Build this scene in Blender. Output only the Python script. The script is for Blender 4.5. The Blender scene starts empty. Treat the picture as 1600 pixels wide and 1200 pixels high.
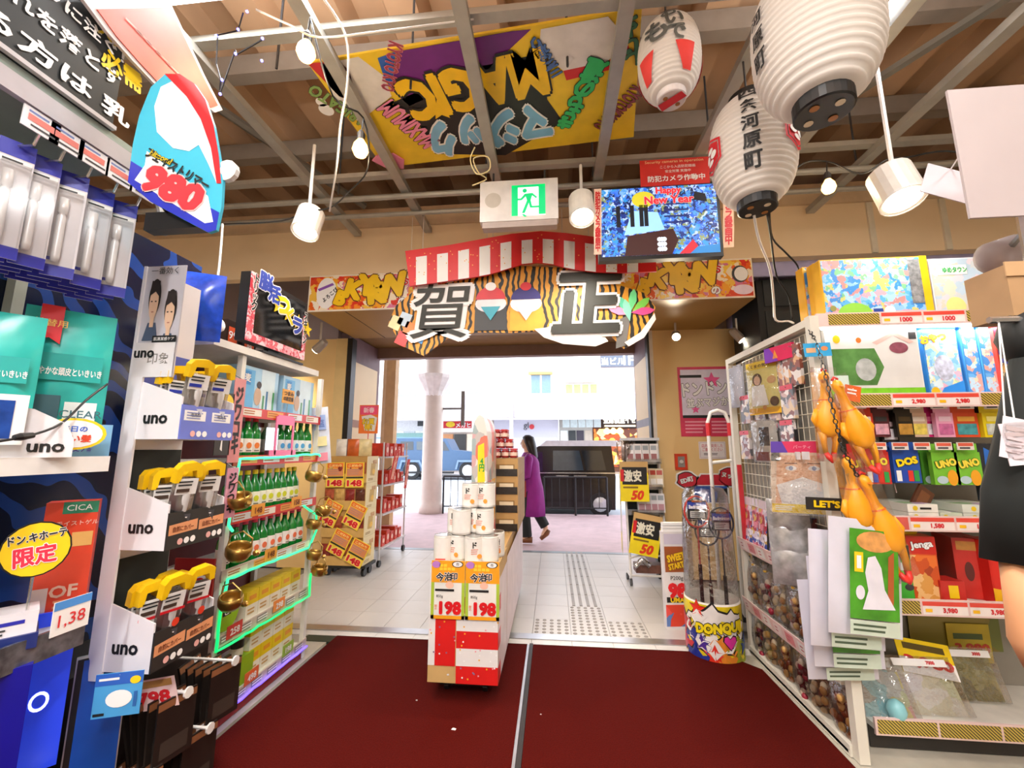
import bpy, math, random
from mathutils import Vector, Matrix
random.seed(7)
scene = bpy.context.scene
COL = scene.collection
# ---------------------------------------------------------------- camera, sky, exposure
FPX = 648.0                      # focal length in pixels of the 1600 x 1200 frame
CAMH = 1.42
YAW, PITCH = math.radians(5.53), math.radians(8.85)
cam = bpy.data.cameras.new('camera')
cam.sensor_fit = 'HORIZONTAL'; cam.sensor_width = 36.0; cam.lens = FPX / 1600 * 36.0
cam.clip_start = 0.02; cam.clip_end = 300
cam_o = bpy.data.objects.new('camera', cam); COL.objects.link(cam_o)
cam_o.location = (0, 0, CAMH); cam_o.rotation_euler = (math.pi / 2 + PITCH, 0, YAW)
scene.camera = cam_o
w = bpy.data.worlds.new('world'); scene.world = w; w.use_nodes = True
bg = w.node_tree.nodes['Background']
bg.inputs[0].default_value = (0.84, 0.9, 1.0, 1); bg.inputs[1].default_value = 4.0   # bright overcast sky
scene.view_settings.view_transform = 'Standard'
scene.view_settings.look = 'None'
scene.view_settings.gamma = 1.0
scene.view_settings.use_curve_mapping = False
scene.view_settings.exposure = 0.25
sun = bpy.data.lights.new('sun', 'SUN'); sun.energy = 1.4; sun.angle = 0.2; sun.color = (1, 0.95, 0.88)
sun_o = bpy.data.objects.new('sun', sun); COL.objects.link(sun_o)
sun_o.rotation_euler = (math.radians(38), 0, math.radians(-20))
try:
    scene.cycles.max_bounces = 7; scene.cycles.transparent_max_bounces = 14
    scene.cycles.sample_clamp_indirect = 4.0
except Exception:
    pass
# ---------------------------------------------------------------- pixel -> point helpers
_f = Vector((-math.sin(YAW) * math.cos(PITCH), math.cos(YAW) * math.cos(PITCH), math.sin(PITCH)))
_r = Vector((math.cos(YAW), math.sin(YAW), 0)); _u = _r.cross(_f); _c = Vector((0, 0, CAMH))
def ray(px, py): return _f + _r * ((px - 800) / FPX) + _u * ((600 - py) / FPX)
def PX(px, py, X): d = ray(px, py); return _c + d * (X / d.x)
def PY(px, py, Y): d = ray(px, py); return _c + d * (Y / d.y)
def PZ(px, py, Z): d = ray(px, py); return _c + d * ((Z - CAMH) / d.z)
def PD(px, py, D): return _c + ray(px, py) * D
def rectY(x0, y0, x1, y1, Y):
    xm, ym = (x0 + x1) / 2, (y0 + y1) / 2
    return PY(x0, ym, Y).x, PY(x1, ym, Y).x, PY(xm, y1, Y).z, PY(xm, y0, Y).z
def rectX(x0, y0, x1, y1, X):
    xm, ym = (x0 + x1) / 2, (y0 + y1) / 2
    a, b = PX(x0, ym, X).y, PX(x1, ym, X).y
    return min(a, b), max(a, b), PX(xm, y1, X).z, PX(xm, y0, X).z
# ---------------------------------------------------------------- materials
def lin(h):
    if isinstance(h, (tuple, list)): return tuple(h[:3])
    h = h.lstrip('#'); out = []
    for i in (0, 2, 4):
        c = int(h[i:i + 2], 16) / 255
        out.append(c / 12.92 if c <= .04045 else ((c + .055) / 1.055) ** 2.4)
    return tuple(out)
_MC = {}
def mat(col, rough=.5, metal=0, var=.10, sc=9, emit=0, bump=0, spec=.5, trans=0):
    key = (str(col), rough, metal, var, sc, emit, bump, spec, trans)
    if key in _MC: return _MC[key]
    m = bpy.data.materials.new('m_%s' % str(col)); m.use_nodes = True
    nt = m.node_tree; p = nt.nodes['Principled BSDF']; c = lin(col)
    p.inputs['Roughness'].default_value = rough; p.inputs['Metallic'].default_value = metal
    p.inputs['Specular IOR Level'].default_value = spec
    p.inputs['Transmission Weight'].default_value = trans
    p.inputs['Base Color'].default_value = (*c, 1)
    if var or bump:
        tc = nt.nodes.new('ShaderNodeTexCoord'); n = nt.nodes.new('ShaderNodeTexNoise')
        n.inputs['Scale'].default_value = sc; n.inputs['Detail'].default_value = 3
        nt.links.new(tc.outputs['Object'], n.inputs['Vector'])
        if var:
            r = nt.nodes.new('ShaderNodeValToRGB')
            r.color_ramp.elements[0].position = .3; r.color_ramp.elements[1].position = .7
            r.color_ramp.elements[0].color = (*[x * (1 - var) for x in c], 1)
            r.color_ramp.elements[1].color = (*[min(1, x * (1 + var * .6)) for x in c], 1)
            nt.links.new(n.outputs['Fac'], r.inputs[0]); nt.links.new(r.outputs[0], p.inputs['Base Color'])
        if bump:
            b = nt.nodes.new('ShaderNodeBump'); b.inputs['Strength'].default_value = bump; b.inputs['Distance'].default_value = .01
            nt.links.new(n.outputs['Fac'], b.inputs['Height']); nt.links.new(b.outputs[0], p.inputs['Normal'])
    if emit:
        p.inputs['Emission Color'].default_value = (*c, 1); p.inputs['Emission Strength'].default_value = emit
    _MC[key] = m
    return m
_AC = {}
def art(pal, sc=14, seed=0, rough=.35, warp=.4, emit=0, aniso=(1, 1, 1)):
    """busy printed artwork: cells of a palette, warped by noise"""
    key = (tuple(pal), sc, seed, rough, warp, emit, aniso)
    if key in _AC: return _AC[key]
    m = bpy.data.materials.new('print_art'); m.use_nodes = True
    nt = m.node_tree; p = nt.nodes['Principled BSDF']; p.inputs['Roughness'].default_value = rough
    tc = nt.nodes.new('ShaderNodeTexCoord'); mp = nt.nodes.new('ShaderNodeMapping')
    mp.inputs['Location'].default_value = (seed * 3.7, seed * 1.3, seed * 2.1); mp.inputs['Scale'].default_value = aniso
    nz = nt.nodes.new('ShaderNodeTexNoise'); nz.inputs['Scale'].default_value = sc * .6; nz.inputs['Detail'].default_value = 4
    ad = nt.nodes.new('ShaderNodeMix'); ad.data_type = 'VECTOR'; ad.inputs[0].default_value = warp * .25
    vo = nt.nodes.new('ShaderNodeTexVoronoi'); vo.inputs['Scale'].default_value = sc
    sep = nt.nodes.new('ShaderNodeSeparateColor')
    rp = nt.nodes.new('ShaderNodeValToRGB'); rp.color_ramp.interpolation = 'CONSTANT'
    e = rp.color_ramp.elements
    while len(e) < len(pal): e.new(.5)
    for i, c in enumerate(pal):
        e[i].position = i / len(pal); e[i].color = (*lin(c), 1)
    L = nt.links.new
    L(tc.outputs['Object'], mp.inputs[0]); L(mp.outputs[0], nz.inputs['Vector'])
    L(mp.outputs[0], ad.inputs[4]); L(nz.outputs['Color'], ad.inputs[5]); L(ad.outputs[1], vo.inputs['Vector'])
    L(vo.outputs['Color'], sep.inputs[0]); L(sep.outputs[0], rp.inputs[0]); L(rp.outputs[0], p.inputs['Base Color'])
    if emit:
        L(rp.outputs[0], p.inputs['Emission Color']); p.inputs['Emission Strength'].default_value = emit
    _AC[key] = m
    return m
def clear(name='clear_plastic', tint='#ffffff', fac=.16, rough=.12, bump=0):
    key = ('clear', tint, fac, rough, bump)
    if key in _MC: return _MC[key]
    m = bpy.data.materials.new(name); m.use_nodes = True
    nt = m.node_tree; nt.nodes.clear()
    o = nt.nodes.new('ShaderNodeOutputMaterial'); t = nt.nodes.new('ShaderNodeBsdfTransparent'); g = nt.nodes.new('ShaderNodeBsdfGlossy')
    t.inputs[0].default_value = (*lin(tint), 1); g.inputs['Roughness'].default_value = rough
    fr = nt.nodes.new('ShaderNodeLayerWeight'); fr.inputs[0].default_value = .35
    ml = nt.nodes.new('ShaderNodeMath'); ml.operation = 'MULTIPLY_ADD'; ml.inputs[1].default_value = .6; ml.inputs[2].default_value = fac; ml.use_clamp = True
    x = nt.nodes.new('ShaderNodeMixShader'); L = nt.links.new
    L(fr.outputs['Fresnel'], ml.inputs[0]); L(ml.outputs[0], x.inputs[0]); L(t.outputs[0], x.inputs[1]); L(g.outputs[0], x.inputs[2]); L(x.outputs[0], o.inputs[0])
    if bump:
        tc = nt.nodes.new('ShaderNodeTexCoord'); n = nt.nodes.new('ShaderNodeTexNoise'); n.inputs['Scale'].default_value = 16; n.inputs['Detail'].default_value = 3
        b = nt.nodes.new('ShaderNodeBump'); b.inputs['Strength'].default_value = bump; b.inputs['Distance'].default_value = .02
        L(tc.outputs['Object'], n.inputs['Vector']); L(n.outputs['Fac'], b.inputs['Height']); L(b.outputs[0], g.inputs['Normal'])
    _MC[key] = m
    return m
def wavy(c1, c2, sc=6, rough=.5, dist=6, horiz='X', pos=.5):
    """two-colour distorted bands (tiger stripe, foil)"""
    key = ('wavy', c1, c2, sc, rough, dist, horiz, pos)
    if key in _MC: return _MC[key]
    m = bpy.data.materials.new('bands'); m.use_nodes = True
    nt = m.node_tree; p = nt.nodes['Principled BSDF']; p.inputs['Roughness'].default_value = rough
    tc = nt.nodes.new('ShaderNodeTexCoord'); wv = nt.nodes.new('ShaderNodeTexWave'); wv.bands_direction = horiz
    wv.inputs['Scale'].default_value = sc; wv.inputs['Distortion'].default_value = dist; wv.inputs['Detail'].default_value = 2
    rp = nt.nodes.new('ShaderNodeValToRGB'); rp.color_ramp.interpolation = 'CONSTANT'
    rp.color_ramp.elements[0].color = (*lin(c1), 1); rp.color_ramp.elements[1].position = pos; rp.color_ramp.elements[1].color = (*lin(c2), 1)
    L = nt.links.new; L(tc.outputs['Object'], wv.inputs[0]); L(wv.outputs['Fac'], rp.inputs[0]); L(rp.outputs[0], p.inputs['Base Color'])
    _MC[key] = m
    return m
WHITE = mat('#eeeae6', .45); OFFW = mat('#d9d4c8', .5); BLACK = mat('#141414', .4); DGREY = mat('#3a3a3c', .5)
RED = mat('#d3202a', .4); YEL = mat('#f3cf1a', .4); GOLDY = mat('#f0b81c', .4); INK = mat('#191919', .5, var=0)
PAPER = mat('#f4f1ee', .6, var=.03); STEEL = mat('#9a9a98', .35, .7); GALV = mat('#a7a49c', .5, .35); CHROME = mat('#d8d8d8', .2, .9)
CLEAR = clear(); BAG = clear(fac=.12, rough=.08, bump=.9)
# ---------------------------------------------------------------- mesh building
class MB:
    def __init__(s): s.v = []; s.f = []; s.m = []
    def add(s, vs, fs, mi=0, M=None):
        o = len(s.v)
        s.v += [tuple(M @ Vector(p)) for p in vs] if M else [tuple(p) for p in vs]
        s.f += [tuple(i + o for i in q) for q in fs]; s.m += [mi] * len(fs)
        return s
    def box(s, x0, x1, y0, y1, z0, z1, mi=0, M=None):
        return s.add([(x0, y0, z0), (x1, y0, z0), (x1, y1, z0), (x0, y1, z0), (x0, y0, z1), (x1, y0, z1), (x1, y1, z1), (x0, y1, z1)],
                     [(3, 2, 1, 0), (4, 5, 6, 7), (0, 1, 5, 4), (1, 2, 6, 5), (2, 3, 7, 6), (3, 0, 4, 7)], mi, M)
    def prism(s, poly, d, M=None, mi=0, mside=None):
        n = len(poly); mside = mi if mside is None else mside
        vs = [(x, y, 0) for x, y in poly] + [(x, y, d) for x, y in poly]
        o = len(s.f)
        s.add(vs, [tuple(range(n - 1, -1, -1)), tuple(range(n, 2 * n))], mi, M)
        k = len(s.v) - 2 * n
        for i in range(n):
            j = (i + 1) % n; s.f.append((k + i, k + j, k + n + j, k + n + i)); s.m.append(mside)
        return s
    def lathe(s, prof, seg=16, M=None, mi=0, cap=True):
        vs = []; fs = []; n = len(prof)
        for r, z in prof:
            for k in range(seg):
                a = 2 * math.pi * k / seg; vs.append((r * math.cos(a), r * math.sin(a), z))
        for i in range(n - 1):
            for k in range(seg):
                k2 = (k + 1) % seg; fs.append((i * seg + k, i * seg + k2, (i + 1) * seg + k2, (i + 1) * seg + k))
        if cap: fs.append(tuple(range(seg - 1, -1, -1))); fs.append(tuple((n - 1) * seg + k for k in range(seg)))
        return s.add(vs, fs, mi, M)
    def tube(s, pts, r, seg=6, mi=0, closed=False):
        pts = [Vector(p) for p in pts]; vs = []; fs = []; n = len(pts); pu = None
        rr = r if isinstance(r, (list, tuple)) else [r] * n
        for i, p in enumerate(pts):
            a = pts[i - 1] if (i > 0 or closed) else p; b = pts[(i + 1) % n] if (i < n - 1 or closed) else p
            t = (b - a).normalized() if (b - a).length > 1e-9 else Vector((0, 0, 1))
            if pu is None: pu = t.orthogonal().normalized()
            pu = (pu - t * pu.dot(t)); pu = pu.normalized() if pu.length > 1e-6 else t.orthogonal().normalized()
            q = t.cross(pu)
            for k in range(seg):
                a_ = 2 * math.pi * k / seg; vs.append(p + (pu * math.cos(a_) + q * math.sin(a_)) * rr[i])
        for i in range(n if closed else n - 1):
            for k in range(seg):
                k2 = (k + 1) % seg; j = (i + 1) % n
                fs.append((i * seg + k, i * seg + k2, j * seg + k2, j * seg + k))
        if not closed: fs.append(tuple(range(seg - 1, -1, -1))); fs.append(tuple((n - 1) * seg + k for k in range(seg)))
        return s.add(vs, fs, mi)
    def loft(s, rings, mi=0, cap=True):
        n = len(rings[0]); vs = [p for r in rings for p in r]; fs = []
        for i in range(len(rings) - 1):
            for k in range(n):
                k2 = (k + 1) % n; fs.append((i * n + k, i * n + k2, (i + 1) * n + k2, (i + 1) * n + k))
        if cap: fs.append(tuple(range(n - 1, -1, -1))); fs.append(tuple((len(rings) - 1) * n + k for k in range(n)))
        return s.add(vs, fs, mi)
    def pouch(s, w, h, d, M=None, mi=0, nx=6, ny=7, seed=0, rough=.004):
        """pillow bag standing on z=0, facing -y, sealed rim"""
        rnd = random.Random(seed); vs = []; fs = []
        for side in (-1, 1):
            for j in range(ny + 1):
                for i in range(nx + 1):
                    u, v = i / nx, j / ny
                    b = (math.sin(math.pi * u) * math.sin(math.pi * v)) ** .55 if 0 < i < nx and 0 < j < ny else 0
                    vs.append(((u - .5) * w, side * d / 2 * b + (rnd.uniform(-rough, rough) if b else 0) , v * h))
        N = (nx + 1) * (ny + 1)
        for sd in (0, 1):
            for j in range(ny):
                for i in range(nx):
                    a = sd * N + j * (nx + 1) + i; q = (a, a + 1, a + nx + 2, a + nx + 1); fs.append(q if sd == 0 else q[::-1])
        return s.add(vs, fs, mi, M)
    def build(s, name, mats, parent=None, smooth=False, origin=None):
        if not isinstance(mats, (list, tuple)): mats = [mats]
        vs = s.v
        if parent is not None: o = _worldloc(parent)
        elif origin is not None: o = Vector(origin)
        else:
            xs = [p[0] for p in vs]; ys = [p[1] for p in vs]; zs = [p[2] for p in vs]
            o = Vector(((min(xs) + max(xs)) / 2, (min(ys) + max(ys)) / 2, min(zs)))
        me = bpy.data.meshes.new(name)
        me.from_pydata([(p[0] - o.x, p[1] - o.y, p[2] - o.z) for p in vs], [], s.f)
        for m in mats: me.materials.append(m)
        me.polygons.foreach_set('material_index', s.m)
        if smooth: me.polygons.foreach_set('use_smooth', [True] * len(s.f))
        me.update()
        ob = bpy.data.objects.new(name, me); COL.objects.link(ob)
        if parent is not None:
            ob.parent = parent
        else: ob.location = o
        return ob
def _worldloc(o):
    v = Vector(o.location)
    while o.parent: o = o.parent; v += Vector(o.location)
    return v
def tag(o, label, cat, group=None):
    o['label'] = label; o['category'] = cat
    if group: o['group'] = group
    return o
def thing(name, label, cat, loc, group=None):
    o = bpy.data.objects.new(name, None); COL.objects.link(o); o.location = loc; o.empty_display_size = .05
    return tag(o, label, cat, group)
def struct(o): o['kind'] = 'structure'; return o
def pbox(name, m, par, *b):
    return MB().box(*b).build(name, m, par)
_kids = {}
def copy_tree(o, loc, rotz=0, label=None, rot=None, group=None, scale=None):
    c = o.copy(); COL.objects.link(c); c.location = loc
    c.rotation_euler = rot if rot else (0, 0, rotz)
    if scale: c.scale = scale
    if label: c['label'] = label
    if group: c['group'] = group
    def rec(src, dst):
        for ch in list(src.children):
            k = ch.copy(); COL.objects.link(k); k.parent = dst; rec(ch, k)
    rec(o, c)
    return c
def place(proto, state, loc, rotz=0, label=None, rot=None, scale=None):
    """first call moves the prototype itself, later calls copy it"""
    if not state.get(proto.name):
        state[proto.name] = True; proto.location = loc; proto.rotation_euler = rot if rot else (0, 0, rotz)
        if scale: proto.scale = scale
        if label: proto['label'] = label
        return proto
    return copy_tree(proto, loc, rotz, label, rot, scale=scale)
ORDW = ['first', 'second', 'third', 'fourth', 'fifth', 'sixth', 'seventh', 'eighth', 'ninth', 'tenth', 'eleventh', 'twelfth', 'thirteenth', 'fourteenth', 'fifteenth', 'sixteenth']
def frm(O, u, v):
    u = Vector(u).normalized(); v = Vector(v).normalized(); n = u.cross(v)
    M = Matrix(((u.x, v.x, n.x, O[0]), (u.y, v.y, n.y, O[1]), (u.z, v.z, n.z, O[2]), (0, 0, 0, 1)))
    return M
FR = lambda O: frm(O, (1, 0, 0), (0, 0, 1))      # a face that looks towards -Y
RT = lambda O: frm(O, (0, 1, 0), (0, 0, 1))      # a face that looks towards +X
LT = lambda O: frm(O, (0, -1, 0), (0, 0, 1))     # a face that looks towards -X
_TX = {}
def glyphs(s, bold=.02, res=2, line=1.0):
    key = (s, bold, res, line)
    if key in _TX: return _TX[key]
    c = bpy.data.curves.new('t', 'FONT'); c.body = s; c.offset = .006; c.resolution_u = res; c.align_x = 'CENTER'; c.space_line = line
    o = bpy.data.objects.new('t', c); m = bpy.data.meshes.new_from_object(o)
    v0 = [(p.co.x, p.co.y) for p in m.vertices]; f0 = [tuple(p.vertices) for p in m.polygons]; vs = list(v0); fs = list(f0)
    bpy.data.objects.remove(o); bpy.data.curves.remove(c); bpy.data.meshes.remove(m)
    if bold >= .03:                      # heavier strokes: shifted copies of the same flat glyph
        nd = 6 if bold < .1 else 10
        for k in range(nd):
            a = 2 * math.pi * k / nd; dx, dy = bold * .62 * math.cos(a), bold * .62 * math.sin(a); b0 = len(vs)
            vs += [(x + dx, y + dy, k + 1) for x, y in v0]; fs += [tuple(i + b0 for i in q) for q in f0]
    if vs:
        x0 = min(p[0] for p in vs); x1 = max(p[0] for p in vs); y0 = min(p[1] for p in vs); y1 = max(p[1] for p in vs)
        cx, cy = (x0 + x1) / 2, (y0 + y1) / 2; vs = [(p[0] - cx, p[1] - cy, p[2] if len(p) > 2 else 0) for p in vs]; ext = (x1 - x0, y1 - y0)
    else: ext = (1, 1)
    _TX[key] = (vs, fs, ext)
    return _TX[key]
class Dec:
    """flat print on a face: frame M (x right, y up, z out of the face)"""
    def __init__(s, M, lift=.0012): s.M = M; s.mb = MB(); s.mats = []; s.lift = lift
    def _mi(s, m):
        if m not in s.mats: s.mats.append(m)
        return s.mats.index(m)
    def poly(s, pts, m, layer=1):
        s.mb.add([(x, y, s.lift * layer) for x, y in pts], [tuple(range(len(pts)))], s._mi(m), s.M); return s
    def rect(s, x0, y0, x1, y1, m, layer=1): return s.poly([(x0, y0), (x1, y0), (x1, y1), (x0, y1)], m, layer)
    def ell(s, cx, cy, rx, ry, m, layer=1, n=20, a0=0, a1=360):
        return s.poly([(cx + rx * math.cos(math.radians(a0 + (a1 - a0) * k / n)), cy + ry * math.sin(math.radians(a0 + (a1 - a0) * k / n))) for k in range(n if a1 - a0 == 360 else n + 1)], m, layer)
    def star(s, cx, cy, r, m, layer=1, n=5, rin=.45, rot=90):
        return s.poly([(cx + (r if k % 2 == 0 else r * rin) * math.cos(math.radians(rot + 180 * k / n)), cy + (r if k % 2 == 0 else r * rin) * math.sin(math.radians(rot + 180 * k / n))) for k in range(2 * n)], m, layer)
    def text(s, t, cx, cy, h, m, w=None, rot=0, vert=False, bold=.02, layer=2, out=None, og=.06, res=2, shear=0):
        body = '\n'.join(t) if vert else t
        vs, fs, (ew, eh) = glyphs(body, bold, res, .82 if vert else 1.0)
        sy = h / eh; sx = w / ew if w else sy
        a = math.radians(rot); ca, sa = math.cos(a), math.sin(a)
        def T(v, lay):
            r = []
            for x, y, k in v:
                x = x * sx + shear * y * sy; y = y * sy; r.append((cx + x * ca - y * sa, cy + x * sa + y * ca, s.lift * (lay + .045 * k)))
            return r
        if out is not None:
            v2, f2, _ = glyphs(body, bold + og, res, .82 if vert else 1.0)
            s.mb.add(T(v2, layer - .5), f2, s._mi(out), s.M)
        s.mb.add(T(vs, layer), fs, s._mi(m), s.M); return s
    def lines(s, x0, y0, x1, y1, n, m, layer=2, fill=.45, seed=0):
        """small print too fine to read: thin bars"""
        r = random.Random(seed); dy = (y1 - y0) / n
        for i in range(n):
            e = x1 - (x1 - x0) * r.uniform(0, .3); s.rect(x0, y0 + dy * (i + .5 - fill / 2), e, y0 + dy * (i + .5 + fill / 2), m, layer)
        return s
    def done(s, parent, name='print'):
        return s.mb.build(name, s.mats, parent) if s.mb.v else None
# ================================================================ the room
BEIGE = mat('#e8cda6', .7, var=.06, sc=2); GOLDW = mat('#e8c486', .55, var=.08, sc=1.5); GOLDL = mat('#dfc286', .5, var=.05)
MAUVE = mat('#8d7166', .6); TILE = mat('#cfcac4', .35, var=.05, sc=4); GROUT = mat('#8b857d', .8)
BY = 3.95          # plane of the beam that carries the long banner
SOF = 2.83         # underside of that beam
# floor slab with the entrance tiles as its parts
floor = struct(MB().box(-7, 7, -4, 6.12, -.12, -.02).build('floor', GROUT, origin=(0, 0, -.12)))
tm = None
for r in range(9):
    for k in range(14):
        x = -.177 + .3 * (k - 9); y = 3.48 + .3 * r
        if x < -2.9 or (x > 1.15 and y > 4.95) or (x < -2.65 and y > 4.9): continue
        y1 = min(y + .297, 6.1)
        dots = (r == 0 and k in (9, 10, 11)) or (r == 1 and k == 10); bars = k == 10 and r >= 2
        if not (dots or bars) and y1 == y + .297 and tm is not None:
            o = bpy.data.objects.new('tile', tm); COL.objects.link(o); o.parent = floor
            o.location = (x, y, .12); continue
        b = MB().box(x, x + .297, y, y1, -.02, 0)
        if dots:
            for i in range(5):
                for j in range(5):
                    b.lathe([(.017, 0), (.013, .005)], 8, Matrix.Translation((x + .03 + i * .059, y + .03 + j * .059, 0)), 1)
        if bars:
            for i in range(4): b.box(x + .035 + i * .066, x + .062 + i * .066, y + .008, y1 - .008, 0, .005, 1)
        if not (dots or bars) and tm is None:
            o = MB().box(0, .297, 0, .297, -.02, 0).build('tile', TILE, floor, False); tm = o.data
            # mesh lives around the tile corner, slab origin is (0,0,-.12)
            for vtx in tm.vertices: vtx.co.z -= .12
            o.location = (x, y, .12)
        else: b.build('tile', [TILE, mat('#9a938b', .5)], floor)
pbox('threshold_nosing', mat('#b9b9bb', .3, .8), floor, -2.9, 1.9, 3.385, 3.475, -.02, .004)
for k in range(15):
    pbox('edge_tile', mat('#e2dfda', .35), floor, -2.877 + .3 * k, -2.88 + .3 * (k + 1), 3.3, 3.383, -.02, -.002)
pbox('outer_threshold', mat('#8f979b', .35, .6), floor, -2.7, 1.3, 6.02, 6.12, -.02, .004)
pbox('floor_gutter', mat('#23362a', .5), floor, -1.9, -1.6, 3.2, 3.3, -.02, -.001)
# grey-white store floor under fixtures
for a, b_ in ((-7, -1.7), (1.0, 7)):
    pbox('store_floor_sheet', mat('#b9b2a2', .5), floor, a, b_, -4, 3.29, -.02, -.004)
# red mats
CARPET = mat('#4d0a04', .95, var=.22, sc=160, bump=.5, spec=.1)
cl = MB()
cl.prism([(-1.68, -1.5), (-.205, -1.5), (-.205, 3.285), (-1.66, 3.285)], .012, Matrix.Translation((0, 0, -.004)))
tag(cl.build('entrance_mat', CARPET), 'dark red pile entrance mat on the left of the rubber strip, under the striped display', 'mat')
cr = MB()
cr.prism([(-.162, -1.5), (1.33, -1.5), (1.33, 3.08), (1.22, 3.2), (1.05, 3.23), (.95, 3.285), (-.162, 3.285)], .012, Matrix.Translation((0, 0, -.004)))
tag(cr.build('entrance_mat', CARPET), 'dark red pile entrance mat on the right of the rubber strip, below the toy shelves', 'mat')
s_ = thing('mat_joining_strip', 'black rubber and silver tape strip between the two red mats', 'strip', (-.185, 1.5, 0))
pbox('rubber_strip', mat('#26201f', .5), s_, -.188, -.163, -1.5, 3.29, -.004, .012)
pbox('silver_tape', mat('#b8b8bd', .3, .6), s_, -.205, -.19, -1.5, 3.27, -.004, .011)
for i, (px, py) in enumerate(((709, 1139), (651, 1094), (845, 1116))):
    q = PZ(px, py, .01); h = (.012, .005, .004)[i]
    o = MB().prism([(-h, -h * .4), (h * .8, -h * .7), (h, h * .2), (-h * .4, h * .6)], .003, Matrix.Translation((q.x, q.y, .0085))).build('paper_scrap', PAPER)
    tag(o, ['larger white paper scrap lying on the red mat in front of the striped display', 'tiny white paper scrap on the mat beside the striped display corner', 'tiny pale crumb on the red mat right of the rubber strip'][i], 'scrap')
# walls
struct(MB().box(-7.1, -7, -4, 6.1, 0, 4.6).build('wall_left', BEIGE))
struct(MB().box(7, 7.1, -4, 6.1, 0, 4.6).build('wall_right', BEIGE))
struct(MB().box(-7, 7, -4.1, -4, 0, 4.6).build('wall_back', mat('#cfc6b8', .7)))
LAV = mat('#9c8f93', .6, var=.08, sc=1.5)
wl = MB().box(-7, -2.77, 5.02, 6.1, 0, 4.6).build('wall_front_left', [LAV]); struct(wl)
pbox('gold_panel', GOLDW, wl, -3.35, -2.768, 5.0, 5.018, 0, SOF)
pbox('lit_corner_face', GOLDL, wl, -2.766, -2.615, 4.985, 5.1, 0, SOF)  # better lit corner face, its light put into a separate gold box
pbox('black_jamb', BLACK, wl, -2.613, -2.545, 4.98, 5.1, 0, SOF - .002)
wr = MB().box(1.215, 2.5, 5.0, 6.1, 0, SOF).build('wall_front_right', [GOLDW]); struct(wr)
pbox('corner_strip', mat('#e3d8cb', .5), wr, 1.172, 1.214, 4.99, 5.09, 0, SOF)
pbox('black_jamb', BLACK, wr, 1.145, 1.17, 4.98, 5.09, 0, SOF - .002)
wf = MB().box(2.5, 7, 5.02, 6.1, 0, 4.6).build('wall_front_right', [mat('#a8a3c4', .6)]); struct(wf)
# warm cream reveal panels of the doorway with frames
CREAM = mat('#efd3a2', .5, var=.05, sc=2)
for sx, nm in ((-1, 'left'), (1, 'right')):
    x0, x1 = ((-2.77, -2.64) if sx < 0 else (1.2, 1.214))
    if sx < 0: x0, x1 = -2.768, -2.655
    rv = struct(MB().box(x0, x1, 5.105, 6.1, 0, SOF + .1).build('trim_%d' % (1 if sx < 0 else 2), mat('#7d6468', .6)))
    a, b2 = (x1, x1 + .012) if sx < 0 else (x0 - .012, x0)
    pbox('cream_panel', CREAM, rv, a, b2, 5.2, 6.0, 1.8, 2.58)
    pbox('cream_panel', CREAM, rv, a, b2, 5.2, 6.0, .2, 1.7)
    pbox('panel_rail', mat('#a06a44' if sx < 0 else '#8a8388', .5), rv, a, b2 + (.006 if sx < 0 else 0), 5.18, 6.02, 1.7, 1.8)
# beam with long banner, soffit, lintel
beam = MB().box(-7, 7, BY, BY + .1, 3.225, 3.86).build('wall_beam', BEIGE); struct(beam)
pbox('beam_cornice', mat('#b08f6c', .7), beam, -7, 7, BY - .05, BY + .1, 3.862, 3.93)
pbox('beam_cornice_lip', mat('#c9ae8d', .7), beam, -7, 7, BY - .025, BY - .001, 3.74, 3.86)
for px in (1360, 1475):
    q = PY(px, 350, BY); pbox('joint_cover_strip', mat('#d8ccb5', .6), beam, q.x - .025, q.x + .025, BY - .02, BY - .0005, 3.225, 3.73)
sof = MB().box(-2.53, 1.93, BY + .002, 5.0, SOF, SOF + .08).build('ceiling_soffit', mat('#a87f3e', .5, var=.06, sc=2)); struct(sof)
pbox('soffit_joint', mat('#4a3616', .6), sof, -2.13, -2.122, BY + .01, 5.0, SOF - .003, SOF)
pbox('banner_backing', mat('#a5845a', .6), sof, -2.53, 1.93, BY + .004, BY + .06, SOF + .082, 3.224)
pbox('soffit_end', mat('#8d6d36', .6), sof, 1.9, 1.93, BY + .065, 5.0, SOF + .082, 3.3)
pbox('soffit_end', mat('#8d6d36', .6), sof, -2.53, -2.5, BY + .065, 5.0, SOF + .082, 3.3)
soo = struct(MB().box(-2.77, 1.214, 5.01, 6.1, SOF + .12, SOF + .2).build('ceiling_porch', mat('#8f6d3e', .6)))
pbox('door_track', mat('#6a5a4e', .4, .4), soo, -2.6, 1.17, 5.02, 5.1, SOF + .03, SOF + .118)
struct(MB().box(-2.77, 1.25, 6.0, 6.14, 2.785, SOF + .118).build('wall_lintel', MAUVE))
struct(MB().box(-7, 7, 6.0, 6.14, 3.04, 4.7).build('wall_facade', mat('#c9bba8', .7)))
# ceiling deck with ribs
DECK = mat('#b8926f', .75, var=.12, sc=3)
dk = MB()
prof = []
x = -7.0
while x < 7.0:
    prof += [(x, 4.62), (x + .22, 4.62), (x + .28, 4.48), (x + .5, 4.48)]; x += .56
vs = [(p[0], yy, p[1]) for yy in (-4, 6.1) for p in prof]; n = len(prof)
dk.add(vs, [(i, i + 1, n + i + 1, n + i) for i in range(n - 1)])
dk.add([(-7, -4, 4.75), (7, -4, 4.75), (7, 6.1, 4.75), (-7, 6.1, 4.75)], [(0, 1, 2, 3)])
ceil = struct(dk.build('ceiling', DECK, origin=(0, 0, 4.4)))
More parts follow.
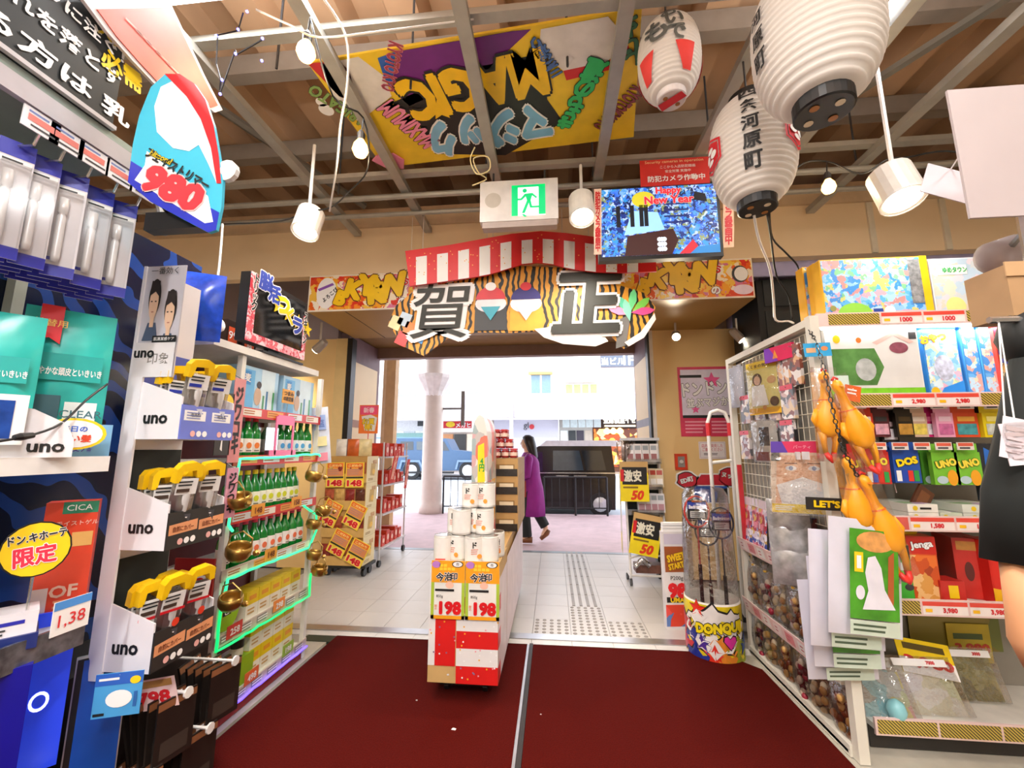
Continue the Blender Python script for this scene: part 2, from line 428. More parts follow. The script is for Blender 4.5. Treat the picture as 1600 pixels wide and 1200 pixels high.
# roof purlins and light-gauge channels as parts of the ceiling
def chan(name, a, b, wd=.075, h=.05, m=GALV):
    a = Vector(a); b = Vector(b); d = (b - a).normalized(); s = d.cross(Vector((0, 0, 1))).normalized() * wd / 2; u = Vector((0, 0, h))
    t = .006; mb = MB()
    for o0, o1, z0, z1 in ((-1, 1, 0, t / h), (-1, -1 + 2 * t / wd, t / h, 1), (1 - 2 * t / wd, 1, t / h, 1)):
        mb.add([a + s * o0 + u * z0, a + s * o1 + u * z0, b + s * o1 + u * z0, b + s * o0 + u * z0, a + s * o0 + u * z1, a + s * o1 + u * z1, b + s * o1 + u * z1, b + s * o0 + u * z1],
               [(3, 2, 1, 0), (4, 5, 6, 7), (0, 1, 5, 4), (1, 2, 6, 5), (2, 3, 7, 6), (3, 0, 4, 7)])
    return mb.build(name, m, ceil)
CZ = 3.62
for px, py in ((728, 60), (972, 60), (500, 70), (400, 196), (1330, 130), (1165, 100), (1500, 120)):
    X = PZ(px, py, CZ).x
    chan('ceiling_channel', (X, .2, CZ), (X, BY - .06, CZ))
for (px, py) in ((760, 28), (740, 268)):
    Y = PZ(px, py, CZ + .055).y
    chan('ceiling_runner', (-4.5, Y, CZ + .052), (4.5, Y, CZ + .052), .06, .04)
Y = PZ(745, 303, CZ - .05).y
MB().tube([(-4.0, Y, CZ - .03), (4.2, Y, CZ - .03)], .025, 8).build('conduit_pipe', GALV, ceil)
MB().tube([(-4.0, Y + .28, CZ - .02), (4.2, Y + .28, CZ - .02)], .022, 8).build('conduit_pipe', GALV, ceil)
for Y in (.6, 1.6, 2.6, 3.5):
    pbox('purlin', mat('#8a7c6e', .6), ceil, -7, 7, Y, Y + .1, 4.3, 4.47)
for i in range(22):
    X = -4.2 + (i % 8) * 1.15 + random.uniform(-.3, .3); Y = [1.3, 2.2, 3.3][i % 3] + random.uniform(-.2, .2)
    MB().tube([(X, Y, CZ + .05), (X, Y, 4.46)], .008, 5).build('hanger_rod', DGREY, ceil)
for a, b2 in (((-3.4, 1.2, 4.25), (-1.9, 3.8, 3.9)), ((1.6, 1.5, 4.1), (3.6, 2.6, 3.95)), ((3.6, 1.3, 4.2), (2.2, 3.0, 4.0))):
    MB().tube([a, b2], .035, 6).build('brace_bar', mat('#6d675c', .5, .3), ceil)
# ================================================================ the street outside
walk = struct(MB().box(-14, 14, 6.12, 9.55, -.12, -.01).build('ground_sidewalk', mat('#c4a9ac', .7, var=.12, sc=5)))
struct(MB().box(-60, 60, 9.55, 23.2, -.25, -.12).build('ground_road', mat('#a9adb4', .8, var=.06, sc=.6)))
struct(MB().box(-60, 60, 23.2, 40, -.12, 0).build('ground_far_sidewalk', mat('#b5afae', .8)))
for y in (11.9, 14.9): tag(MB().box(-30, 30, y, y + .15, -.119, -.114).build('lane_line', mat('#e9e9e9', .7)), 'white lane line painted along the grey road, %s' % ('nearer to the shop' if y < 12 else 'farther from the shop'), 'road marking')
# arcade roof over our sidewalk
struct(MB().box(-14, 14, 6.15, 9.6, 4.3, 4.45).build('ceiling_arcade', mat('#dcd6cf', .7)))
# columns
def column(nm, label, X, Y, r, z1, bracket):
    t = thing(nm, label, 'column', (X, Y, 0))
    MB().lathe([(r * 1.15, -.01), (r * 1.15, .16), (r * 1.02, .2), (r, .3), (r * .93, z1)], 20, Matrix.Translation((X, Y, 0))).build('shaft', mat('#d9c9bd', .5, var=.04), t, True)
    if bracket:
        MB().lathe([(r * .95, 0), (r * 1.1, .12), (r * 1.9, .42), (r * 1.95, .5)], 14, Matrix.Translation((X, Y, 2.62))).build('flared_capital', WHITE, t)
        b = MB().box(X + r * .9, X + r + .5, Y - .02, Y + .02, 2.32, 2.36).box(X + r + .42, X + r + .5, Y - .03, Y + .03, 1.95, 2.75)
        b.build('sign_bracket', mat('#77736e', .5, .4), t)
    return t
q = PZ(668, 803, 0); column('arcade_column', 'thick cream round column with flared capital standing on the pink sidewalk', q.x, q.y + .25, .235, 4.29, True)
q = PY(607, 700, 6.9)
t = thing('door_post', 'tan square door post just outside the left of the entrance', 'post', (q.x, 6.9, 0))
pbox('post_core', mat('#c79d67', .5), t, q.x - .06, q.x + .1, 6.82, 6.98, 0, 4.25); pbox('post_cover', mat('#d9b98c', .5), t, q.x - .13, q.x - .061, 6.85, 6.95, 0, 4.25)
q = PY(799, 660, 23.8); column('arcade_column', 'slim white column across the road in front of the pale shopfront', q.x, 23.8, .11, 4.2, False)
# guard rails
def rail(x0, x1, Y, label):
    t = thing('guard_rail', label, 'railing', ((x0 + x1) / 2, Y, -.01)); m = mat('#2c2a2c', .45, .3)
    MB().tube([(x0, Y, .8), (x1, Y, .8)], .022).build('top_bar', m, t); MB().tube([(x0, Y, .15), (x1, Y, .15)], .014).build('lower_bar', m, t)
    n = max(2, round((x1 - x0) / .16))
    for i in range(n + 1):
        x = x0 + (x1 - x0) * i / n; big = i in (0, n) or abs(i - n / 2) < .6
        MB().tube([(x, Y, -.01 if big else .15), (x, Y, .8)], .024 if big else .008).build('post' if big else 'baluster', m, t)
a = PY(693, 760, 9.37).x; b = PY(742, 760, 9.37).x; rail(a, b + .6, 9.37, 'black street guard rail right behind the cream column')
a = PY(850, 760, 9.37).x; b = PY(948, 760, 9.37).x; rail(a, b, 9.37, 'black street guard rail in front of the dark van')
# vehicles
def wheel(t, X, Y, Z, r, wd=.22, nm='wheel'):
    M = Matrix.Translation((X, Y, Z)) @ Matrix.Rotation(math.pi / 2, 4, 'X')
    o = MB().lathe([(r * .6, -wd / 2), (r * .97, -wd / 2), (r, -wd * .3), (r, wd * .3), (r * .97, wd / 2), (r * .6, wd / 2)], 20, M).build(nm, BLACK, t, False)
    MB().lathe([(r * .62, wd / 2), (r * .6, wd / 2 + .01), (r * .2, wd / 2 + .03)], 16, M).build('hub', mat('#cfd0d2', .3, .5), o)
def vehicle(name, label, Y, depth, prof, body, roofm, wins, wheels, wr, extra=None):
    c = lambda px, py: (PY(px, py, Y).x, PY(px, py, Y).z)
    pts = [c(*p) for p in prof]; x0 = min(p[0] for p in pts); x1 = max(p[0] for p in pts); z0 = min(p[1] for p in pts)
    t = thing(name, label, 'car', ((x0 + x1) / 2, Y + depth / 2, -.12))
    M = frm((0, Y, 0), (1, 0, 0), (0, 0, 1))
    MB().prism(pts, -depth, M).build('body', body, t)
    for k, w_ in enumerate(wins):
        MB().prism([c(*p) for p in w_], .012, frm((0, Y, 0), (1, 0, 0), (0, 0, 1))).build('window', mat('#1d262d' if k % 2 == 0 else '#3e4a52', .08, spec=.8), t)
    for px, py in wheels:
        X, Z = c(px, py)
        for yy in (Y + .1, Y + depth - .1): wheel(t, X, yy, wr - .12, wr)
    return t, c
JB = mat('#3d5877', .3, var=.04)
t, c = vehicle('off_road_car', 'steel blue boxy off-road car driving past on the far lane', 20.6, 1.75,
    [(618, 737), (618, 690), (622, 685), (697, 685), (706, 703), (738, 706), (741, 716), (741, 735)], JB, JB,
    [[(626, 703), (626, 690), (646, 690), (646, 703)], [(651, 703), (651, 690), (664, 690), (664, 703)], [(669, 704), (669, 690), (694, 690), (702, 704)]], [(643, 733), (731, 733)], .46)
pbox('roof_panel', mat('#5d7fa5', .3), t, c(622, 0)[0], c(697, 0)[0], 20.62, 22.3, PY(660, 685, 20.6).z, PY(660, 685, 20.6).z + .06)
for px in (643, 731):
    X, Z = c(px, 722); MB().prism([(X - .62, Z - .35), (X - .5, Z + .1), (X + .45, Z + .1), (X + .68, Z - .35), (X + .6, Z - .35), (X + .4, Z), (X - .44, Z), (X - .52, Z - .35)], .12, FR((0, 20.58, 0))).build('fender_flare', mat('#6a8199', .5), t)
MB().box(c(652, 0)[0], c(725, 0)[0], 20.4, 20.58, PY(690, 738, 20.6).z - .05, PY(690, 738, 20.6).z + .04).build('side_step', BLACK, t)
VB = mat('#1c1517', .18, var=.05)
t, c = vehicle('van', 'dark van with white roof parked behind the guard rail', 10.0, 1.5,
    [(768, 793), (768, 762), (776, 752), (806, 744), (832, 702), (842, 697), (955, 697), (962, 745), (962, 797)], VB, WHITE,
    [[(812, 742), (833, 706), (848, 706), (848, 736), (812, 742)], [(864, 735), (864, 704), (905, 704), (912, 735)], [(916, 735), (909, 704), (940, 704), (947, 735)]], [(795, 786), (938, 786)], .27)
z = PY(890, 697, 10.0).z
MB().prism([(c(836, 0)[0], z), (c(958, 0)[0], z), (c(952, 0)[0], z + .13), (c(845, 0)[0], z + .13)], -1.52, frm((0, 9.985, 0), (1, 0, 0), (0, 0, 1))).build('roof', mat('#e6e9ee', .3), t)
for px in (857, 880): MB().box(c(px, 0)[0], c(px + 16, 0)[0], 9.965, 9.999, PY(px, 744, 10).z - .02, PY(px, 744, 10).z + .02).build('door_handle', CHROME, t)
pbox('chrome_belt', CHROME, t, c(815, 0)[0], c(955, 0)[0], 9.985, 9.999, PY(880, 739, 10).z - .01, PY(880, 739, 10).z + .012)
# buildings across the road
FY = 27.0
def fx(px, py=620): return PY(px, py, FY).x
def fz(py, px=800): return PY(px, py, FY).z
def building(name, label, p0, p1, ztop, m):
    t = thing(name, label, 'building', ((fx(p0) + fx(p1)) / 2, FY + 3, 0))
    pbox('facade_wall', m, t, fx(p0), fx(p1), FY, FY + 6, 0, ztop)
    return t
WB = mat('#efe9e4', .6, var=.03)
def window(t, p0, y0, p1, y1, glass='#5f7688', mull=1, arch=False):
    X0, X1, Z0, Z1 = fx(p0), fx(p1), fz(y1, (p0 + p1) / 2), fz(y0, (p0 + p1) / 2)
    if arch:
        cx, r = (X0 + X1) / 2, (X1 - X0) / 2
        pts = [(X0, Z0), (X1, Z0)] + [(cx + r * math.cos(math.radians(a)), Z1 - r * .9 + r * .9 * math.sin(math.radians(a))) for a in range(0, 181, 20)]
        f = MB().prism(pts, .1, FR((0, FY - .001, 0))).build('window', mat('#d5cfc9', .6), t)
        q_ = [(cx + (x - cx) * .82, Z0 + (z - Z0) * .85 + .05) for x, z in pts]
        MB().prism(q_, .02, FR((0, FY - .102, 0))).build('pane', mat(glass, .15), f)
    else:
        f = MB().box(X0, X1, FY - .12, FY - .001, Z0, Z1).build('window', mat('#cfc8c0', .6), t)
        n = mull
        for i in range(n):
            a0 = X0 + (X1 - X0) * i / n + .06; a1 = X0 + (X1 - X0) * (i + 1) / n - .06
            MB().box(a0, a1, FY - .14, FY - .121, Z0 + .06, Z1 - .06).build('pane', mat(glass, .12), f)
b1 = building('office_building', 'ornate white stone building with arched windows behind the cream column', 560, 785, 12, WB)
for a in ((618, 598, 655, 621), (683, 598, 708, 617), (728, 599, 759, 617)): window(b1, *a, glass='#8b8f92', arch=True)
for yy in (590, 575): pbox('cornice', mat('#d9d2cb', .6), b1, fx(580), fx(785), FY - .2, FY - .001, fz(yy) - .12, fz(yy))
for i in range(7): window(b1, 620 + i * 22, 562, 634 + i * 22, 572, glass='#b7b3af')
pbox('sign_plate', mat('#41506e', .5), b1, fx(686), fx(694), FY - .3, FY - .21, fz(589), fz(578))
b2 = building('office_building', 'white office block with one square blue window left of the teal drainpipe', 785.5, 872, 11, mat('#f1edec', .6, var=.02))
window(b2, 829, 583, 862, 616, glass='#6d8796', mull=2)
pbox('awning_valance', mat('#d9a95f', .6), b2, fx(826), fx(864), FY - .4, FY - .13, fz(587), fz(583))
pbox('drainpipe', mat('#9fc3cb', .5), b2, fx(871), fx(876), FY - .25, FY - .001, 4.8, 11)
b3 = building('office_building', 'cream office block with a band of four small windows under a long white box', 876, 936.5, 13, mat('#ece6e0', .6, var=.02))
window(b3, 883, 600, 934, 616, glass='#9aa26a', mull=4)
pbox('awning_box', mat('#f1e7db', .5), b3, fx(881), fx(936), FY - .5, FY - .125, fz(600), fz(589))
for px in (895, 911, 925): pbox('facade_rib', mat('#d6cfc9', .6), b3, fx(px), fx(px + 1), FY - .05, FY - .001, fz(586), 13)
b4 = building('office_building', 'pale pink block with a navy rental sign high on its wall', 937, 1060, 14, mat('#e9d8d2', .6, var=.03))
sg = MB().box(fx(940), fx(1000), FY - .3, FY - .001, fz(577), fz(548)).build('sign_board', mat('#5f6674', .5), b4)
d = Dec(FR((0, FY - .3, 0)), .01)
d.text('1F', fx(983), fz(568), .62, PAPER, bold=.05).text('当ビル', fx(959), fz(569), .5, PAPER, bold=.04).text('ライブ', fx(958), fz(555), .45, PAPER, bold=.04).text('ビル', fx(985), fz(555), .45, PAPER, bold=.04)
d.done(sg, 'lettering')
# far arcade canopy
cz0, cz1 = PY(800, 656, 24).z, PY(800, 619, 24).z
cn = thing('street_canopy', 'grey arcade canopy running along the shops across the road', 'canopy', (0, 24, cz0))
pbox('canopy_roof', mat('#d7d0d3', .6), cn, -24, 14, 24.05, 26.6, cz1 - .1, cz1)
pbox('canopy_fascia', mat('#c2bbc0', .6), cn, -24, 14, 24.0, 24.049, cz0, cz1 + .05)
for i in range(18):
    x = -22 + i * 1.85; pbox('fascia_panel', mat('#b3acb2', .6), cn, x, x + 1.5, 23.97, 23.999, cz0 + .15, cz1 - .45)
# shopfronts under it
def shop(name, label, p0, p1, m, y0=657, depth=.25):
    X0, X1 = PY(p0, 680, 26.6).x, PY(p1, 680, 26.6).x
    t = thing(name, label, 'shop', ((X0 + X1) / 2, 26.6, 0))
    pbox('shop_wall', m, t, X0, X1, 26.6, 26.6 + depth, 0, cz0 + .2)
    return t
def sx_(px): return PY(px, 680, 26.55).x
def sz_(py, px=800): return PY(px, py, 26.55).z
s1 = shop('shopfront', 'white panelled shopfront with small teal shelves left of the column', 600, 689, mat('#dfe2e4', .5))
for i in range(4): pbox('door_panel', mat('#c9d2d6' if i % 2 else '#e8ebec', .4), s1, sx_(615 + i * 17), sx_(631 + i * 17), 26.55, 26.599, .1, sz_(673))
pbox('name_plate', mat('#2d3236', .4), s1, sx_(652), sx_(668), 26.52, 26.599, sz_(665), sz_(657)); pbox('teal_counter', mat('#84b0ac', .5), s1, sx_(616), sx_(665), 26.5, 26.549, .6, sz_(676))
s2 = shop('shopfront', 'eyeglass shopfront with white and red sign behind the blue car', 689.5, 771, mat('#b8a99f', .5))
sb = MB().box(sx_(690), sx_(768), 26.3, 26.599, sz_(675), sz_(654)).build('sign_board', mat('#f3f0ec', .4, emit=.3), s2)
d = Dec(FR((0, 26.3, 0)), .008); d.rect(sx_(693), sz_(669), sx_(738), sz_(658), RED).ell(sx_(705), sz_(663), .3, .18, YEL, 2).text('メガヒ', sx_(725), sz_(664), .32, PAPER, bold=.04)
d.rect(sx_(741), sz_(669), sx_(765), sz_(666), mat('#c2726d', .5)); d.done(sb, 'lettering')
MB().box(sx_(722), sx_(731), 26.2, 26.29, sz_(652), sz_(642)).build('hanging_sign', mat('#d7493c', .5), s2)
for i, col in enumerate(('#c98b5a', '#3b3936', '#e8dcc4', '#5d6d63')): pbox('window_display', mat(col, .4), s2, sx_(690 + i * 20), sx_(708 + i * 20), 26.5, 26.599, .1, sz_(678))
s3 = shop('shopfront', 'pale lavender shuttered shopfront with round red logo', 771.5, 873, mat('#d5d4e2', .5, var=.02))
for i in range(5): pbox('shutter_band', mat('#e1e0ec', .5), s3, sx_(775), sx_(870), 26.57, 26.599, sz_(700) + i * .42 - 1.4, sz_(700) + i * .42 - 1.02)
d = Dec(FR((0, 26.6, 0)), .02); d.text('gl', sx_(822), sz_(666), .5, mat('#55555c', .5), layer=3).ell(sx_(831), sz_(667), .16, .16, mat('#e0474c', .5), 3); d.done(s3, 'logo')
s4 = shop('shopfront', 'shopfront with pale glass canopy and dark posters right of the lavender shutter', 873.5, 926, mat('#b9b6ae', .5))
for i in range(5): pbox('glass_pane', mat('#cfdedd', .2), s4, sx_(879 + i * 12), sx_(890 + i * 12), 26.0, 26.05, sz_(669), sz_(654))
for i, col in enumerate(('#e9f0ee', '#2c3133', '#3a3340', '#c3b7a6')): pbox('poster_panel', mat(col, .4), s4, sx_(876 + i * 12.5), sx_(887 + i * 12.5), 26.55, 26.599, .2, sz_(673))
s5 = shop('shopfront', 'restaurant front glowing warm orange under a dark lit sign', 926.5, 1060, mat('#6b3f22', .5))
sb = MB().box(sx_(941), sx_(995), 26.2, 26.599, sz_(670), sz_(651)).build('sign_board', mat('#3a2f2a', .5), s5)
d = Dec(FR((0, 26.2, 0)), .01); d.text('全席個室イセ', sx_(967), sz_(658), .42, mat('#fff6e0', .5, emit=2.5), w=1.95, bold=.05).rect(sx_(944), sz_(668), sx_(992), sz_(665.5), mat('#ffe3b0', .5, emit=1.5)); d.done(sb, 'lettering')
pbox('warm_window', art(['#c96a1c', '#8d3d10', '#f0a040', '#5a2a10', '#ffd28a'], 3, 2, emit=.9), s5, sx_(928), sx_(995), 26.5, 26.599, .3, sz_(671))
for i in range(3):
    MB().lathe([(.05, .3), (.22, .15), (.22, 0), (.05, -.1)], 10, Matrix.Translation((sx_(947 + i * 10), 26.1, sz_(677)))).build('paper_lamp', mat('#ffcf80', .5, emit=3), s5)
# left tall sign on the pavement edge near the doorway
# ================================================================ lamps, lanterns and signs overhead
def lamp_light(name, kind, loc, energy, col, size=.1, rot=(0, 0, 0), spot=None, size_y=None):
    l = bpy.data.lights.new(name, kind); l.energy = energy; l.color = col
    if kind == 'AREA':
        l.size = size
        if size_y: l.shape = 'RECTANGLE'; l.size_y = size_y
    else: l.shadow_soft_size = size
    if spot: l.spot_size = math.radians(spot); l.spot_blend = .6
    o = bpy.data.objects.new(name, l); COL.objects.link(o); o.location = loc; o.rotation_euler = rot
    return o
TUBE = mat('#fffaf2', .4, var=0, emit=6)
def batten(X, Y, Z, label, along='Y', L=1.2, energy=44):
    t = thing('fluorescent_lamp', label, 'ceiling lamp', (X, Y, Z), 'fluorescent battens under the roof')
    a = (.06, L / 2) if along == 'Y' else (L / 2, .06)
    pbox('housing', mat('#e6e4e0', .4), t, X - a[0], X + a[0], Y - a[1], Y + a[1], Z, Z + .06)
    for s in (-.035, .035):
        p, q = ((X + s, Y - L / 2 + .03, Z - .016), (X + s, Y + L / 2 - .03, Z - .016)) if along == 'Y' else ((X - L / 2 + .03, Y + s, Z - .016), (X + L / 2 - .03, Y + s, Z - .016))
        MB().tube([p, q], .014, 8).build('tube', TUBE, t)
    for s in (-.9, .9):
        ox, oy = (0, s * L / 2) if along == 'Y' else (s * L / 2, 0)
        MB().tube([(X + ox, Y + oy, Z + .06), (X + ox, Y + oy, 4.5)], .006, 5).build('hanger_rod', DGREY, t)
    lamp_light('fluorescent_light', 'AREA', (X, Y, Z - .04), energy, (.96, .98, 1), *((.14,) if along == 'Y' else (L,)), size_y=L if along == 'Y' else .14)
    lamp_light('added_fill_uplight', 'AREA', (X, Y, Z + .07), energy * .8, (.98, .98, 1), *((.14,) if along == 'Y' else (L,)), rot=(math.pi, 0, 0), size_y=L if along == 'Y' else .14)  # added upward fill above the housing, brightens deck and beam
q = PZ(1405, 4, 3.75); batten(q.x, q.y - .45, 3.75, 'white fluorescent batten lamp beyond the largest paper lantern', energy=24)
q = PZ(430, -14, 3.75); batten(q.x, q.y - .05, 3.75, 'white fluorescent batten lamp at the top left above the string bulbs', 'X', energy=34)
for i, (X, Y) in enumerate(((-2.2, -.4), (0, -.4), (2.2, -.4), (-1.2, -2.2), (1.2, -2.2))):  # unseen battens added behind the camera as interior fill light
    batten(X, Y, 3.75, 'unseen fluorescent batten added as fill behind the viewer, %s of its row of five' % ORDW[i], energy=(38, 60, 14, 120, 100)[i])
def downlight(px, py, D, wpx, label, energy=30):
    p = PD(px, py, D); r = wpx * D / FPX / 2; h = r * 2.0
    t = thing('spot_lamp', label, 'spot lamp', (p.x, p.y, p.z), 'white can spot lamps')
    M = Matrix.Translation(p) @ Matrix.Rotation(-.32, 4, 'X')
    MB().lathe([(r, -h / 2), (r, h / 2), (r * .9, h / 2 + .004)], 20, M).build('can', mat('#efe9df', .4), t)
    MB().lathe([(r * .82, -h / 2 - .003), (r * .82, -h / 2 - .002)], 20, M).build('lens', mat('#fff4e2', .4, var=0, emit=7), t)
    MB().lathe([(r * .98, -h / 2 - .012), (r * 1.02, -h / 2 - .012), (r * 1.02, -h / 2), (r * .98, -h / 2)], 20, M, cap=False).build('rim', WHITE, t)
    MB().tube([(p.x, p.y, p.z + h / 2), (p.x, p.y, max(CZ, p.z + h))], .012, 6).build('stem', WHITE, t)
    lamp_light('spot_light', 'SPOT', (p.x, p.y, p.z - h / 2 - .02), energy * 3.2, (1, .93, .82), .05, spot=150)
downlight(482, 347, 2.95, 40, 'white can spot lamp by the beige beam left of the striped board')
downlight(909, 325, 3.2, 40, 'white can spot lamp between the exit sign and the hanging screen')
downlight(1399, 292, 2.3, 58, 'large white can spot lamp on the right next to a string bulb', 11)
def bulb(px, py, D, label, energy=6, r=.034):
    p = PD(px, py, D)
    t = thing('string_bulb', label, 'light bulb', (p.x, p.y, p.z), 'glowing string bulbs')
    M = Matrix.Translation(p)
    MB().lathe([(.004, -r), (r * .7, -r * .75), (r, -r * .1), (r * .85, r * .6), (r * .45, r * 1.25), (r * .4, r * 1.4)], 14, M).build('glass', mat('#ffc272', .3, var=0, emit=5), t, True)
    MB().lathe([(r * .46, r * 1.35), (r * .5, r * 2.2), (r * .3, r * 2.6)], 10, M).build('socket', mat('#241f1c', .5), t)
    MB().tube([(p.x, p.y, p.z + r * 2.5), (p.x + .006, p.y, p.z + r * 4.5)], .004, 5).build('cord', BLACK, t)
    lamp_light('bulb_light', 'POINT', (p.x, p.y, p.z - r * 1.8), energy, (1, .78, .5), .05)
    return p + Vector((.006, 0, r * 4.5))
w1 = bulb(478, 82, 2.0, 'upper left glowing bare bulb above the graffiti ceiling board corner', 8, .044)
w2 = bulb(563, 234, 2.3, 'glowing bare bulb hanging below the left end of the graffiti ceiling board', 8, .044)
w3 = bulb(1295, 293, 2.6, 'glowing bare bulb right of the smaller white lantern', 6, .04)
w4 = bulb(1424, 288, 2.5, 'glowing bare bulb in front of the large can spot lamp', 6, .04)
def cable(name, label, pts, r=.005, m=BLACK, cat='cable', sub=4):
    P = [Vector(p) for p in pts]; out = []
    for i in range(len(P) - 1):
        a = P[max(0, i - 1)]; b = P[i]; c = P[i + 1]; d = P[min(len(P) - 1, i + 2)]
        for k in range(sub):
            t = k / sub
            out.append(.5 * ((2 * b) + (c - a) * t + (2 * a - 5 * b + 4 * c - d) * t * t + (3 * b - a - 3 * c + d) * t ** 3))
    out.append(P[-1])
    return tag(MB().tube(out, r, 6).build(name, m, smooth=True), label, cat)
cable('string_light_cord', 'black cord joining the two right string bulbs', [PD(1200, 330, 2.6), PD(1245, 262, 2.6), w3, PD(1345, 272, 2.6), PD(1385, 250, 2.55), w4, PD(1480, 236, 2.5), PD(1560, 250, 2.4)])
cable('string_light_cord', 'dark cord running from the lower left bulb down to the can spot lamp', [w1, PD(520, 150, 2.1), w2, PD(575, 262, 2.4), PD(545, 300, 2.7), PD(515, 325, 2.9), PD(480, 330, 2.95), PD(440, 345, 2.95), PD(350, 350, 2.9)])
cable('white_cable', 'white cable hanging from the ceiling past the lower left bulb', [PD(500, -10, 2.0), PD(540, 55, 2.05), PD(543, 130, 2.1), PD(532, 195, 2.2), PD(526, 260, 2.4), PD(515, 330, 2.8)], .006, WHITE)
cable('white_cable', 'white cable tied along the ceiling runner beside the upper left bulb', [PD(400, 15, 1.9), PD(455, 40, 1.95), PD(500, 58, 2.0), PD(600, 48, 2.1), PD(740, 30, 2.2)], .005, WHITE)
cable('cable_coil', 'coil of yellowed cable above the exit sign', [PD(742, 230, 2.86), PD(735, 250, 2.9), PD(745, 272, 2.9), PD(765, 265, 2.92), PD(762, 245, 2.95), PD(740, 248, 2.95), PD(748, 270, 2.97), PD(760, 280, 3.0), PD(738, 290, 3.0)], .005, mat('#d8c58f', .5))
cable('white_cable', 'white cable dropping from the smaller white lantern to the toy rack', [PD(1178, 336, 2.3), PD(1186, 375, 2.4), PD(1203, 420, 2.6), PD(1209, 470, 2.8), PD(1212, 500, 2.85), PD(1232, 502, 2.85), PD(1240, 505, 2.8)], .007, WHITE)
cable('black_cable', 'black cable dropping from the smaller white lantern behind the toy boxes', [PD(1198, 330, 2.3), PD(1205, 375, 2.5), PD(1213, 430, 2.8), PD(1232, 462, 3.0), PD(1238, 500, 3.0)], .006)
cable('black_cable', 'second black cable from the smaller lantern curving right to the boxes', [PD(1202, 332, 2.3), PD(1207, 372, 2.55), PD(1228, 395, 2.75), PD(1246, 415, 2.9), PD(1248, 435, 2.95)], .006)
# blue fairy lights top left
fl = thing('fairy_lights', 'string of tiny blue fairy lights at the top left ceiling', 'fairy lights', tuple(PD(370, 90, 1.7)))
fp = [(380, 20), (372, 48), (340, 55), (338, 100), (345, 125), (343, 148), (368, 78), (370, 85), (410, 62)]
fpp = [PD(a, b, 1.7) for a, b in fp]
MB().tube(fpp, .003, 5).build('wire', BLACK, fl)
for a, b in ((386, 18), (338, 56), (372, 46), (410, 60), (368, 84), (409, 95), (347, 125), (344, 147)):
    MB().lathe([(.002, -.006), (.006, 0), (.002, .006)], 6, Matrix.Translation(PD(a, b, 1.69))).build('tiny_lamp', mat('#5a5cff', .4, var=0, emit=8), fl)
# ---- paper lanterns
LP = mat('#f6f1ee', .75, var=.02)
def lantern(name, label, px, py, D, rpx, hpx, tilt=0, ribs=21, topcap=True, botm=BLACK, glow=.25):
    p = PD(px, py, D); r = rpx * D / FPX; h = hpx * D / FPX
    t = thing(name, label, 'paper lantern', (p.x, p.y, p.z - h / 2))
    rc = r * .45
    def R(z):     # z in -h/2..h/2
        s = min(1, abs(2 * z / h)); return rc + (r - rc) * (1 - s ** 2.6) ** .62
    prof = []
    for i in range(ribs * 4 + 1):
        z = -h / 2 + h * i / (ribs * 4); prof.append((R(z) - .011 * r / .2 * (1 - abs(math.sin(math.pi * i / 4))), z))
    M = Matrix.Translation(p)
    MB().lathe(prof, 32, M, cap=False).build('paper_shade', mat('#d9d0c6', .75, var=.02, emit=glow), t, True)
    b = MB().lathe([(rc * .2, -h / 2 - rc * .48), (rc * .95, -h / 2 - rc * .5), (rc * 1.02, -h / 2 - rc * .45), (rc * 1.02, -h / 2 + rc * .05), (rc * .95, -h / 2 + rc * .07)], 28, M).build('bottom_ring', botm, t)
    for k in range(4):
        a = k * math.pi / 2 + .5
        MB().lathe([(rc * .17, 0), (rc * .17, .002)], 10, M @ Matrix.Translation((rc * .58 * math.cos(a), rc * .58 * math.sin(a), -h / 2 - rc * .5 - .003))).build('vent_hole', mat('#d8c9ae' if k % 2 else '#a0672c', .5), b)
    if topcap: MB().lathe([(rc * .95, h / 2 - rc * .07), (rc * 1.02, h / 2), (rc * 1.02, h / 2 + rc * .4), (rc * .5, h / 2 + rc * .45)], 28, M).build('top_ring', BLACK, t)
    MB().tube([p + Vector((0, 0, h / 2 + (rc * .4 if topcap else 0))), p + Vector((0, 0, max(h / 2 + .2, CZ - p.z)))], .006, 5).build('hanging_wire', DGREY, t)
    phi0 = math.atan2(-p.y, -p.x)
    return t, p, r, h, R, phi0
def wrap(t, p, R, phi, items, name='lettering', lift=.005):
    """items: (verts2d, faces, cx, cz, sx, sy, mat) placed on the lantern's skin"""
    mb = MB(); mats = []
    for vs, fs, cx, cz, sx, sy, m, lf in items:
        if m not in mats: mats.append(m)
        out = []
        for x, y, *k in vs:
            z = cz + y * sy; rr = (k[0] * .0002 if k else 0) + max(R(max(min(z, .999 * items_h[0] / 2), -.999 * items_h[0] / 2)), .02) + lift + lf; a = phi + (cx + x * sx) / rr
            out.append((p.x + rr * math.cos(a), p.y + rr * math.sin(a), p.z + z))
        mb.add(out, fs, mats.index(m))
    return mb.build(name, mats, t)
items_h = [1.0]
def grid_poly(fn, nu=10, nv=8):
    vs = [fn(i / nu, j / nv) for j in range(nv + 1) for i in range(nu + 1)]
    return vs, [(j * (nu + 1) + i, j * (nu + 1) + i + 1, (j + 1) * (nu + 1) + i + 1, (j + 1) * (nu + 1) + i) for j in range(nv) for i in range(nu)]
def ring_poly(pts_out, pts_in):
    n = len(pts_out); return pts_out + pts_in, [(i, (i + 1) % n, n + (i + 1) % n, n + i) for i in range(n)]
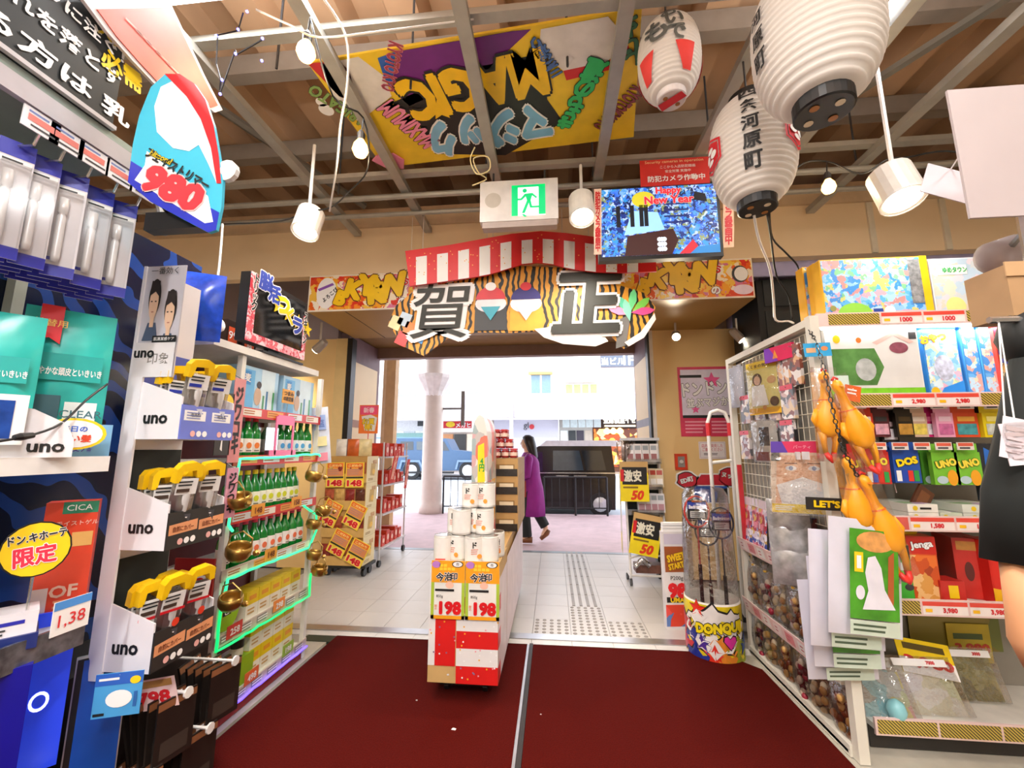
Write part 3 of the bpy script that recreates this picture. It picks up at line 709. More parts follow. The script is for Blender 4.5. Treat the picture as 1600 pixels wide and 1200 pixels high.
def dens(pts, k=5):
    out = []
    for i in range(len(pts)):
        a, b = pts[i], pts[(i + 1) % len(pts)]
        for j in range(k): out.append((a[0] + (b[0] - a[0]) * j / k, a[1] + (b[1] - a[1]) * j / k))
    return out
HEX = [(0, 1), (.87, .55), (.87, -.55), (0, -1), (-.87, -.55), (-.87, .55)]
def emblem(cx, cz, s, m, mi):
    it = []
    for a, b in ((1, .86), (.78, .0)):
        o = dens([(x * a, y * a) for x, y in HEX]); i = dens([(x * b, y * b) for x, y in HEX]); vs, fs = ring_poly(o, i); it.append((vs, fs, cx, cz, s, s, m, 0))
    for k, (x, z, rx, rz) in enumerate(((0, .28, .3, .14), (-.3, -.05, .26, .2), (.3, -.05, .26, .2), (0, -.38, .3, .13))):
        pts = [(x + rx * math.cos(a * math.pi / 8), z + rz * math.sin(a * math.pi / 8)) for a in range(16)]
        it.append((pts, [tuple(range(16))], cx, cz, s, s, mi, .003))
    return it
INKB = mat('#23211f', .6, var=.05)
# smaller white lantern with the street name
t, p, r, h, R, phi = lantern('paper_lantern', 'white ribbed paper lantern with one vertical line of black kanji and red crest', 1175, 238, 2.3, 60, 168, glow=.06)
items_h[0] = h
it = []
kan = '四条河原町'
for i, ch in enumerate(kan):
    vs, fs, e = glyphs(ch, .045, 3); sz = h * .15; it.append((vs, fs, r * .02, h * .40 - i * h * .172, sz / e[0] * .95, sz / e[1] * .95, INKB, 0))
it += emblem(-r * 1.15, -h * .02, r * .5, mat('#d2202b', .6), LP) + emblem(r * 1.22, -h * .02, r * .5, mat('#d2202b', .6), LP)
wrap(t, p, R, phi, it)
# large lantern with the crest
t, p, r, h, R, phi = lantern('paper_lantern', 'largest white paper lantern, cut by the top of the frame, with grey hexagon crest', 1272, 60, 1.75, 86, 225, glow=.06)
items_h[0] = h
it = emblem(r * .25, h * .215, r * .58, mat('#4c4a4a', .6), LP)
for i, ch in enumerate('河原町'):
    vs, fs, e = glyphs(ch, .045, 3); sz = h * .14; it.append((vs, fs, -r * .92, h * .17 - i * h * .165, sz / e[0] * .9, sz / e[1] * .9, INKB, 0))
wrap(t, p, R, phi, it)
# small red-and-white lantern
t, p, r, h, R, phi = lantern('paper_lantern', 'small white and red paper lantern with grey brush letters beside the ceiling board', 1045, 95, 2.25, 47, 122, topcap=False, botm=mat('#d9d0cd', .4), glow=.06)
items_h[0] = h
it = []
for ch, x, z, s in (('お', .1, .36, .2), ('も', -.35, .12, .3), ('い', .25, .22, .22), ('で', .3, .0, .22)):
    vs, fs, e = glyphs(ch, .05, 3); it.append((vs, fs, r * x, h * z, h * s / e[0], h * s / e[1], mat('#5d605c', .6), 0))
for x in (-.75, .55, 1.8, -2.0):
    vs, fs = grid_poly(lambda u, v: ((u - .5) * (.35 + .45 * v), v - .5)); it.append((vs, fs, r * x, -h * .27, r * .8, h * .3, mat('#e23a33', .6), 0))
wrap(t, p, R, phi, it, 'pattern')
d = Dec(frm((p.x, p.y, p.z - h / 2 - r * .235), (1, 0, 0), (0, -1, 0)), .002)
d.poly([(-r * .4, -r * .12), (r * .2, r * .4), (r * .42, r * .2), (-r * .2, -r * .38)], RED, 1); d.done(t, 'stripe')
# ---- graffiti board hung flat under the ceiling
BZ = 3.74
cs = [PZ(x, y, BZ) for x, y in ((1003, 12), (480, 98), (600, 262), (990, 214))]
ctr = sum(cs, Vector()) / 4
bd = thing('graffiti_ceiling_board', 'large yellow graffiti board hung flat under the ceiling with upside-down letters', 'sign board', tuple(ctr))
mb = MB(); mb.add(cs + [c + Vector((0, 0, .015)) for c in cs], [(3, 2, 1, 0), (4, 5, 6, 7), (0, 1, 5, 4), (1, 2, 6, 5), (2, 3, 7, 6), (3, 0, 4, 7)])
mb.build('panel', mat('#f2cb2c', .5, var=.12, sc=6), bd)
# frame seen from below; print placed by pixel on that plane
def bq(x, y): q = PZ(x, y, BZ); return (-(q.x), q.y)
d = Dec(frm((0, 0, BZ), (-1, 0, 0), (0, 1, 0)), .003)
YL, PU, PK, BL, GR = mat('#f5c510', .45), mat('#6d1f7a', .45), mat('#ee8fb0', .45), mat('#7fbce0', .45), mat('#30c46a', .45)
d.poly([bq(*q) for q in ((620, 80), (800, 48), (830, 45), (760, 110), (640, 165), (612, 140))], PU, 1)
d.poly([bq(*q) for q in ((590, 90), (618, 80), (612, 140), (600, 120))], mat('#2a62b8', .45), 1)
d.poly([bq(*q) for q in ((500, 100), (560, 88), (600, 118), (612, 150), (560, 190), (520, 150))], mat('#e7e2dd', .5), 1)      # plain pale patch
d.poly([bq(*q) for q in ((845, 45), (950, 25), (980, 60), (950, 95), (880, 110), (842, 78))], mat('#e7e2dd', .5), 1)         # plain pale patch
d.poly([bq(*q) for q in ((880, 110), (950, 95), (982, 70), (985, 85), (955, 108), (885, 125))], mat('#d3232a', .45), 1)
d.poly([bq(*q) for q in ((480, 98), (530, 96), (545, 108), (560, 160), (530, 150))], mat('#c92a32', .45), 1)
d.poly([bq(*q) for q in ((612, 160), (740, 105), (850, 82), (855, 155), (880, 190), (790, 242), (680, 240), (650, 185))], INK, 1)
def btext(s, x, y, hx, hy, rot, m, out=None, w=None, bold=.05, og=.05, vert=False):
    a = bq(x, y); b = bq(x, y + 10); k = math.hypot(a[0] - b[0], a[1] - b[1]) / 10     # metres per pixel (vertical)
    a2 = bq(x + 10, y); kx = math.hypot(a[0] - a2[0], a[1] - a2[1]) / 10
    d.text(s, a[0], a[1], hy * k, m, w=(w or hx) * kx, rot=rot, bold=bold, og=og, layer=3, out=out, vert=vert)
btext('MAGIC', 738, 136, 236, 70, 9, YL, INK, bold=.085, og=.07)
btext('マジック', 762, 204, 200, 58, 7, BL, PAPER, bold=.1, og=.07)
btext('きもの道', 905, 150, 34, 110, -22, GR, INK, bold=.09, vert=True)
btext('MAXIMUM', 640, 195, 100, 26, -62, PK, INK, bold=.07)
btext('KYOTO KYO', 612, 105, 90, 18, 60, mat('#a5434e', .5), PK)
btext('三条通り', 852, 88, 24, 70, 30, mat('#4a6fae', .5), INK, vert=True, bold=.06)
btext('しじょう', 985, 60, 26, 90, 15, mat('#3f7a4a', .5), INK, vert=True, bold=.07)
btext('KYOTOKYOTO', 965, 170, 90, 20, 55, mat('#9c4c4c', .5), INK)
btext('ARIGATO', 530, 165, 90, 18, -55, mat('#86a95a', .5), INK)
a = bq(688, 170); d.star(a[0], a[1], .09, YL, 4, rot=-90); d.ell(*bq(510, 170), .05, .05, PAPER, 3); d.ell(*bq(502, 158), .035, .035, PAPER, 3)
d.done(bd, 'lettering')
# pink cut-out hanging off its near corner
q = PZ(600, 250, BZ - .02)
tag(MB().prism([(0, 0), (.06, -.05), (.2, -.06), (.26, .02), (.22, .12), (.08, .1)], .01, Matrix.Translation((q.x - .1, q.y, q.z))).build('pink_cutout', PK), 'pink jagged cut-out at the lower left corner of the graffiti board', 'cut-out')
# ---- exit sign
x0, x1, z0, z1 = rectY(750, 281, 872, 344, 2.95)
t = thing('exit_sign', 'white exit sign box with green running man pictogram', 'exit sign', ((x0 + x1) / 2, 3.0, z0))
pbox('housing', mat('#ebe5e1', .4), t, x0, x1, 2.95, 3.03, z0, z1)
pbox('lower_strip', mat('#b3a39c', .4), t, x0 + .02, x1 - .01, 2.955, 3.03, z0 - .05, z0 - .001)
W, Hh = x1 - x0, z1 - z0
d = Dec(FR((x0, 2.95, z0)), .0015)
G = mat('#06c878', .4, var=0, emit=.55); LW = mat('#f4fff8', .4, var=0, emit=.6)
gx0, gx1, gy0, gy1 = W * .41, W * .84, Hh * .1, Hh * .86
d.ell(W * .17, Hh * .52, W * .105, W * .105, mat('#c9c1b6', .6), 1)
d.rect(gx0, gy0, gx1, gy1, LW, 1).rect(gx0, gy0, gx0 + W * .08, gy1, G, 2).rect(gx1 - W * .085, gy0 + Hh * .02, gx1, gy1, G, 2).rect(gx0, gy1 - Hh * .06, gx1, gy1, G, 2)
mx, my = (gx0 + gx1) / 2 - W * .01, (gy0 + gy1) / 2
S = Hh * .011
def man(pts, lay=3): d.poly([(mx + x * S, my + y * S) for x, y in pts], G, lay)
d.ell(mx - 6 * S, my + 21 * S, 4.6 * S, 4.6 * S, G, 3)
man([(-6, 14), (8, 15), (10, 12), (6, -2), (-1, -2), (-4, 8)]); man([(-6, 14), (-3, 9), (-12, 0), (-22, 0), (-22, 4), (-14, 4)]); man([(6, 15), (10, 15), (20, 5), (17, 3), (8, 11)])
man([(-1, 0), (5, 0), (-6, -29), (-12, -29)]); man([(1, 0), (6, 0), (9, -14), (25, -14), (25, -18), (5, -18)]); man([(-12, -32), (-8, -31), (-2, -36), (-6, -38)])
d.done(t, 'pictogram')
for X in (x0 + .1, x1 - .1): MB().tube([(X, 2.99, z1), (X, 2.99, CZ - .03)], .008, 6).build('hanger_rod', DGREY, t)
# ---- surveillance screen with red signs
TYY = 2.95
x0, x1, z0, z1 = rectY(938, 292, 1122, 398, TYY)
t = thing('surveillance_screen', 'hanging flat screen showing a blue picture of the shop aisle', 'screen', ((x0 + x1) / 2, TYY + .03, z0))
pbox('casing', BLACK, t, x0 - .02, x1 + .02, TYY, TYY + .06, z0 - .03, z1 + .015)
W, Hh = x1 - x0, z1 - z0
d = Dec(FR((x0, TYY, z0)), .001)
E_ = .75
SA = art(['#2b5fd0', '#6fa4ea', '#16307c', '#2a86c8', '#a8c0ea', '#1a2c70', '#3f74d8', '#10204c', '#7a8a5a', '#4a90d0'], 46, 3, emit=E_)
d.rect(0, 0, W, Hh, SA, 1)
FB = mat('#8fc4ee', .5, var=.05, emit=E_)
d.poly([(W * .2, Hh * .3), (W * .55, Hh * .36), (W * .5, Hh * .62), (W * .28, Hh * .66)], FB, 2).poly([(W * .2, 0), (W * .23, Hh * .29), (W * .62, Hh * .37), (W * .66, Hh * .2), (W * .6, 0)], mat('#3c1a18', .5, var=.05, emit=.4), 2)
for x in (.14, .26, .34, .38): d.rect(W * x, Hh * .42, W * (x + .035), Hh * .74, mat('#101525', .5, var=0), 3)
d.poly([(W * .8, Hh * .78), (W * .92, Hh * .74), (W * .91, Hh * .86), (W * .82, Hh * .9)], mat('#101525', .5, var=0), 3)
for i in range(4): d.rect(W * .55, Hh * (.45 + i * .09), W * .76, Hh * (.475 + i * .09), mat('#1a2d7a', .5, var=0, emit=.3), 3)
d.poly([(W * .66, 0), (W * .78, Hh * .2), (W * .82, Hh * .1), (W * .75, 0)], mat('#c52a38', .5, var=0, emit=.5), 3)
for k in range(9): d.ell(W * (.5 + .02 * (k % 3)), Hh * (.08 + .07 * (k // 3)), W * .022, W * .022, mat('#d6e2ee', .5, var=0, emit=.6), 3, n=8)
d.poly([(W * .72, Hh * .08), (W * 1.0, Hh * .12), (W, 0), (W * .76, 0)], mat('#2f7fc4', .5, var=0, emit=.6), 2)
d.ell(W * .38, Hh * .82, W * .1, Hh * .12, mat('#c9c02e', .5, var=0, emit=.6), 3)
d.text('Happy', W * .6, Hh * .93, Hh * .13, mat('#e0263a', .5, var=0, emit=.6), bold=.06, out=PAPER).text('New Year', W * .6, Hh * .8, Hh * .12, mat('#e0263a', .5, var=0, emit=.6), bold=.05, out=PAPER, layer=4)
d.done(t, 'screen_image')
MB().tube([((x0 + x1) / 2, TYY + .1, z1 - .1), ((x0 + x1) / 2, TYY + .1, CZ)], .02, 8).build('hanging_pole', DGREY, t)
pbox('mount_plate', DGREY, t, (x0 + x1) / 2 - .1, (x0 + x1) / 2 + .1, TYY + .061, TYY + .1, z0 + .1, z1 - .05)
RS = mat('#d42a24', .45)
a0, a1, b0, b1 = rectY(1000, 248, 1108, 287, TYY - .01)
t = thing('security_sign', 'red camera warning sign standing on top of the hanging screen', 'sign', ((a0 + a1) / 2, TYY - .01, b0))
pbox('board', RS, t, a0, a1, TYY - .012, TYY - .006, b0 - .01, b1)
d = Dec(FR((a0, TYY - .012, b0)), .001); W2, H2 = a1 - a0, b1 - b0
d.text('防犯カメラ作動中', W2 * .52, H2 * .22, H2 * .25, PAPER, bold=.03).text('Security cameras in operation', W2 * .5, H2 * .88, H2 * .14, mat('#f6cf9c', .5), w=W2 * .85)
d.text('ここから入店防犯録画', W2 * .55, H2 * .68, H2 * .12, PAPER).text('安全対策 実施中', W2 * .55, H2 * .5, H2 * .12, PAPER); d.done(t, 'lettering')
for i, (c, sgn, txt) in enumerate((((933, 293, 938, 398), -1, '防犯カメラ録画中'), ((1120, 300, 1136, 392), 1, 'カメラ録画中'))):
    xa = x0 - .055 if sgn < 0 else x1 + .018; za = z0 + (.02 if sgn < 0 else .03); L = Hh * (.98 if sgn < 0 else .86)
    t2 = thing('warning_strip', 'narrow upright pink strip with red letters on the %s edge of the hanging screen' % ('left' if sgn < 0 else 'right'), 'sign strip', (xa, TYY, za))
    k = -.02 if sgn < 0 else .07
    M = frm((xa, TYY - .004, za), (1, 0, 0), (k, 0, 1) if sgn > 0 else (-k * 1.5, 0, 1))
    wd = .055 if sgn < 0 else .075
    MB().prism([(0, 0), (wd, 0), (wd, L), (0, L)], .003, M).build('strip', mat('#f3d3bb', .5), t2)
    dd = Dec(M @ Matrix.Translation((0, 0, .003)), .001); dd.text(txt, wd / 2, L / 2, L * .92, RED, w=wd * .75, vert=True, bold=.06); dd.done(t2, 'lettering')
# ---- striped arch board and tiger board
SY = 3.5
def sp(x, y): q = PY(x, y, SY); return (q.x, q.z)
top = [(633, 392), (700, 383), (760, 372), (800, 365), (845, 361), (885, 364), (930, 370), (980, 380), (1024, 384)]
bot = [(1026, 424), (980, 426), (930, 425), (890, 420), (865, 413), (840, 410), (815, 413), (790, 421), (760, 430), (700, 439), (640, 447)]
pts = [sp(*q) for q in top + bot]
t = thing('striped_valance_board', 'red and white striped arched board hung above the tiger board', 'sign board', (sp(830, 0)[0], SY, min(p_[1] for p_ in pts)))
MB().prism(pts[::-1], -.02, frm((0, SY + .001, 0), (1, 0, 0), (0, 0, 1))).build('panel', mat('#d81f22', .45, var=.04), t)
def interp(L, x):
    for (xa, ya), (xb, yb) in zip(L, L[1:]):
        if min(xa, xb) <= x <= max(xa, xb): return ya + (yb - ya) * (x - xa) / (xb - xa)
    return L[-1][1]
d = Dec(FR((0, SY - .0005, 0)), .001)
x = 650
while x < 1010:
    wd = 17; yt0, yt1 = interp(top, x) + 12, interp(top, x + wd) + 12; yb0, yb1 = interp(bot, x), interp(bot, x + wd)
    d.poly([sp(x, yb0), sp(x + wd, yb1), sp(x + wd, yt1), sp(x, yt0)], PAPER, 1); x += 33
for k in range(70):
    xx = random.uniform(640, 1020); yy = random.uniform(interp(top, xx) + 5, interp(bot, xx) - 4); q = sp(xx, yy); d.ell(q[0], q[1], .006, .006, mat('#f2b05a', .5), 2, n=6)
d.done(t, 'stripe')
for px in (660, 770, 850, 920, 1000):
    a = sp(px, interp(top, px)); MB().tube([(a[0], SY + .01, a[1] - .02), (a[0], SY + .01, CZ)], .003, 5).build('hanging_line', mat('#cfcac4', .5), t)
TY = 3.58
def tp(x, y): q = PY(x, y, TY); return (q.x, q.z)
out = [(607, 505), (618, 478), (650, 452), (720, 438), (800, 415), (880, 418), (950, 440), (1008, 458), (1024, 480), (1016, 515), (1000, 530), (975, 545), (955, 525), (870, 515), (800, 520), (745, 519), (700, 528), (662, 556), (628, 540)]
pts = [tp(*q) for q in out]
t = thing('new_year_tiger_board', 'tiger striped new year board with two huge black brush kanji', 'sign board', (tp(815, 0)[0], TY, min(p_[1] for p_ in pts)))
MB().prism(pts[::-1], -.018, frm((0, TY, 0), (1, 0, 0), (0, 0, 1))).build('panel', wavy('#d9952c', '#17120d', 5.5, .5, 7, 'X', .6), t)
for ch, px, py, wpx, hpx in (('賀', 690, 487, 104, 98), ('正', 918, 474, 108, 102)):
    q = tp(px, py); k = TY / FPX
    for lay, m, bo in ((.012, PAPER, .12), (.03, mat('#2b2a22', .55, var=.05), .05 if ch == '正' else .02)):
        vs, fs, e = glyphs(ch, bo, 4); e0 = glyphs(ch, .05, 4)[2]; sx, sz = wpx * k / e0[0], hpx * k / e0[1]
        M = frm((q[0], TY - .001, q[1]), (1, 0, 0), (0, 0, 1)); mb = MB()
        mb.add([(a_ * sx + .12 * b_ * sz, b_ * sz, lay + k_ * .0008) for a_, b_, k_ in vs], fs, 0, M); mb.build('brush_letter' if lay > .02 else 'letter_outline', m, t)
d = Dec(FR((0, TY, 0)), .004)
for px, dark, dome, lowc in ((767, '#2c2c2e', '#d12430', '#2c2c2e'), (822, '#e89b20', '#241a6c', '#e89b20')):      # plain robe-and-cap blocks
    q = tp(px, 485); s = .15
    d.poly([(q[0] - s, q[1] - .19), (q[0] + s, q[1] - .19), (q[0] + s * .95, q[1] + .05), (q[0] - s * .95, q[1] + .05)], mat(dark, .45), 2)
    d.ell(q[0], q[1] + .06, s * .95, .085, mat('#ece4e6', .45), 3); d.ell(q[0], q[1] + .1, s * .9, .12, mat(dome, .45), 4, a0=0, a1=180)
    d.ell(q[0], q[1] + .22, .05, .04, PAPER if dome == '#d12430' else mat('#d12430', .45), 5); d.poly([(q[0] - .09, q[1] + .03), (q[0] + .09, q[1] + .03), (q[0], q[1] - .1)], mat('#2f9fb4' if dome == '#d12430' else '#e6d9d2', .45), 5)
for k, (px, py, a, c) in enumerate(((975, 478, 120, '#5cbf9a'), (988, 470, 80, '#6ed08a'), (1000, 478, 40, '#7ccb52'), (1003, 487, 5, '#d94a8c'), (968, 487, 160, '#ef8fb4'), (980, 486, 100, '#86d8b4'))):
    q = tp(px, py); ca, sa = math.cos(math.radians(a)), math.sin(math.radians(a)); L = .11
    d.poly([(q[0] + ca * L * u - sa * L * v, q[1] + sa * L * u + ca * L * v) for u, v in ((-.9, 0), (0, .32), (.6, .25), (1, 0), (.6, -.25), (0, -.32))], mat(c, .45), 2 + k * .3)
d.poly([tp(*q) for q in ((965, 500), (985, 492), (978, 540), (962, 545))], mat('#6e6a66', .5), 2)
for c, (px, py) in (('#c8d9e6', (632, 500)), ('#3f8ed0', (655, 525)), ('#e9822b', (640, 515)), ('#d63b3b', (628, 530)), ('#f3e6b0', (618, 505))):
    q = tp(px, py); d.poly([(q[0] - .07, q[1] - .03), (q[0] + .03, q[1] - .08), (q[0] + .08, q[1] + .04), (q[0] - .02, q[1] + .08)], mat(c, .3), 2.5)
d.done(t, 'print')
sn = [tp(*q) for q in ((835, 515), (860, 512), (900, 522), (945, 528), (950, 534), (930, 542), (880, 538), (850, 528))]
MB().prism(sn[::-1], -.012, frm((0, TY - .02, 0), (1, 0, 0), (0, 0, 1))).build('cloud_cutout', mat('#e9e1da', .5), t)
sn = [tp(*q) for q in ((975, 536), (1000, 520), (1022, 490), (1024, 500), (1006, 528), (982, 542))]
MB().prism(sn[::-1], -.012, frm((0, TY - .02, 0), (1, 0, 0), (0, 0, 1))).build('cloud_cutout', mat('#e9e1da', .5), t)
for px in (640, 760, 880, 1000):
    a = tp(px, 445); MB().tube([(a[0], TY + .01, a[1]), (a[0], TY + .01, CZ)], .003, 5).build('hanging_line', mat('#cfcac4', .5), t)
# ---- long graffiti banner on the beam
x0, x1 = -2.53, 1.92; z0, z1 = SOF + .0, 3.222
t = thing('long_graffiti_banner', 'long orange graffiti banner along the beam over the doorway', 'banner', ((x0 + x1) / 2, BY, z0))
pbox('banner_sheet', mat('#f2e6d4', .5), t, x0, x1, BY - .012, BY - .001, z0, z1)
d = Dec(FR((x0, BY - .012, z0)), .0015); W, Hh = x1 - x0, z1 - z0
BA = art(['#e8621c', '#f2a324', '#f7d046', '#d8321e', '#f6e4c4', '#ef8a2a', '#f8ecd8', '#f2c04a', '#e04a2a', '#d87a9a'], 17, 5, rough=.3, warp=.8)
d.rect(.012, .015, W - .012, Hh - .015, BA, 1)
gy = mat('#f2c40e', .4, var=.05); gb = mat('#6a3a0c', .5)
for cx in (.62, W - .75):
    for ch, dx, dy, s, ro in (('B', -.26, -.06, .17, -20), ('K', -.12, .03, .22, -15), ('Y', .02, .07, .24, -6), ('K', .13, -.02, .24, 6), ('W', .27, .05, .27, 12)):
        d.text(ch, cx + dx, Hh / 2 + dy, s, gy, rot=ro, bold=.12, layer=4, out=gb, og=.07)
    d.text('お', cx + .42, Hh * .75, .09, RED, bold=.08, layer=4, out=PAPER, og=.12).text('の', cx + .4, Hh * .2, .08, PAPER, bold=.08, layer=4, out=INK)
for cx in (.2, W - .28 - 1.25):
    d.ell(cx, Hh * .5, .11, .17, PAPER, 3).text('よろこび', cx + .04, Hh * .45, .05, INK, w=.2, rot=42, bold=.05, layer=4).poly([(cx - .1, Hh * .62), (cx + .06, Hh * .78), (cx + .08, Hh * .72), (cx - .08, Hh * .56)], mat('#8a55b4', .4), 4)
d.ell(W - .12, Hh * .6, .075, .085, DGREY, 3).ell(W - .11, Hh * .6, .062, .07, PAPER, 4).ell(W - .1, Hh * .2, .09, .05, mat('#efd9ea', .4), 3)
d.done(t, 'print')
# small spot lamps on the gold walls
def wallspot(px, py, Y, tilt, label, face):
    p = PY(px, py, Y)
    t = thing('track_spot', label, 'spot lamp', tuple(p))
    MB().tube([(p.x, p.y, SOF), (p.x, p.y, p.z + .03)], .012, 6).build('stem', mat('#b7ada0', .4, .4), t)
    d_ = Vector(face).normalized()
    rot = d_.to_track_quat('-Z', 'Y').to_matrix().to_4x4(); M = Matrix.Translation(p) @ rot
    MB().lathe([(.035, .09), (.045, .06), (.05, -.07), (.047, -.075)], 14, M).build('can', mat('#9b9084', .4, .4), t)
    MB().lathe([(.042, -.08), (.042, -.078)], 14, M).build('lens', mat('#fff2d8', .4, var=0, emit=14), t)
    lamp_light('track_light', 'SPOT', tuple(p + d_ * .1), 80, (1, .86, .62), .04, rot=d_.to_track_quat('-Z', 'Y').to_euler(), spot=100)
wallspot(1056, 524, 4.7, 0, 'small spot lamp glaring at the viewer above the pink poster', (-.25, -1, -.55))
wallspot(1152, 524, 4.6, 0, 'small grey spot lamp above the wire grid, aimed right', (.5, -.3, -.8))
wallspot(500, 541, 4.3, 0, 'small spot lamp behind the black television', (-.8, .2, -.6))
# ================================================================ left side: near shelving, brand stand, bottle shelf
ST = {}
XF = -1.5
GREYM = mat('#8f9a90', .5, .1, var=.06); FOIL = wavy('#0a1430', '#1c3f86', 3, .18, 12, 'DIAGONAL', .6)
sh = thing('shelving_unit', 'grey metal shelving bay at the left edge under the black board', 'shelf', (-1.75, .8, 0))
pbox('back_panel', FOIL, sh, -1.99, -1.97, .1, 2.05, .05, 2.44)
for y in (.12, .78, 1.25):
    pbox('upright', mat('#a3a79c', .5, .2), sh, -1.968, -1.93, y, y + .035, 0, 2.44)
pbox('canopy', GREYM, sh, -1.968, XF - .002, .1, 1.285, 2.45, 2.5); pbox('canopy_lip', mat('#b9b4b8', .35, .2), sh, XF - .001, XF + .02, .1, 1.285, 2.40, 2.46)
for z in (1.375, .84, .42):
    pbox('shelf_board', mat('#c9cbc8', .45), sh, -1.929, XF, .1, 1.285, z, z + .018)
    pbox('price_rail', mat('#8d9298', .22, .7, var=.5, sc=30) if z < 1 else WHITE, sh, XF + .001, XF + .012, .1, 1.285, z - .03, z + .045 if z > .8 and z < 1 else z + .02)
# blister packs on hooks
hz = PX(110, 268, -1.55).z
pk = thing('trimmer_pack', 'x', 'blister pack', (0, 0, 0), 'blue and white blister packs on hooks')
hgt = hz - PX(110, 440, -1.55).z
MB().box(-.004, 0, -.036, .036, 0, hgt).build('card', mat('#ded9dc', .4), pk)
d = Dec(RT((0, -.036, 0)), .0008); BLU = mat('#2a2ca8', .35)
d.rect(0, hgt * .86, .072, hgt, BLU).rect(0, 0, .072, hgt * .1, BLU).rect(.004, hgt * .8, .068, hgt * .845, PAPER, 2).rect(.01, hgt * .815, .05, hgt * .83, INK, 3).rect(0, hgt * .14, .03, hgt * .17, BLU, 2); d.done(pk)
MB().box(.001, .03, -.028, .03, hgt * .08, hgt * .78).build('blister', clear(fac=.05), pk)
MB().lathe([(.009, 0), (.011, .02), (.011, hgt * .42), (.007, hgt * .45), (.012, hgt * .46), (.012, hgt * .6)], 10, Matrix.Translation((.014, -.01, hgt * .12))).build('trimmer', mat('#e9e4e2', .3, .1), pk, True)
cols = [PX(px, 340, -1.56).y for px in (2, 50, 100, 147, 188)]
lab = ['far left', 'second', 'middle', 'fourth', 'rightmost']
for i, y in enumerate(cols):
    for k in range(4):
        place(pk, ST, (-1.55 - .05 * k, y + .006 * k, hz - hgt), rotz=random.uniform(-.7, -.45), label='blue and white trimmer blister pack, %s hook, %s from the front' % (lab[i], ORDW[k]))
    MB().tube([(-1.96, y, hz - .012), (-1.5, y, hz - .012), (-1.49, y, hz + .02)], .004, 5).build('hook', CHROME, sh)
    tg = MB().box(-1.49, -1.486, y - .045, y + .045, hz + .02, hz + .085).build('price_tag', mat('#e8e4e6', .4), sh)
    d = Dec(RT((-1.486, y - .045, hz + .02)), .0008); d.rect(.012, .025, .075, .045, mat('#d6776e', .5)).rect(.012, .05, .06, .056, mat('#6d7fb5', .5)).rect(.02, .01, .08, .016, DGREY); d.done(tg)
# teal pouches
def fcam(x, y): return math.atan2(-x, y)          # rotz that turns a face at -Y towards the camera
def pouch_thing(name, label, cat, p, w_, h_, d_, front, rot, bag=None, decs=None, group=None, seed=0, back=None):
    t = thing(name, label, cat, p, group); t.location = p
    o = MB().pouch(w_, h_, d_, Matrix.Translation(p), seed=seed).build('pouch', front, t, True)
    if decs:
        dd = Dec(FR((p[0] - w_ / 2, p[1] - d_ / 2 - .004, p[2])), .0012); decs(dd, w_, h_); dd.done(t)
    t.rotation_euler = (0, 0, rot)
    return t
TEAL = mat('#35b9b0', .25, var=.25, sc=7)
def teal_print(d, w_, h_):
    d.poly([(w_ * .16, h_), (w_ * .4, h_), (w_ * .4, h_ * .74), (w_ * .28, h_ * .78), (w_ * .16, h_ * .76)], RED, 1).text('詰替用', w_ * .28, h_ * .88, h_ * .05, mat('#f0c05a', .4), layer=2)
    d.rect(w_ * .08, h_ * .5, w_ * .9, h_ * .68, mat('#2aa49d', .3), .5).text('すこやかな頭皮といきいき', w_ * .5, h_ * .56, h_ * .055, PAPER, w=w_ * .8, bold=.03, layer=2)
    d.rect(w_ * .1, h_ * .06, w_ * .5, h_ * .4, mat('#3d5f68', .3), 1).rect(w_ * .55, h_ * .1, w_ * .9, h_ * .36, mat('#e9ece8', .3), 1).text('CLEAR', w_ * .74, h_ * .28, h_ * .05, mat('#3f6a70', .4), layer=2).rect(w_ * .6, h_ * .12, w_ * .86, h_ * .2, mat('#5d9db3', .3), 2)
for i, (px, py, r_) in enumerate(((100, 588, .0), (-18, 590, -.1))):
    p = PX(px, py, -1.68); base = Vector((p.x, p.y, 1.394)); h_ = (PX(px, 482, -1.68).z - 1.394)
    t = pouch_thing('refill_pouch', ['teal refill pouch with red ribbon, nearer to the white brand stand', 'teal refill pouch with red ribbon cut by the left frame edge'][i], 'pouch', tuple(base), h_ * .44, h_, .08, TEAL, fcam(p.x, p.y) + r_, decs=teal_print, seed=i)
# white brand tray with screen and cable
p = PX(45, 690, -1.56)
t = thing('display_tray', 'white rounded display tray with black brand letters on the upper left shelf', 'tray', (p.x, p.y, 1.394)); a = fcam(p.x, p.y)
M = Matrix.Translation((p.x, p.y, 1.394))
MB().prism([(-.14, 0), (.09, 0), (.09, .05), (.07, .1), (.0, .14), (-.14, .16)], .02, M @ frm((0, -.05, 0), (1, 0, 0), (0, 0, 1))).build('front_plate', mat('#eae7ea', .3, .05), t)
MB().box(p.x - .14, p.x + .085, p.y - .049, p.y + .08, 1.394, 1.43).build('base', WHITE, t)
d = Dec(FR((p.x, p.y - .07, 1.394)), .001); d.text('uno', .035, .028, .026, INK, bold=.04).text('uno', -.09, .028, .026, INK, bold=.04); d.done(t, 'lettering')
t.rotation_euler = (0, 0, a)
p = PX(6, 632, -1.52)
t = thing('promo_screen', 'small promo screen in white frame at the left frame edge', 'screen', (p.x, p.y, 1.47))
pbox('frame', WHITE, t, p.x - .11, p.x + .045, p.y - .012, p.y + .012, 1.43, 1.57); pbox('display', mat('#1d3f86', .2, var=.4, sc=30, emit=.3), t, p.x - .1, p.x + .02, p.y - .014, p.y - .0125, 1.447, 1.553)
t.rotation_euler = (0, 0, fcam(p.x, p.y))
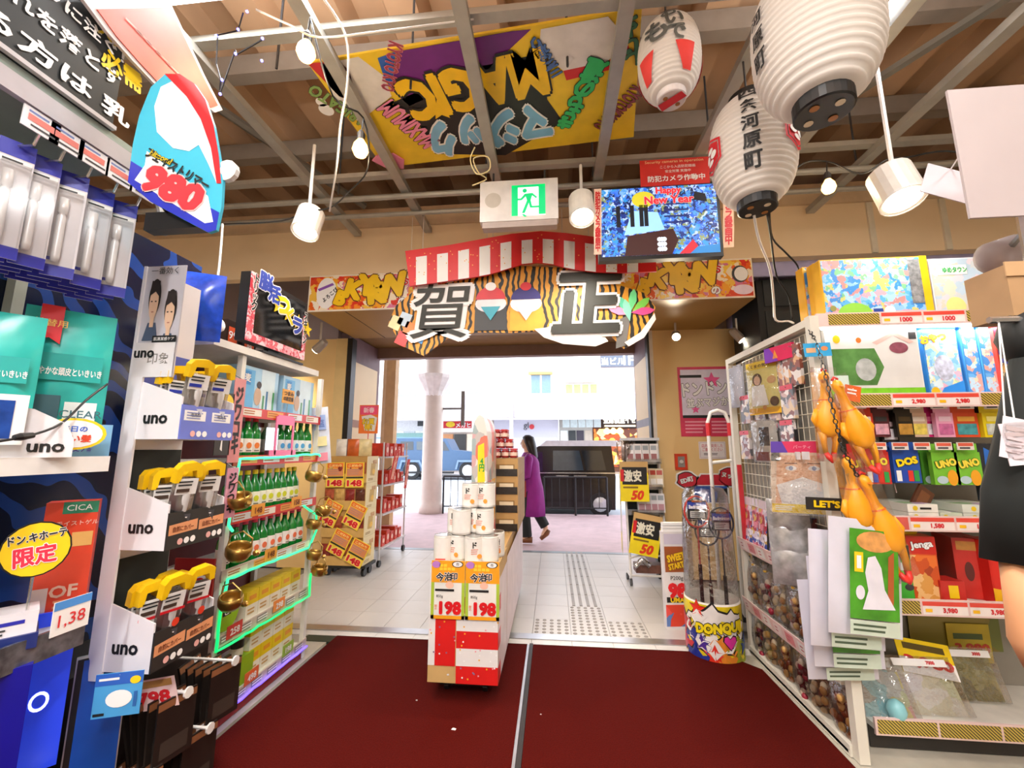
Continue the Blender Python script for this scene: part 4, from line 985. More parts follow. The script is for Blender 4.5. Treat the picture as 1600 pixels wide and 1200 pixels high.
cable('power_cord', 'thin black cord with inline switch across the white display tray', [PX(-5, 690, -1.46), PX(45, 681, -1.46), PX(95, 662, -1.47), PX(135, 625, -1.5), PX(168, 600, -1.53)], .0035)
a, b = PX(22, 684, -1.46), PX(52, 680, -1.46); tag(MB().tube([a, (a * 2 + b) / 3, b], [.008, .011, .008], 8).build('inline_switch', BLACK), 'black inline switch on the thin cord over the tray', 'switch')
p = PX(115, 678, -1.5)
t = thing('shelf_sticker', 'oval yellow rimmed sticker with blue and red words on the upper left shelf', 'sticker', (p.x, p.y, 1.394)); c = Vector((p.x, p.y, p.z))
dd = Dec(Matrix.Translation(c) @ Matrix.Rotation(fcam(p.x, p.y), 4, 'Z') @ frm((0, 0, 0), (1, 0, 0), (0, 0, 1)), .0012)
MB().prism([(.075 * math.cos(k * .3142), .05 * math.sin(k * .3142)) for k in range(20)], -.004, dd.M).build('disc', YEL, t)
dd.ell(0, 0, .066, .043, PAPER, 1).text('毎日の', 0, .016, .02, mat('#3d6fd0', .4), bold=.04).text('強い髪', .005, -.014, .024, mat('#e24a2a', .4), bold=.05); dd.done(t)
MB().tube([c - Vector((0, 0, .05)), Vector((c.x, c.y, 1.394))], .003, 5).build('stem', CLEAR, t)
p = PX(140, 695, -1.56)
bx = thing('small_carton', 'small pale blue carton with purple print behind the brand stand', 'box', (p.x, p.y, 1.394)); pbox('carton', mat('#7fb4dd', .35), bx, p.x - .05, p.x + .05, p.y - .03, p.y + .03, 1.394, 1.5)
d = Dec(FR((p.x - .05, p.y - .03, 1.394))); d.text('戦', .03, .075, .03, mat('#5a48b0', .4)).text('段落', .03, .03, .03, mat('#5a48b0', .4)); d.done(bx); bx.rotation_euler = (0, 0, fcam(p.x, p.y))
# lower shelf: orange box, round sign, navy box
p = PX(112, 860, -1.6); z0 = .86
t = thing('cream_box', 'orange red carton with green top stripe on the middle left shelf', 'box', (p.x, p.y, z0)); h_ = PX(112, 785, -1.6).z - z0
pbox('carton', mat('#e8492c', .35), t, p.x - .075, p.x + .05, p.y, p.y + .08, z0, z0 + h_)
d = Dec(FR((p.x - .075, p.y, z0))); d.rect(.04, h_ * .9, .125, h_, mat('#2f8a66', .4)).text('CICA', .08, h_ * .95, h_ * .05, PAPER).rect(.07, h_ * .62, .12, h_ * .74, mat('#f0b868', .4)).text('OF', .07, h_ * .26, h_ * .1, mat('#f4c9b4', .4), bold=.04).text('モイストゲル', .08, h_ * .82, h_ * .04, mat('#f7d8c8', .4)).lines(.05, .01, .115, h_ * .2, 4, mat('#f09a70', .4)).rect(0, 0, .035, h_ * .3, mat('#e6d2cd', .4)); d.done(t)
t.rotation_euler = (0, 0, fcam(p.x, p.y) - .1)
p = PX(57, 858, -1.5)
t = thing('round_offer_sign', 'yellow oval sign with black and red katakana and kanji on the middle left shelf', 'sign', (p.x, p.y, .86))
dd = Dec(Matrix.Translation(p) @ Matrix.Rotation(fcam(p.x, p.y), 4, 'Z') @ frm((0, 0, 0), (1, 0, 0), (0, 0, 1)), .0012)
MB().prism([(.072 * math.cos(k * .3142), .078 * math.sin(k * .3142)) for k in range(20)], -.005, dd.M).build('disc', BLACK, t)
dd.ell(0, 0, .068, .074, YEL, 1).text('ドン.キホーテ', 0, .036, .026, INK, rot=8, w=.115, bold=.05, layer=3, out=PAPER).text('限定', 0, -.016, .056, mat('#e0324a', .4), w=.085, rot=6, bold=.05, layer=3, out=PAPER); dd.done(t)
MB().tube([p + Vector((-.01, .01, -.03)), (p.x - .01, p.y + .01, .86)], .004, 5).build('stem', CLEAR, t)
p = PX(22, 925, -1.56)
t = thing('flat_carton', 'white and navy carton lying at the left frame edge on the middle shelf', 'box', (p.x, p.y, .86)); MB().box(p.x - .14, p.x + .06, p.y - .06, p.y + .06, .86, .9).build('carton', mat('#1d2c6c', .35), t); MB().box(p.x - .14, p.x + .055, p.y - .05, p.y + .05, .9, .96).build('lid', mat('#e5e1e6', .35), t)
d = Dec(FR((p.x - .14, p.y - .05, .9))); d.rect(.02, .03, .17, .04, BLU).lines(.02, .005, .17, .025, 2, DGREY); d.done(t); t.rotation_euler = (0, 0, fcam(p.x, p.y))
a, b, z0, z1 = rectX(82, 935, 138, 985, XF + .013)
tg = MB().box(XF + .013, XF + .016, a, b, z0, z1).build('price_card', PAPER, sh)
d = Dec(RT((XF + .016, a, z0))); W, Hh = b - a, z1 - z0; d.rect(0, Hh * .75, W, Hh, mat('#4f93dd', .4)).text('1,38', W * .5, Hh * .38, Hh * .42, mat('#d8383c', .4), bold=.02); d.done(tg)
# lowest shelf: perfume box, blue panel, tablet panel
p = PX(12, 1130, -1.5); BLUEP = mat('#11128c', .3)
t = thing('perfume_box', 'deep blue perfume box with faint star emblem at the lower left corner', 'box', (p.x, p.y, .438)); h_ = .3
pbox('carton', BLUEP, t, p.x - .2, p.x + .03, p.y - .02, p.y + .1, .438, .82); pbox('stepped_lid', BLUEP, t, p.x - .2, p.x + .0, p.y, p.y + .1, .821, .88)
d = Dec(FR((p.x - .2, p.y - .02, .438))); n = 24
for k in range(n):
    a0, a1 = k * 2 * math.pi / n, (k + 1) * 2 * math.pi / n; c = (.17, .1); d.poly([(c[0] + r * math.cos(a), c[1] + r * math.sin(a)) for r, a in ((.045, a0), (.045, a1), (.041, a1), (.041, a0))], mat('#3a3fae', .3), 1)
for k in range(3):
    a0 = math.pi / 2 + k * 2.0944; d.poly([(.17 + .043 * math.cos(a0), .1 + .043 * math.sin(a0)), (.17 + .006 * math.cos(a0 + 1.05), .1 + .006 * math.sin(a0 + 1.05)), (.17 + .006 * math.cos(a0 - 1.05), .1 + .006 * math.sin(a0 - 1.05))], mat('#3a3fae', .3), 1)
d.done(t, 'logo'); t.rotation_euler = (0, 0, fcam(p.x, p.y))
p = PX(42, 1120, -1.62)
t = thing('lit_panel', 'bright blue glowing panel with white ring behind the perfume box', 'light panel', (p.x, p.y, .438)); pbox('panel', mat('#2a49e6', .3, var=.1, emit=.3), t, p.x - .1, p.x + .08, p.y, p.y + .02, .438, .9)
d = Dec(FR((p.x, p.y, .64)), .002)
for k in range(16):
    a0, a1 = k * .3927, (k + 1) * .3927; d.poly([(.02 + r * math.cos(a), r * math.sin(a) * 1.3) for r, a in ((.022, a0), (.022, a1), (.015, a1), (.015, a0))], mat('#eef2ff', .3, var=0, emit=1), 1)
d.done(t, 'logo'); t.rotation_euler = (0, 0, fcam(p.x, p.y))
p = PX(150, 1120, -1.58)
t = thing('tablet_panel', 'tall leaning panel with blue face and black silver edge below the brand stand', 'panel', (p.x, p.y, .3))
M = Matrix.Translation((p.x, p.y, .3)) @ Matrix.Rotation(fcam(p.x, p.y), 4, 'Z') @ Matrix.Rotation(-.1, 4, 'X') @ frm((0, 0, 0), (1, 0, 0), (0, 0, 1))
hh = .4
MB().box(-.07, .07, 0, hh, -.02, 0, 0, M).build('back_shell', mat('#b5b7ba', .3, .5), t); MB().box(-.066, .066, .004, hh - .006, 0, .004, 0, M).build('bezel', BLACK, t); MB().box(-.05, .066, .006, hh - .012, .0041, .006, 0, M).build('blue_face', mat('#0f4fb0', .25), t)
MB().box(-.02, .02, -.3, 0, -.02, -.004, 0, M).build('support', DGREY, t)
# ---- brand display stand with three trays
TX, TY0, TY1 = -1.4, 1.44, 1.70; TB = -1.625
st = thing('brand_stand', 'white three-tier cardboard brand stand facing the aisle on the left', 'display stand', (TX - .1, 1.57, .6))
WC = mat('#ebe6e8', .5, var=.03); DARKIN = mat('#20241f', .7)
zt = PY(195, 418, TY0).z
pbox('back_panel', WC, st, TB - .012, TB, TY0 - .002, TY1, .62, zt)
pbox('near_strip', WC, st, TB, TB + .05, TY0 - .004, TY0 + .004, .62, 1.455 + .175 * 1.36)
ZB = [1.455, 1.055, .65]; TH = .175
for k, zb in enumerate(ZB):
    tr = MB().box(TB + .001, TX, TY0, TY1, zb, zb + .012).build('tray', WC, st)
    # side towards the viewer: front part higher at the back
    for y in (TY0, TY1 - .006):
        M = frm((0, y + .006, 0), (1, 0, 0), (0, 0, 1)); MB().prism([(TB + .001, zb + .012), (TX, zb + .012), (TX, zb + TH * .92), (TX - .1, zb + TH * 1.12), (TB + .001, zb + TH * 1.35)], .006, M).build('side_panel', WC, tr)
    fm = [mat('#6c79cf', .4), mat('#2a2826', .45), mat('#2a2826', .45)][k]
    pbox('front_panel', fm, tr, TX + .0005, TX + .006, TY0 + .0, TY1, zb, zb + TH * .75)
    pbox('dark_inner', [mat('#5560b8', .5), DARKIN, DARKIN][k], tr, TB + .002, TB + .006, TY0 + .007, TY1 - .007, zb + .013, zb + .36)
    d = Dec(FR((TB, TY0, zb)), .001); d.text('uno', .125, .075, .034, INK, w=.1, bold=.045); d.done(tr, 'lettering')
    d = Dec(RT((TX + .006, TY0, zb)), .001); W, Hh = TY1 - TY0, TH * .75
    for j in (0, 1):
        o = j * W / 2
        if k == 0: d.rect(o + .01, Hh * .55, o + W * .42, Hh * .85, PAPER).lines(o + .02, Hh * .58, o + W * .4, Hh * .82, 3, mat('#8890c0', .4)).text('泡洗顔', o + .06, Hh * .72, .015, INK)
        else: d.poly([(o + .004, Hh * .38), (o + W * .49, Hh * .42), (o + W * .49, Hh * .72), (o + .004, Hh * .66)], mat('#e29a6a', .45)).text('自然にカバー', o + .065, Hh * .53, .02, mat('#7a3a20', .4), w=.09, bold=.03)
        for q_ in range(3): d.ell(o + .055 + q_ * .028, Hh * .17, .012, .012, mat('#eab0a8', .4) if q_ == 0 else PAPER, 2, n=10)
    d.done(tr)
# header picture card
hd = MB().box(TB + .001, TX - .055, TY0 + .003, TY0 + .007, ZB[0] + TH * 1.36, zt - .0).build('header_card', mat('#c9c6cf', .45, var=.03), st)
W, Z0 = TX - .055 - TB, ZB[0] + TH * 1.36; Hh = zt - Z0
d = Dec(FR((TB, TY0 + .003, Z0)), .001)
SKIN, HAIR = mat('#e9c3a4', .5, var=.04), mat('#2a2220', .5)
for cx, cz in ((.3, .66), (.74, .56)):
    x, z = cx * W, cz * Hh
    d.poly([(x - W * .2, z - Hh * .34), (x + W * .2, z - Hh * .34), (x + W * .1, z - Hh * .18), (x - W * .1, z - Hh * .18)], mat('#51617c', .5), 2).rect(x - W * .05, z - Hh * .22, x + W * .05, z - Hh * .05, SKIN, 3)
    d.ell(x, z + Hh * .05, W * .15, Hh * .17, HAIR, 3).ell(x, z, W * .115, Hh * .155, SKIN, 4).poly([(x - W * .13, z + Hh * .06), (x - W * .1, z + Hh * .2), (x + W * .11, z + Hh * .2), (x + W * .13, z + Hh * .05), (x + W * .02, z + Hh * .1)], HAIR, 5)
    for s in (-1, 1): d.rect(x + s * W * .05 - W * .022, z + Hh * .005, x + s * W * .05 + W * .022, z + Hh * .016, HAIR, 5)
    d.rect(x - W * .03, z - Hh * .09, x + W * .03, z - Hh * .08, mat('#b8766a', .5), 5)
d.rect(0, 0, W, Hh * .3, mat('#e4dfe0', .5), 6).text('uno', W * .25, Hh * .2, .03, INK, bold=.045, layer=7).text('印象', W * .62, Hh * .16, .045, mat('#8a8480', .5), layer=7).rect(W * .4, Hh * .3, W, Hh * .36, INK, 7).text('肌清潔感ケア', W * .7, Hh * .33, .014, PAPER, layer=8).text('一番効く', W * .5, Hh * .95, .03, DGREY, layer=7)
d.done(hd, 'picture')
# yellow-hanger packs
def hpack(nm, label_c, card):
    t = thing(nm, 'x', 'product pack', (0, 0, 0), label_c)
    MB().pouch(.085, .2, .03, Matrix.Rotation(math.pi / 2, 4, 'Z')).build('sleeve', clear(fac=.3, tint='#e9e9ec', rough=.2), t, True)
    MB().lathe([(.012, 0), (.016, .02), (.018, .12), (.008, .15)], 10, Matrix.Translation((0, .008, .01))).build('tube', mat('#c9c6c4', .3, .2), t, True)
    MB().box(.012, .014, -.036, .036, .135, .195).build('header_label', mat('#e9e6e2', .4), t)
    d = Dec(RT((.0165, -.04, 0)), .0008)
    d.rect(.006, .145, .05, .158, mat('#2a3aa4' if card == 0 else '#4a3a30', .4)).lines(.008, .165, .07, .19, 2, INK).rect(.004, .005, .074, .06, mat('#d4d6e2' if card == 0 else '#4c4c50', .4)).lines(.012, .012, .068, .052, 4, mat('#5d6384', .4) if card == 0 else PAPER)
    if card == 2: d.rect(.0, .128, .08, .138, RED, 3).ell(.06, .085, .012, .016, mat('#e8442a', .4), 3)
    d.done(t)
    M = frm((-.016, 0, .2), (0, 1, 0), (0, 0, 1))
    MB().prism([(-.045, -.02), (-.028, -.02), (-.022, .022), (.022, .026), (.03, -.004), (.046, .0), (.042, .045), (.016, .058), (-.03, .05), (-.044, .03)], .032, M).build('hanger', mat('#f2c413', .35), t)
    return t
PKP = [hpack('foam_pack', 'packs with yellow hangers in the top tray', 0), hpack('cream_pack', 'packs with yellow hangers in the middle tray', 1), hpack('cream_pack', 'packs with yellow hangers in the bottom tray', 2)]
for k, zb in enumerate(ZB):
    n = 0
    for x, y in ((-1.425, 1.5), (-1.425, 1.615), (-1.475, 1.485), (-1.48, 1.6), (-1.53, 1.495), (-1.535, 1.605)):
        if k == 1 and n == 5: continue
        lean = .2 if n < 2 else random.uniform(.0, .15)
        place(PKP[k], ST, (x, y, zb + .014 + (.05 if n < 2 else .02)), rot=(0, lean, -.35 + random.uniform(-.08, .08)),
              label='clear product pack with yellow hanger in the %s tray, %s %s one' % (('top', 'middle', 'bottom')[k], ('front', 'centre', 'rear')[n // 2], ('near', 'far')[n % 2])); n += 1
# hang cards and lower rack by the stand
p = PX(184, 1085, -1.42)
t = thing('sample_card', 'light blue sample card with white tablet picture hanging under the brand stand', 'card', (p.x, p.y, p.z - .06)); M = Matrix.Translation(p) @ Matrix.Rotation(.35, 4, 'Z') @ frm((0, 0, 0), (1, 0, 0), (0, 0, 1))
MB().box(-.065, .065, -.065, .065, -.003, 0, 0, M).build('card', mat('#4b9fd8', .35), t); d = Dec(M, .001); d.rect(-.065, .03, .065, .065, mat('#2f63c0', .35)).ell(.005, -.012, .036, .026, PAPER, 2).ell(.045, .04, .015, .012, YEL, 2).rect(-.06, -.058, -.03, -.05, INK, 2).rect(.045, -.04, .055, .005, mat('#2c63a8', .4), 2).rect(-.055, .045, .0, .052, PAPER, 2); d.done(t)
MB().tube([p + Vector((0, 0, .06)), (p.x - .02, p.y + .02, .65)], .002, 5).build('string', PAPER, t)
yy = 1.95
t = thing('side_poster', 'red poster panel with blue block and white arch under the bottle shelf end', 'poster', (-1.72, 2.06, .1))
xq0, xq1 = -1.95, -1.735
pbox('board', mat('#a51f1c', .5), t, xq0, xq1 + .005, 2.08, 2.09, .06, .86)
d = Dec(FR((xq0, 2.08, .06)), .0015); W = xq1 - xq0
d.poly([(W * .2, .3), (W * .85, .3), (W * .8, .52), (W * .75, .6), (W * .7, .52), (W * .4, .52), (W * .33, .6), (W * .25, .52)], mat('#2f6fc0', .4), 1).ell(W * .53, .32, W * .17, .1, PAPER, 2, a0=0, a1=180).rect(W * .44, .33, W * .62, .38, RED, 3).rect(W * .45, .62, W * .95, .72, PAPER, 1).text('S', W * .7, .67, .08, RED, bold=.08, layer=2).ell(W * .94, .42, W * .08, .03, mat('#d8d6dc', .4), 2); d.done(t)
t = thing('price_board', 'tilted pink price board reading 798 beside the red poster', 'price sign', (-1.62, 1.85, .5)); p = PX(240, 1085, -1.5)
M = Matrix.Translation(p) @ Matrix.Rotation(.5, 4, 'Z') @ frm((0, 0, 0), (1, 0, 0), (-.25, 0, 1)); MB().box(-.07, .07, -.055, .055, -.003, 0, 0, M).build('card', mat('#f0cfcb', .4), t); d = Dec(M); d.text('798', .0, -.012, .05, RED, bold=.06, w=.1).rect(-.06, .025, .06, .05, mat('#b88a4a', .5)); d.done(t)
MB().tube([p, (p.x - .05, p.y + .1, p.z - .02)], .003, 5).build('clip_arm', CHROME, t)
rk = thing('low_hook_rack', 'low black rack with white double hooks at the bottom left', 'rack', (-1.62, 1.7, .0))
pbox('rack_body', mat('#1a1714', .5), rk, -1.99, -1.7, 1.43, 2.06, 0, .62)
for j, (z, y) in enumerate(((.5, 1.62), (.5, 1.86), (.3, 1.5), (.3, 1.75))):
    MB().tube([(-1.7, y, z), (-1.4, y, z)], .006, 6).build('hook_arm', WHITE, rk)
    MB().lathe([(.02, -.004), (.02, .004)], 10, Matrix.Translation((-1.4, y, z)) @ Matrix.Rotation(math.pi / 2, 4, 'Y')).build('hook_disc', WHITE, rk)
bk = thing('slim_black_pack', 'x', 'pack', (0, 0, 0), 'slim black packs on the low rack')
MB().box(-.004, .004, -.07, .07, -.22, 0).build('pack', mat('#241d19', .35), bk); d = Dec(RT((.004, -.07, -.22))); d.rect(0, .19, .14, .215, mat('#8a5a3a', .4)).rect(.02, .02, .12, .08, mat('#3c332d', .4)).rect(.09, .195, .125, .21, PAPER, 2); d.done(bk)
for j, (z, y) in enumerate(((.5, 1.62), (.5, 1.86), (.3, 1.5), (.3, 1.75))):
    for k in range(5):
        place(bk, ST, (-1.44 - .045 * k, y, z - .008), rot=(0, -.06 * k, .1 * (k - 2)), label='slim black pack on the %s %s hook of the low rack, %s from the front' % (('upper', 'upper', 'lower', 'lower')[j], ('near', 'far')[j % 2], ORDW[k]))
# ---- black board over the near shelf, red board, seasonal sign
a0, a1 = PX(-60, 40, -1.5), PX(216, 248, -1.5); zb = 2.5; zt2 = PX(105, 0, -1.5).z
ytop = 1.42
t = thing('black_message_board', 'black board with white handwritten Japanese lines above the near left shelf', 'sign board', (-1.49, .8, zb))
pbox('board', mat('#15191a', .5), t, -1.51, -1.497, .12, 1.14, zb + .002, zb + .46)
pbox('board_trim', mat('#c9c6c8', .35, .3), t, -1.496, -1.48, .12, 1.14, zb + .002, zb + .016)
d = Dec(RT((-1.497, .12, zb)), .0015)
for j, (s, z, h_, x0_, wd) in enumerate((('湯温に混ぜて使える', .38, .06, .62, .7), ('洗たくものに溶かすように注ぐ！', .29, .05, .62, .8), ('食器なら一気に汚れを落とす', .19, .06, .62, .8), ('食品気になる方は 乳', .08, .07, .62, .9))):
    d.text(s, x0_, z, h_, PAPER, w=wd, bold=.045)
d.text('大掃除', 1.0, .33, .05, YEL, bold=.05, rot=8).text('必需', 1.02, .24, .08, YEL, w=.14, bold=.05, rot=8); d.done(t, 'lettering')
pp = [PX(*q, -1.47) for q in ((128, 0), (262, 0), (318, 118), (346, 172), (334, 176), (300, 150), (240, 132), (205, 95), (165, 50))]
t = thing('red_cutout_board', 'coral red cut-out board with white outline rising above the black board', 'sign board', (-1.47, 1.2, min(q.z for q in pp)))
MB().prism([(q.y, q.z) for q in pp][::-1], .012, RT((-1.476, 0, 0))).build('outline_board', mat('#d8cfd0', .5), t)
c = sum(pp, Vector()) / len(pp)
MB().prism([(c.y + (q.y - c.y) * .88, c.z + (q.z - c.z) * .88) for q in pp][::-1], .004, RT((-1.4635, 0, 0))).build('red_face', mat('#e8604c', .45, var=.1), t)
d = Dec(RT((-1.459, 0, 0)), .0015)
for k in range(5):
    q = PX(195 + k * 16, 30 + k * 17, -1.459); d.poly([(q.y, q.z), (q.y + .06, q.z + .0), (q.y + .06, q.z + .008), (q.y, q.z + .008)], mat('#f0a090', .5), 2)
d.done(t)
SGY = 1.1
def sq(x, y): q = PY(x, y, SGY); return (q.x, q.z)
ol = [(205, 288), (212, 230), (222, 185), (240, 140), (262, 120), (285, 120), (308, 135), (325, 160), (338, 200), (346, 245), (352, 285), (350, 325), (342, 362), (330, 366), (290, 345), (240, 318)]
pts = [sq(*q) for q in ol]
t = thing('arched_price_sign', 'arched cyan and white price sign with red rim reading 980 on a black stand', 'sign', (sq(280, 0)[0], SGY, min(p_[1] for p_ in pts)))
M = frm((0, SGY, 0), (1, 0, 0), (0, 0, 1))
MB().prism(pts[::-1], .01, M).build('board', mat('#3fb4d0', .45, var=.03), t)
d = Dec(M @ Matrix.Translation((0, 0, .01)), .0014)
d.poly([sq(*q) for q in ((262, 120), (285, 120), (308, 135), (325, 160), (338, 200), (346, 245), (350, 290), (343, 290), (334, 235), (318, 190), (296, 155))][::-1], RED, 1)
d.poly([sq(*q) for q in ((285, 126), (296, 155), (318, 190), (334, 235), (343, 290), (330, 260), (315, 230), (300, 240), (275, 235), (250, 210), (246, 170), (256, 140))][::-1], mat('#e9e6ea', .45), .8)
d.poly([sq(*q) for q in ((205, 288), (210, 255), (250, 280), (300, 310), (347, 335), (342, 362), (330, 366), (290, 345), (240, 318))][::-1], mat('#2430b0', .4), 1)
d.poly([sq(*q) for q in ((216, 285), (232, 262), (235, 240), (330, 310), (338, 350), (325, 352))][::-1], PAPER, 1.6)
q = sq(283, 268); d.text('フェイストリマー', q[0], q[1], .035, INK, w=.27, rot=-31, bold=.06, layer=3)
q = sq(258, 250); d.text('bitoom!', q[0], q[1], .022, mat('#c9b018', .4), w=.09, rot=-28, bold=.05, layer=3, out=INK)
q = sq(276, 298); d.text('980', q[0], q[1], .095, mat('#e0323c', .4), w=.24, rot=-27, bold=.1, layer=3, out=mat('#f6c6c2', .4), og=.05)
d.done(t)
q = sq(356, 268); MB().lathe([(.004, -.012), (.035, -.008), (.035, .008), (.004, .012)], 12, Matrix.Translation((q[0], SGY, q[1])) @ Matrix.Rotation(math.pi / 2, 4, 'X')).build('round_tuft', WHITE, t)
p1 = PY(255, 345, SGY)
MB().tube([(p1.x, SGY + .012, p1.z + .05), (p1.x - .01, SGY + .012, p1.z + .045)], .014, 8).build('pole', BLACK, t)
pbox('clamp', BLACK, t, p1.x - .08, p1.x + .12, SGY + .013, SGY + .05, p1.z - .02, p1.z + .04)
MB().tube([(p1.x + .05, SGY + .03, p1.z), (p1.x - .1, 1.2, p1.z + .02), (-1.46, 1.27, 2.43), (-1.5, 1.27, 2.43)], .012, 8).build('support_arm', STEEL, t)
# blue glossy bag hanging behind the stand
p = PX(300, 470, -1.72)
pouch_thing('gift_bag', 'deep blue glossy gift bag behind the brand stand header', 'bag', (p.x, p.y, 1.93), .26, .34, .08, mat('#1f4fd0', .18, var=.35, sc=25), .5, seed=5)
# ---- bottle shelf
SX0, SX, SY0, SY1 = -2.16, -1.73, 2.13, 2.97
bs = thing('bottle_shelf', 'white shelf of green bottles and yellow cartons trimmed with led rope', 'shelf', (-1.95, 2.55, 0))
ZS = [1.63, 1.36, 1.05, .765, .44, .1]
PW = mat('#e4e0d6', .45)
for y in (SY0, SY1 - .03):
    for x in (SX0, SX - .03): pbox('upright', PW, bs, x, x + .03, y, y + .03, 0, 1.94)
pbox('back_panel', mat('#6a1712', .6), bs, SX0 - .012, SX0 - .001, SY0, SY1, .05, 1.94)
pbox('top_board', mat('#e9e4da', .45), bs, SX0 - .02, SX + .02, 1.9, 2.86, 1.945, 1.985)
pbox('kick_plate', mat('#8f1d1a', .5), bs, SX - .02, SX - .008, SY0, SY1, .0, .06)
for k, z in enumerate(ZS):
    pbox('shelf_board', PW, bs, SX0, SX - .031, SY0 + .031, SY1 - .031, z - .02, z)
    r_ = MB().box(SX - .004, SX + .006, SY0, SY1, z - .035, z + .022).build('price_rail', mat('#d2382c' if k < 3 else '#c9b8ac', .4), bs)
    d = Dec(RT((SX + .006, SY0, z - .035)), .001); W = SY1 - SY0
    for j in range(4 if k < 4 else 6):
        x0_ = W * (.04 + j * (.24 if k < 4 else .16)); c = [mat('#efe6d6', .4), mat('#e8a34c', .4), mat('#dfe2e6', .4)][(j + k) % 3] if k < 4 else mat('#8f8680', .5)
        d.rect(x0_, .012, x0_ + W * (.18 if k < 4 else .1), .05, c, 1).lines(x0_ + .008, .018, x0_ + W * .14, .045, 2, mat('#b96a2a', .5) if k < 4 else PAPER)
    d.done(r_)
GLASS = mat('#0f8f34', .08, var=.1, sc=30, spec=.8, trans=.25)
def bottle(nm, capc, labc, frc, grp):
    t = thing(nm, 'x', 'bottle', (0, 0, 0), grp)
    MB().lathe([(.03, 0), (.0325, .006), (.0325, .125), (.03, .14), (.016, .165), (.0125, .18), (.0125, .2)], 14).build('glass', GLASS, t, True)
    MB().lathe([(.0145, .196), (.0145, .215), (.012, .218)], 12).build('cap', mat(capc, .35), t)
    lb = MB().lathe([(.0335, .035), (.0335, .105)], 14, cap=False).build('label', mat(labc, .45), t, True)
    d = Dec(RT((.0345, 0, 0)), .001); d.ell(0, .07, .014, .016, mat(frc, .4), 2, n=10).rect(-.013, .04, .013, .046, mat('#6b6f66', .5), 2); d.done(lb)
    return t
def row(proto, n, y0, y1, z, x, lab, skip=()):
    for i in range(n):
        if i in skip: continue
        place(proto, ST, (x + random.uniform(-.006, .006), y0 + (y1 - y0) * (i + .5) / n, z), rotz=random.uniform(-.55, -.2), label=lab % ORDW[i], scale=(1.08, 1.08, 1.12))
Bt = bottle('soju_bottle', '#d42a3c', '#efe9e0', '#e07a3a', 'red capped green bottles'); Bb = bottle('soju_bottle', '#2f7d3a', '#eef2f4', '#4fa0d8', 'green capped green bottles')
By = bottle('soju_bottle', '#e6d026', '#eef0dc', '#c6cc2e', 'yellow capped green bottles'); Bp = bottle('soju_bottle', '#e2336a', '#f2ece6', '#e2704a', 'pink capped green bottles')
row(Bt, 3, 2.18, 2.4, ZS[1], SX - .06, 'red capped green bottle on the second shelf, %s from the near end')
row(Bb, 5, 2.56, 2.93, ZS[1], SX - .06, 'green bottle with blue dotted label on the second shelf, %s from the pink frame sign')
row(By, 10, 2.17, 2.82, ZS[2], SX - .06, 'yellow capped green bottle in the third shelf row, %s from the near end')
row(Bp, 10, 2.17, 2.9, ZS[3], SX - .06, 'pink capped green bottle in the fourth shelf row, %s from the near end')
# glassware box and pink frame sign on the second shelf
t = thing('glassware_box', 'clear box of small glasses on the second bottle shelf', 'box', (SX - .08, 2.47, ZS[1])); pbox('box', clear(fac=.4, tint='#e8eef0'), t, SX - .12, SX - .03, 2.42, 2.535, ZS[1], ZS[1] + .19)
for k in range(3): MB().lathe([(.014, 0), (.02, .05)], 10, Matrix.Translation((SX - .08, 2.445 + k * .035, ZS[1] + .01 + .0))).build('glass', clear(fac=.5), t)
t = thing('pink_frame_sign', 'pink transparent frame sign on the front of the second bottle shelf', 'sign', (SX, 2.5, ZS[1] - .03)); PKF = mat('#f06a9a', .3)
for b in ((2.44, 2.455, 0, .24), (2.61, 2.625, 0, .24), (2.455, 2.61, .19, .25), (2.4, 2.66, -.02, .03)): pbox('frame_bar', PKF, t, SX + .012, SX + .018, b[0], b[1], ZS[1] + b[2] + .02, ZS[1] + b[3] + .02)
# light blue photo boxes on the top shelf
for i, (a, b) in enumerate(((2.13, 2.5), (2.51, 2.9))):
    t = thing('photo_box', 'pale blue photo box on the top bottle shelf, %s' % ('nearer to the brand stand' if i == 0 else 'nearer to the doorway'), 'box', (SX - .1, (a + b) / 2, ZS[0]))
    pbox('carton', mat('#a9d3ec', .3, var=.06), t, SX - .17, SX - .035, a + .04, b, ZS[0], ZS[0] + .27)
    d = Dec(RT((SX - .035, a + .04, ZS[0])), .001); W = b - a - .04
    d.rect(W * .05, .03, W * .35, .25, mat('#5fb0e2', .3)).rect(W * .52, .0, W * .9, .27, mat('#d8ecf2', .3)).ell(W * .47, .17, .02, .022, mat('#3a2c26', .4), 2).ell(W * .45, .1, .03, .055, mat('#caa98a', .4), 2)
    for k in range(4): d.rect(W * (.58 + k * .09), .02, W * (.63 + k * .09), .11 + .03 * (k % 2), mat(['#3f8f4a', '#2f6fa0', '#d9e6ea', '#4aa06a'][k], .3), 2)
    d.rect(W * .1, .16, W * .25, .24, mat('#2f8ad0', .3), 2).text('麦', W * .17, .2, .05, PAPER, layer=3, bold=.04); d.done(t)
t = thing('price_flag', 'small orange price flag clipped between the photo boxes', 'price sign', (SX + .02, 2.53, ZS[0] + .05)); pbox('card', mat('#e8a020', .4), t, SX + .012, SX + .016, 2.48, 2.6, ZS[0] + .08, ZS[0] + .17); d = Dec(RT((SX + .016, 2.48, ZS[0] + .08))); d.text('つまみ', .06, .065, .03, INK, bold=.04).text('の新定番', .06, .03, .03, INK, w=.1, bold=.04); d.done(t); MB().tube([(SX + .012, 2.54, ZS[0] + .08), (SX + .008, 2.54, ZS[0] - .01)], .003, 5).build('clip', CLEAR, t)
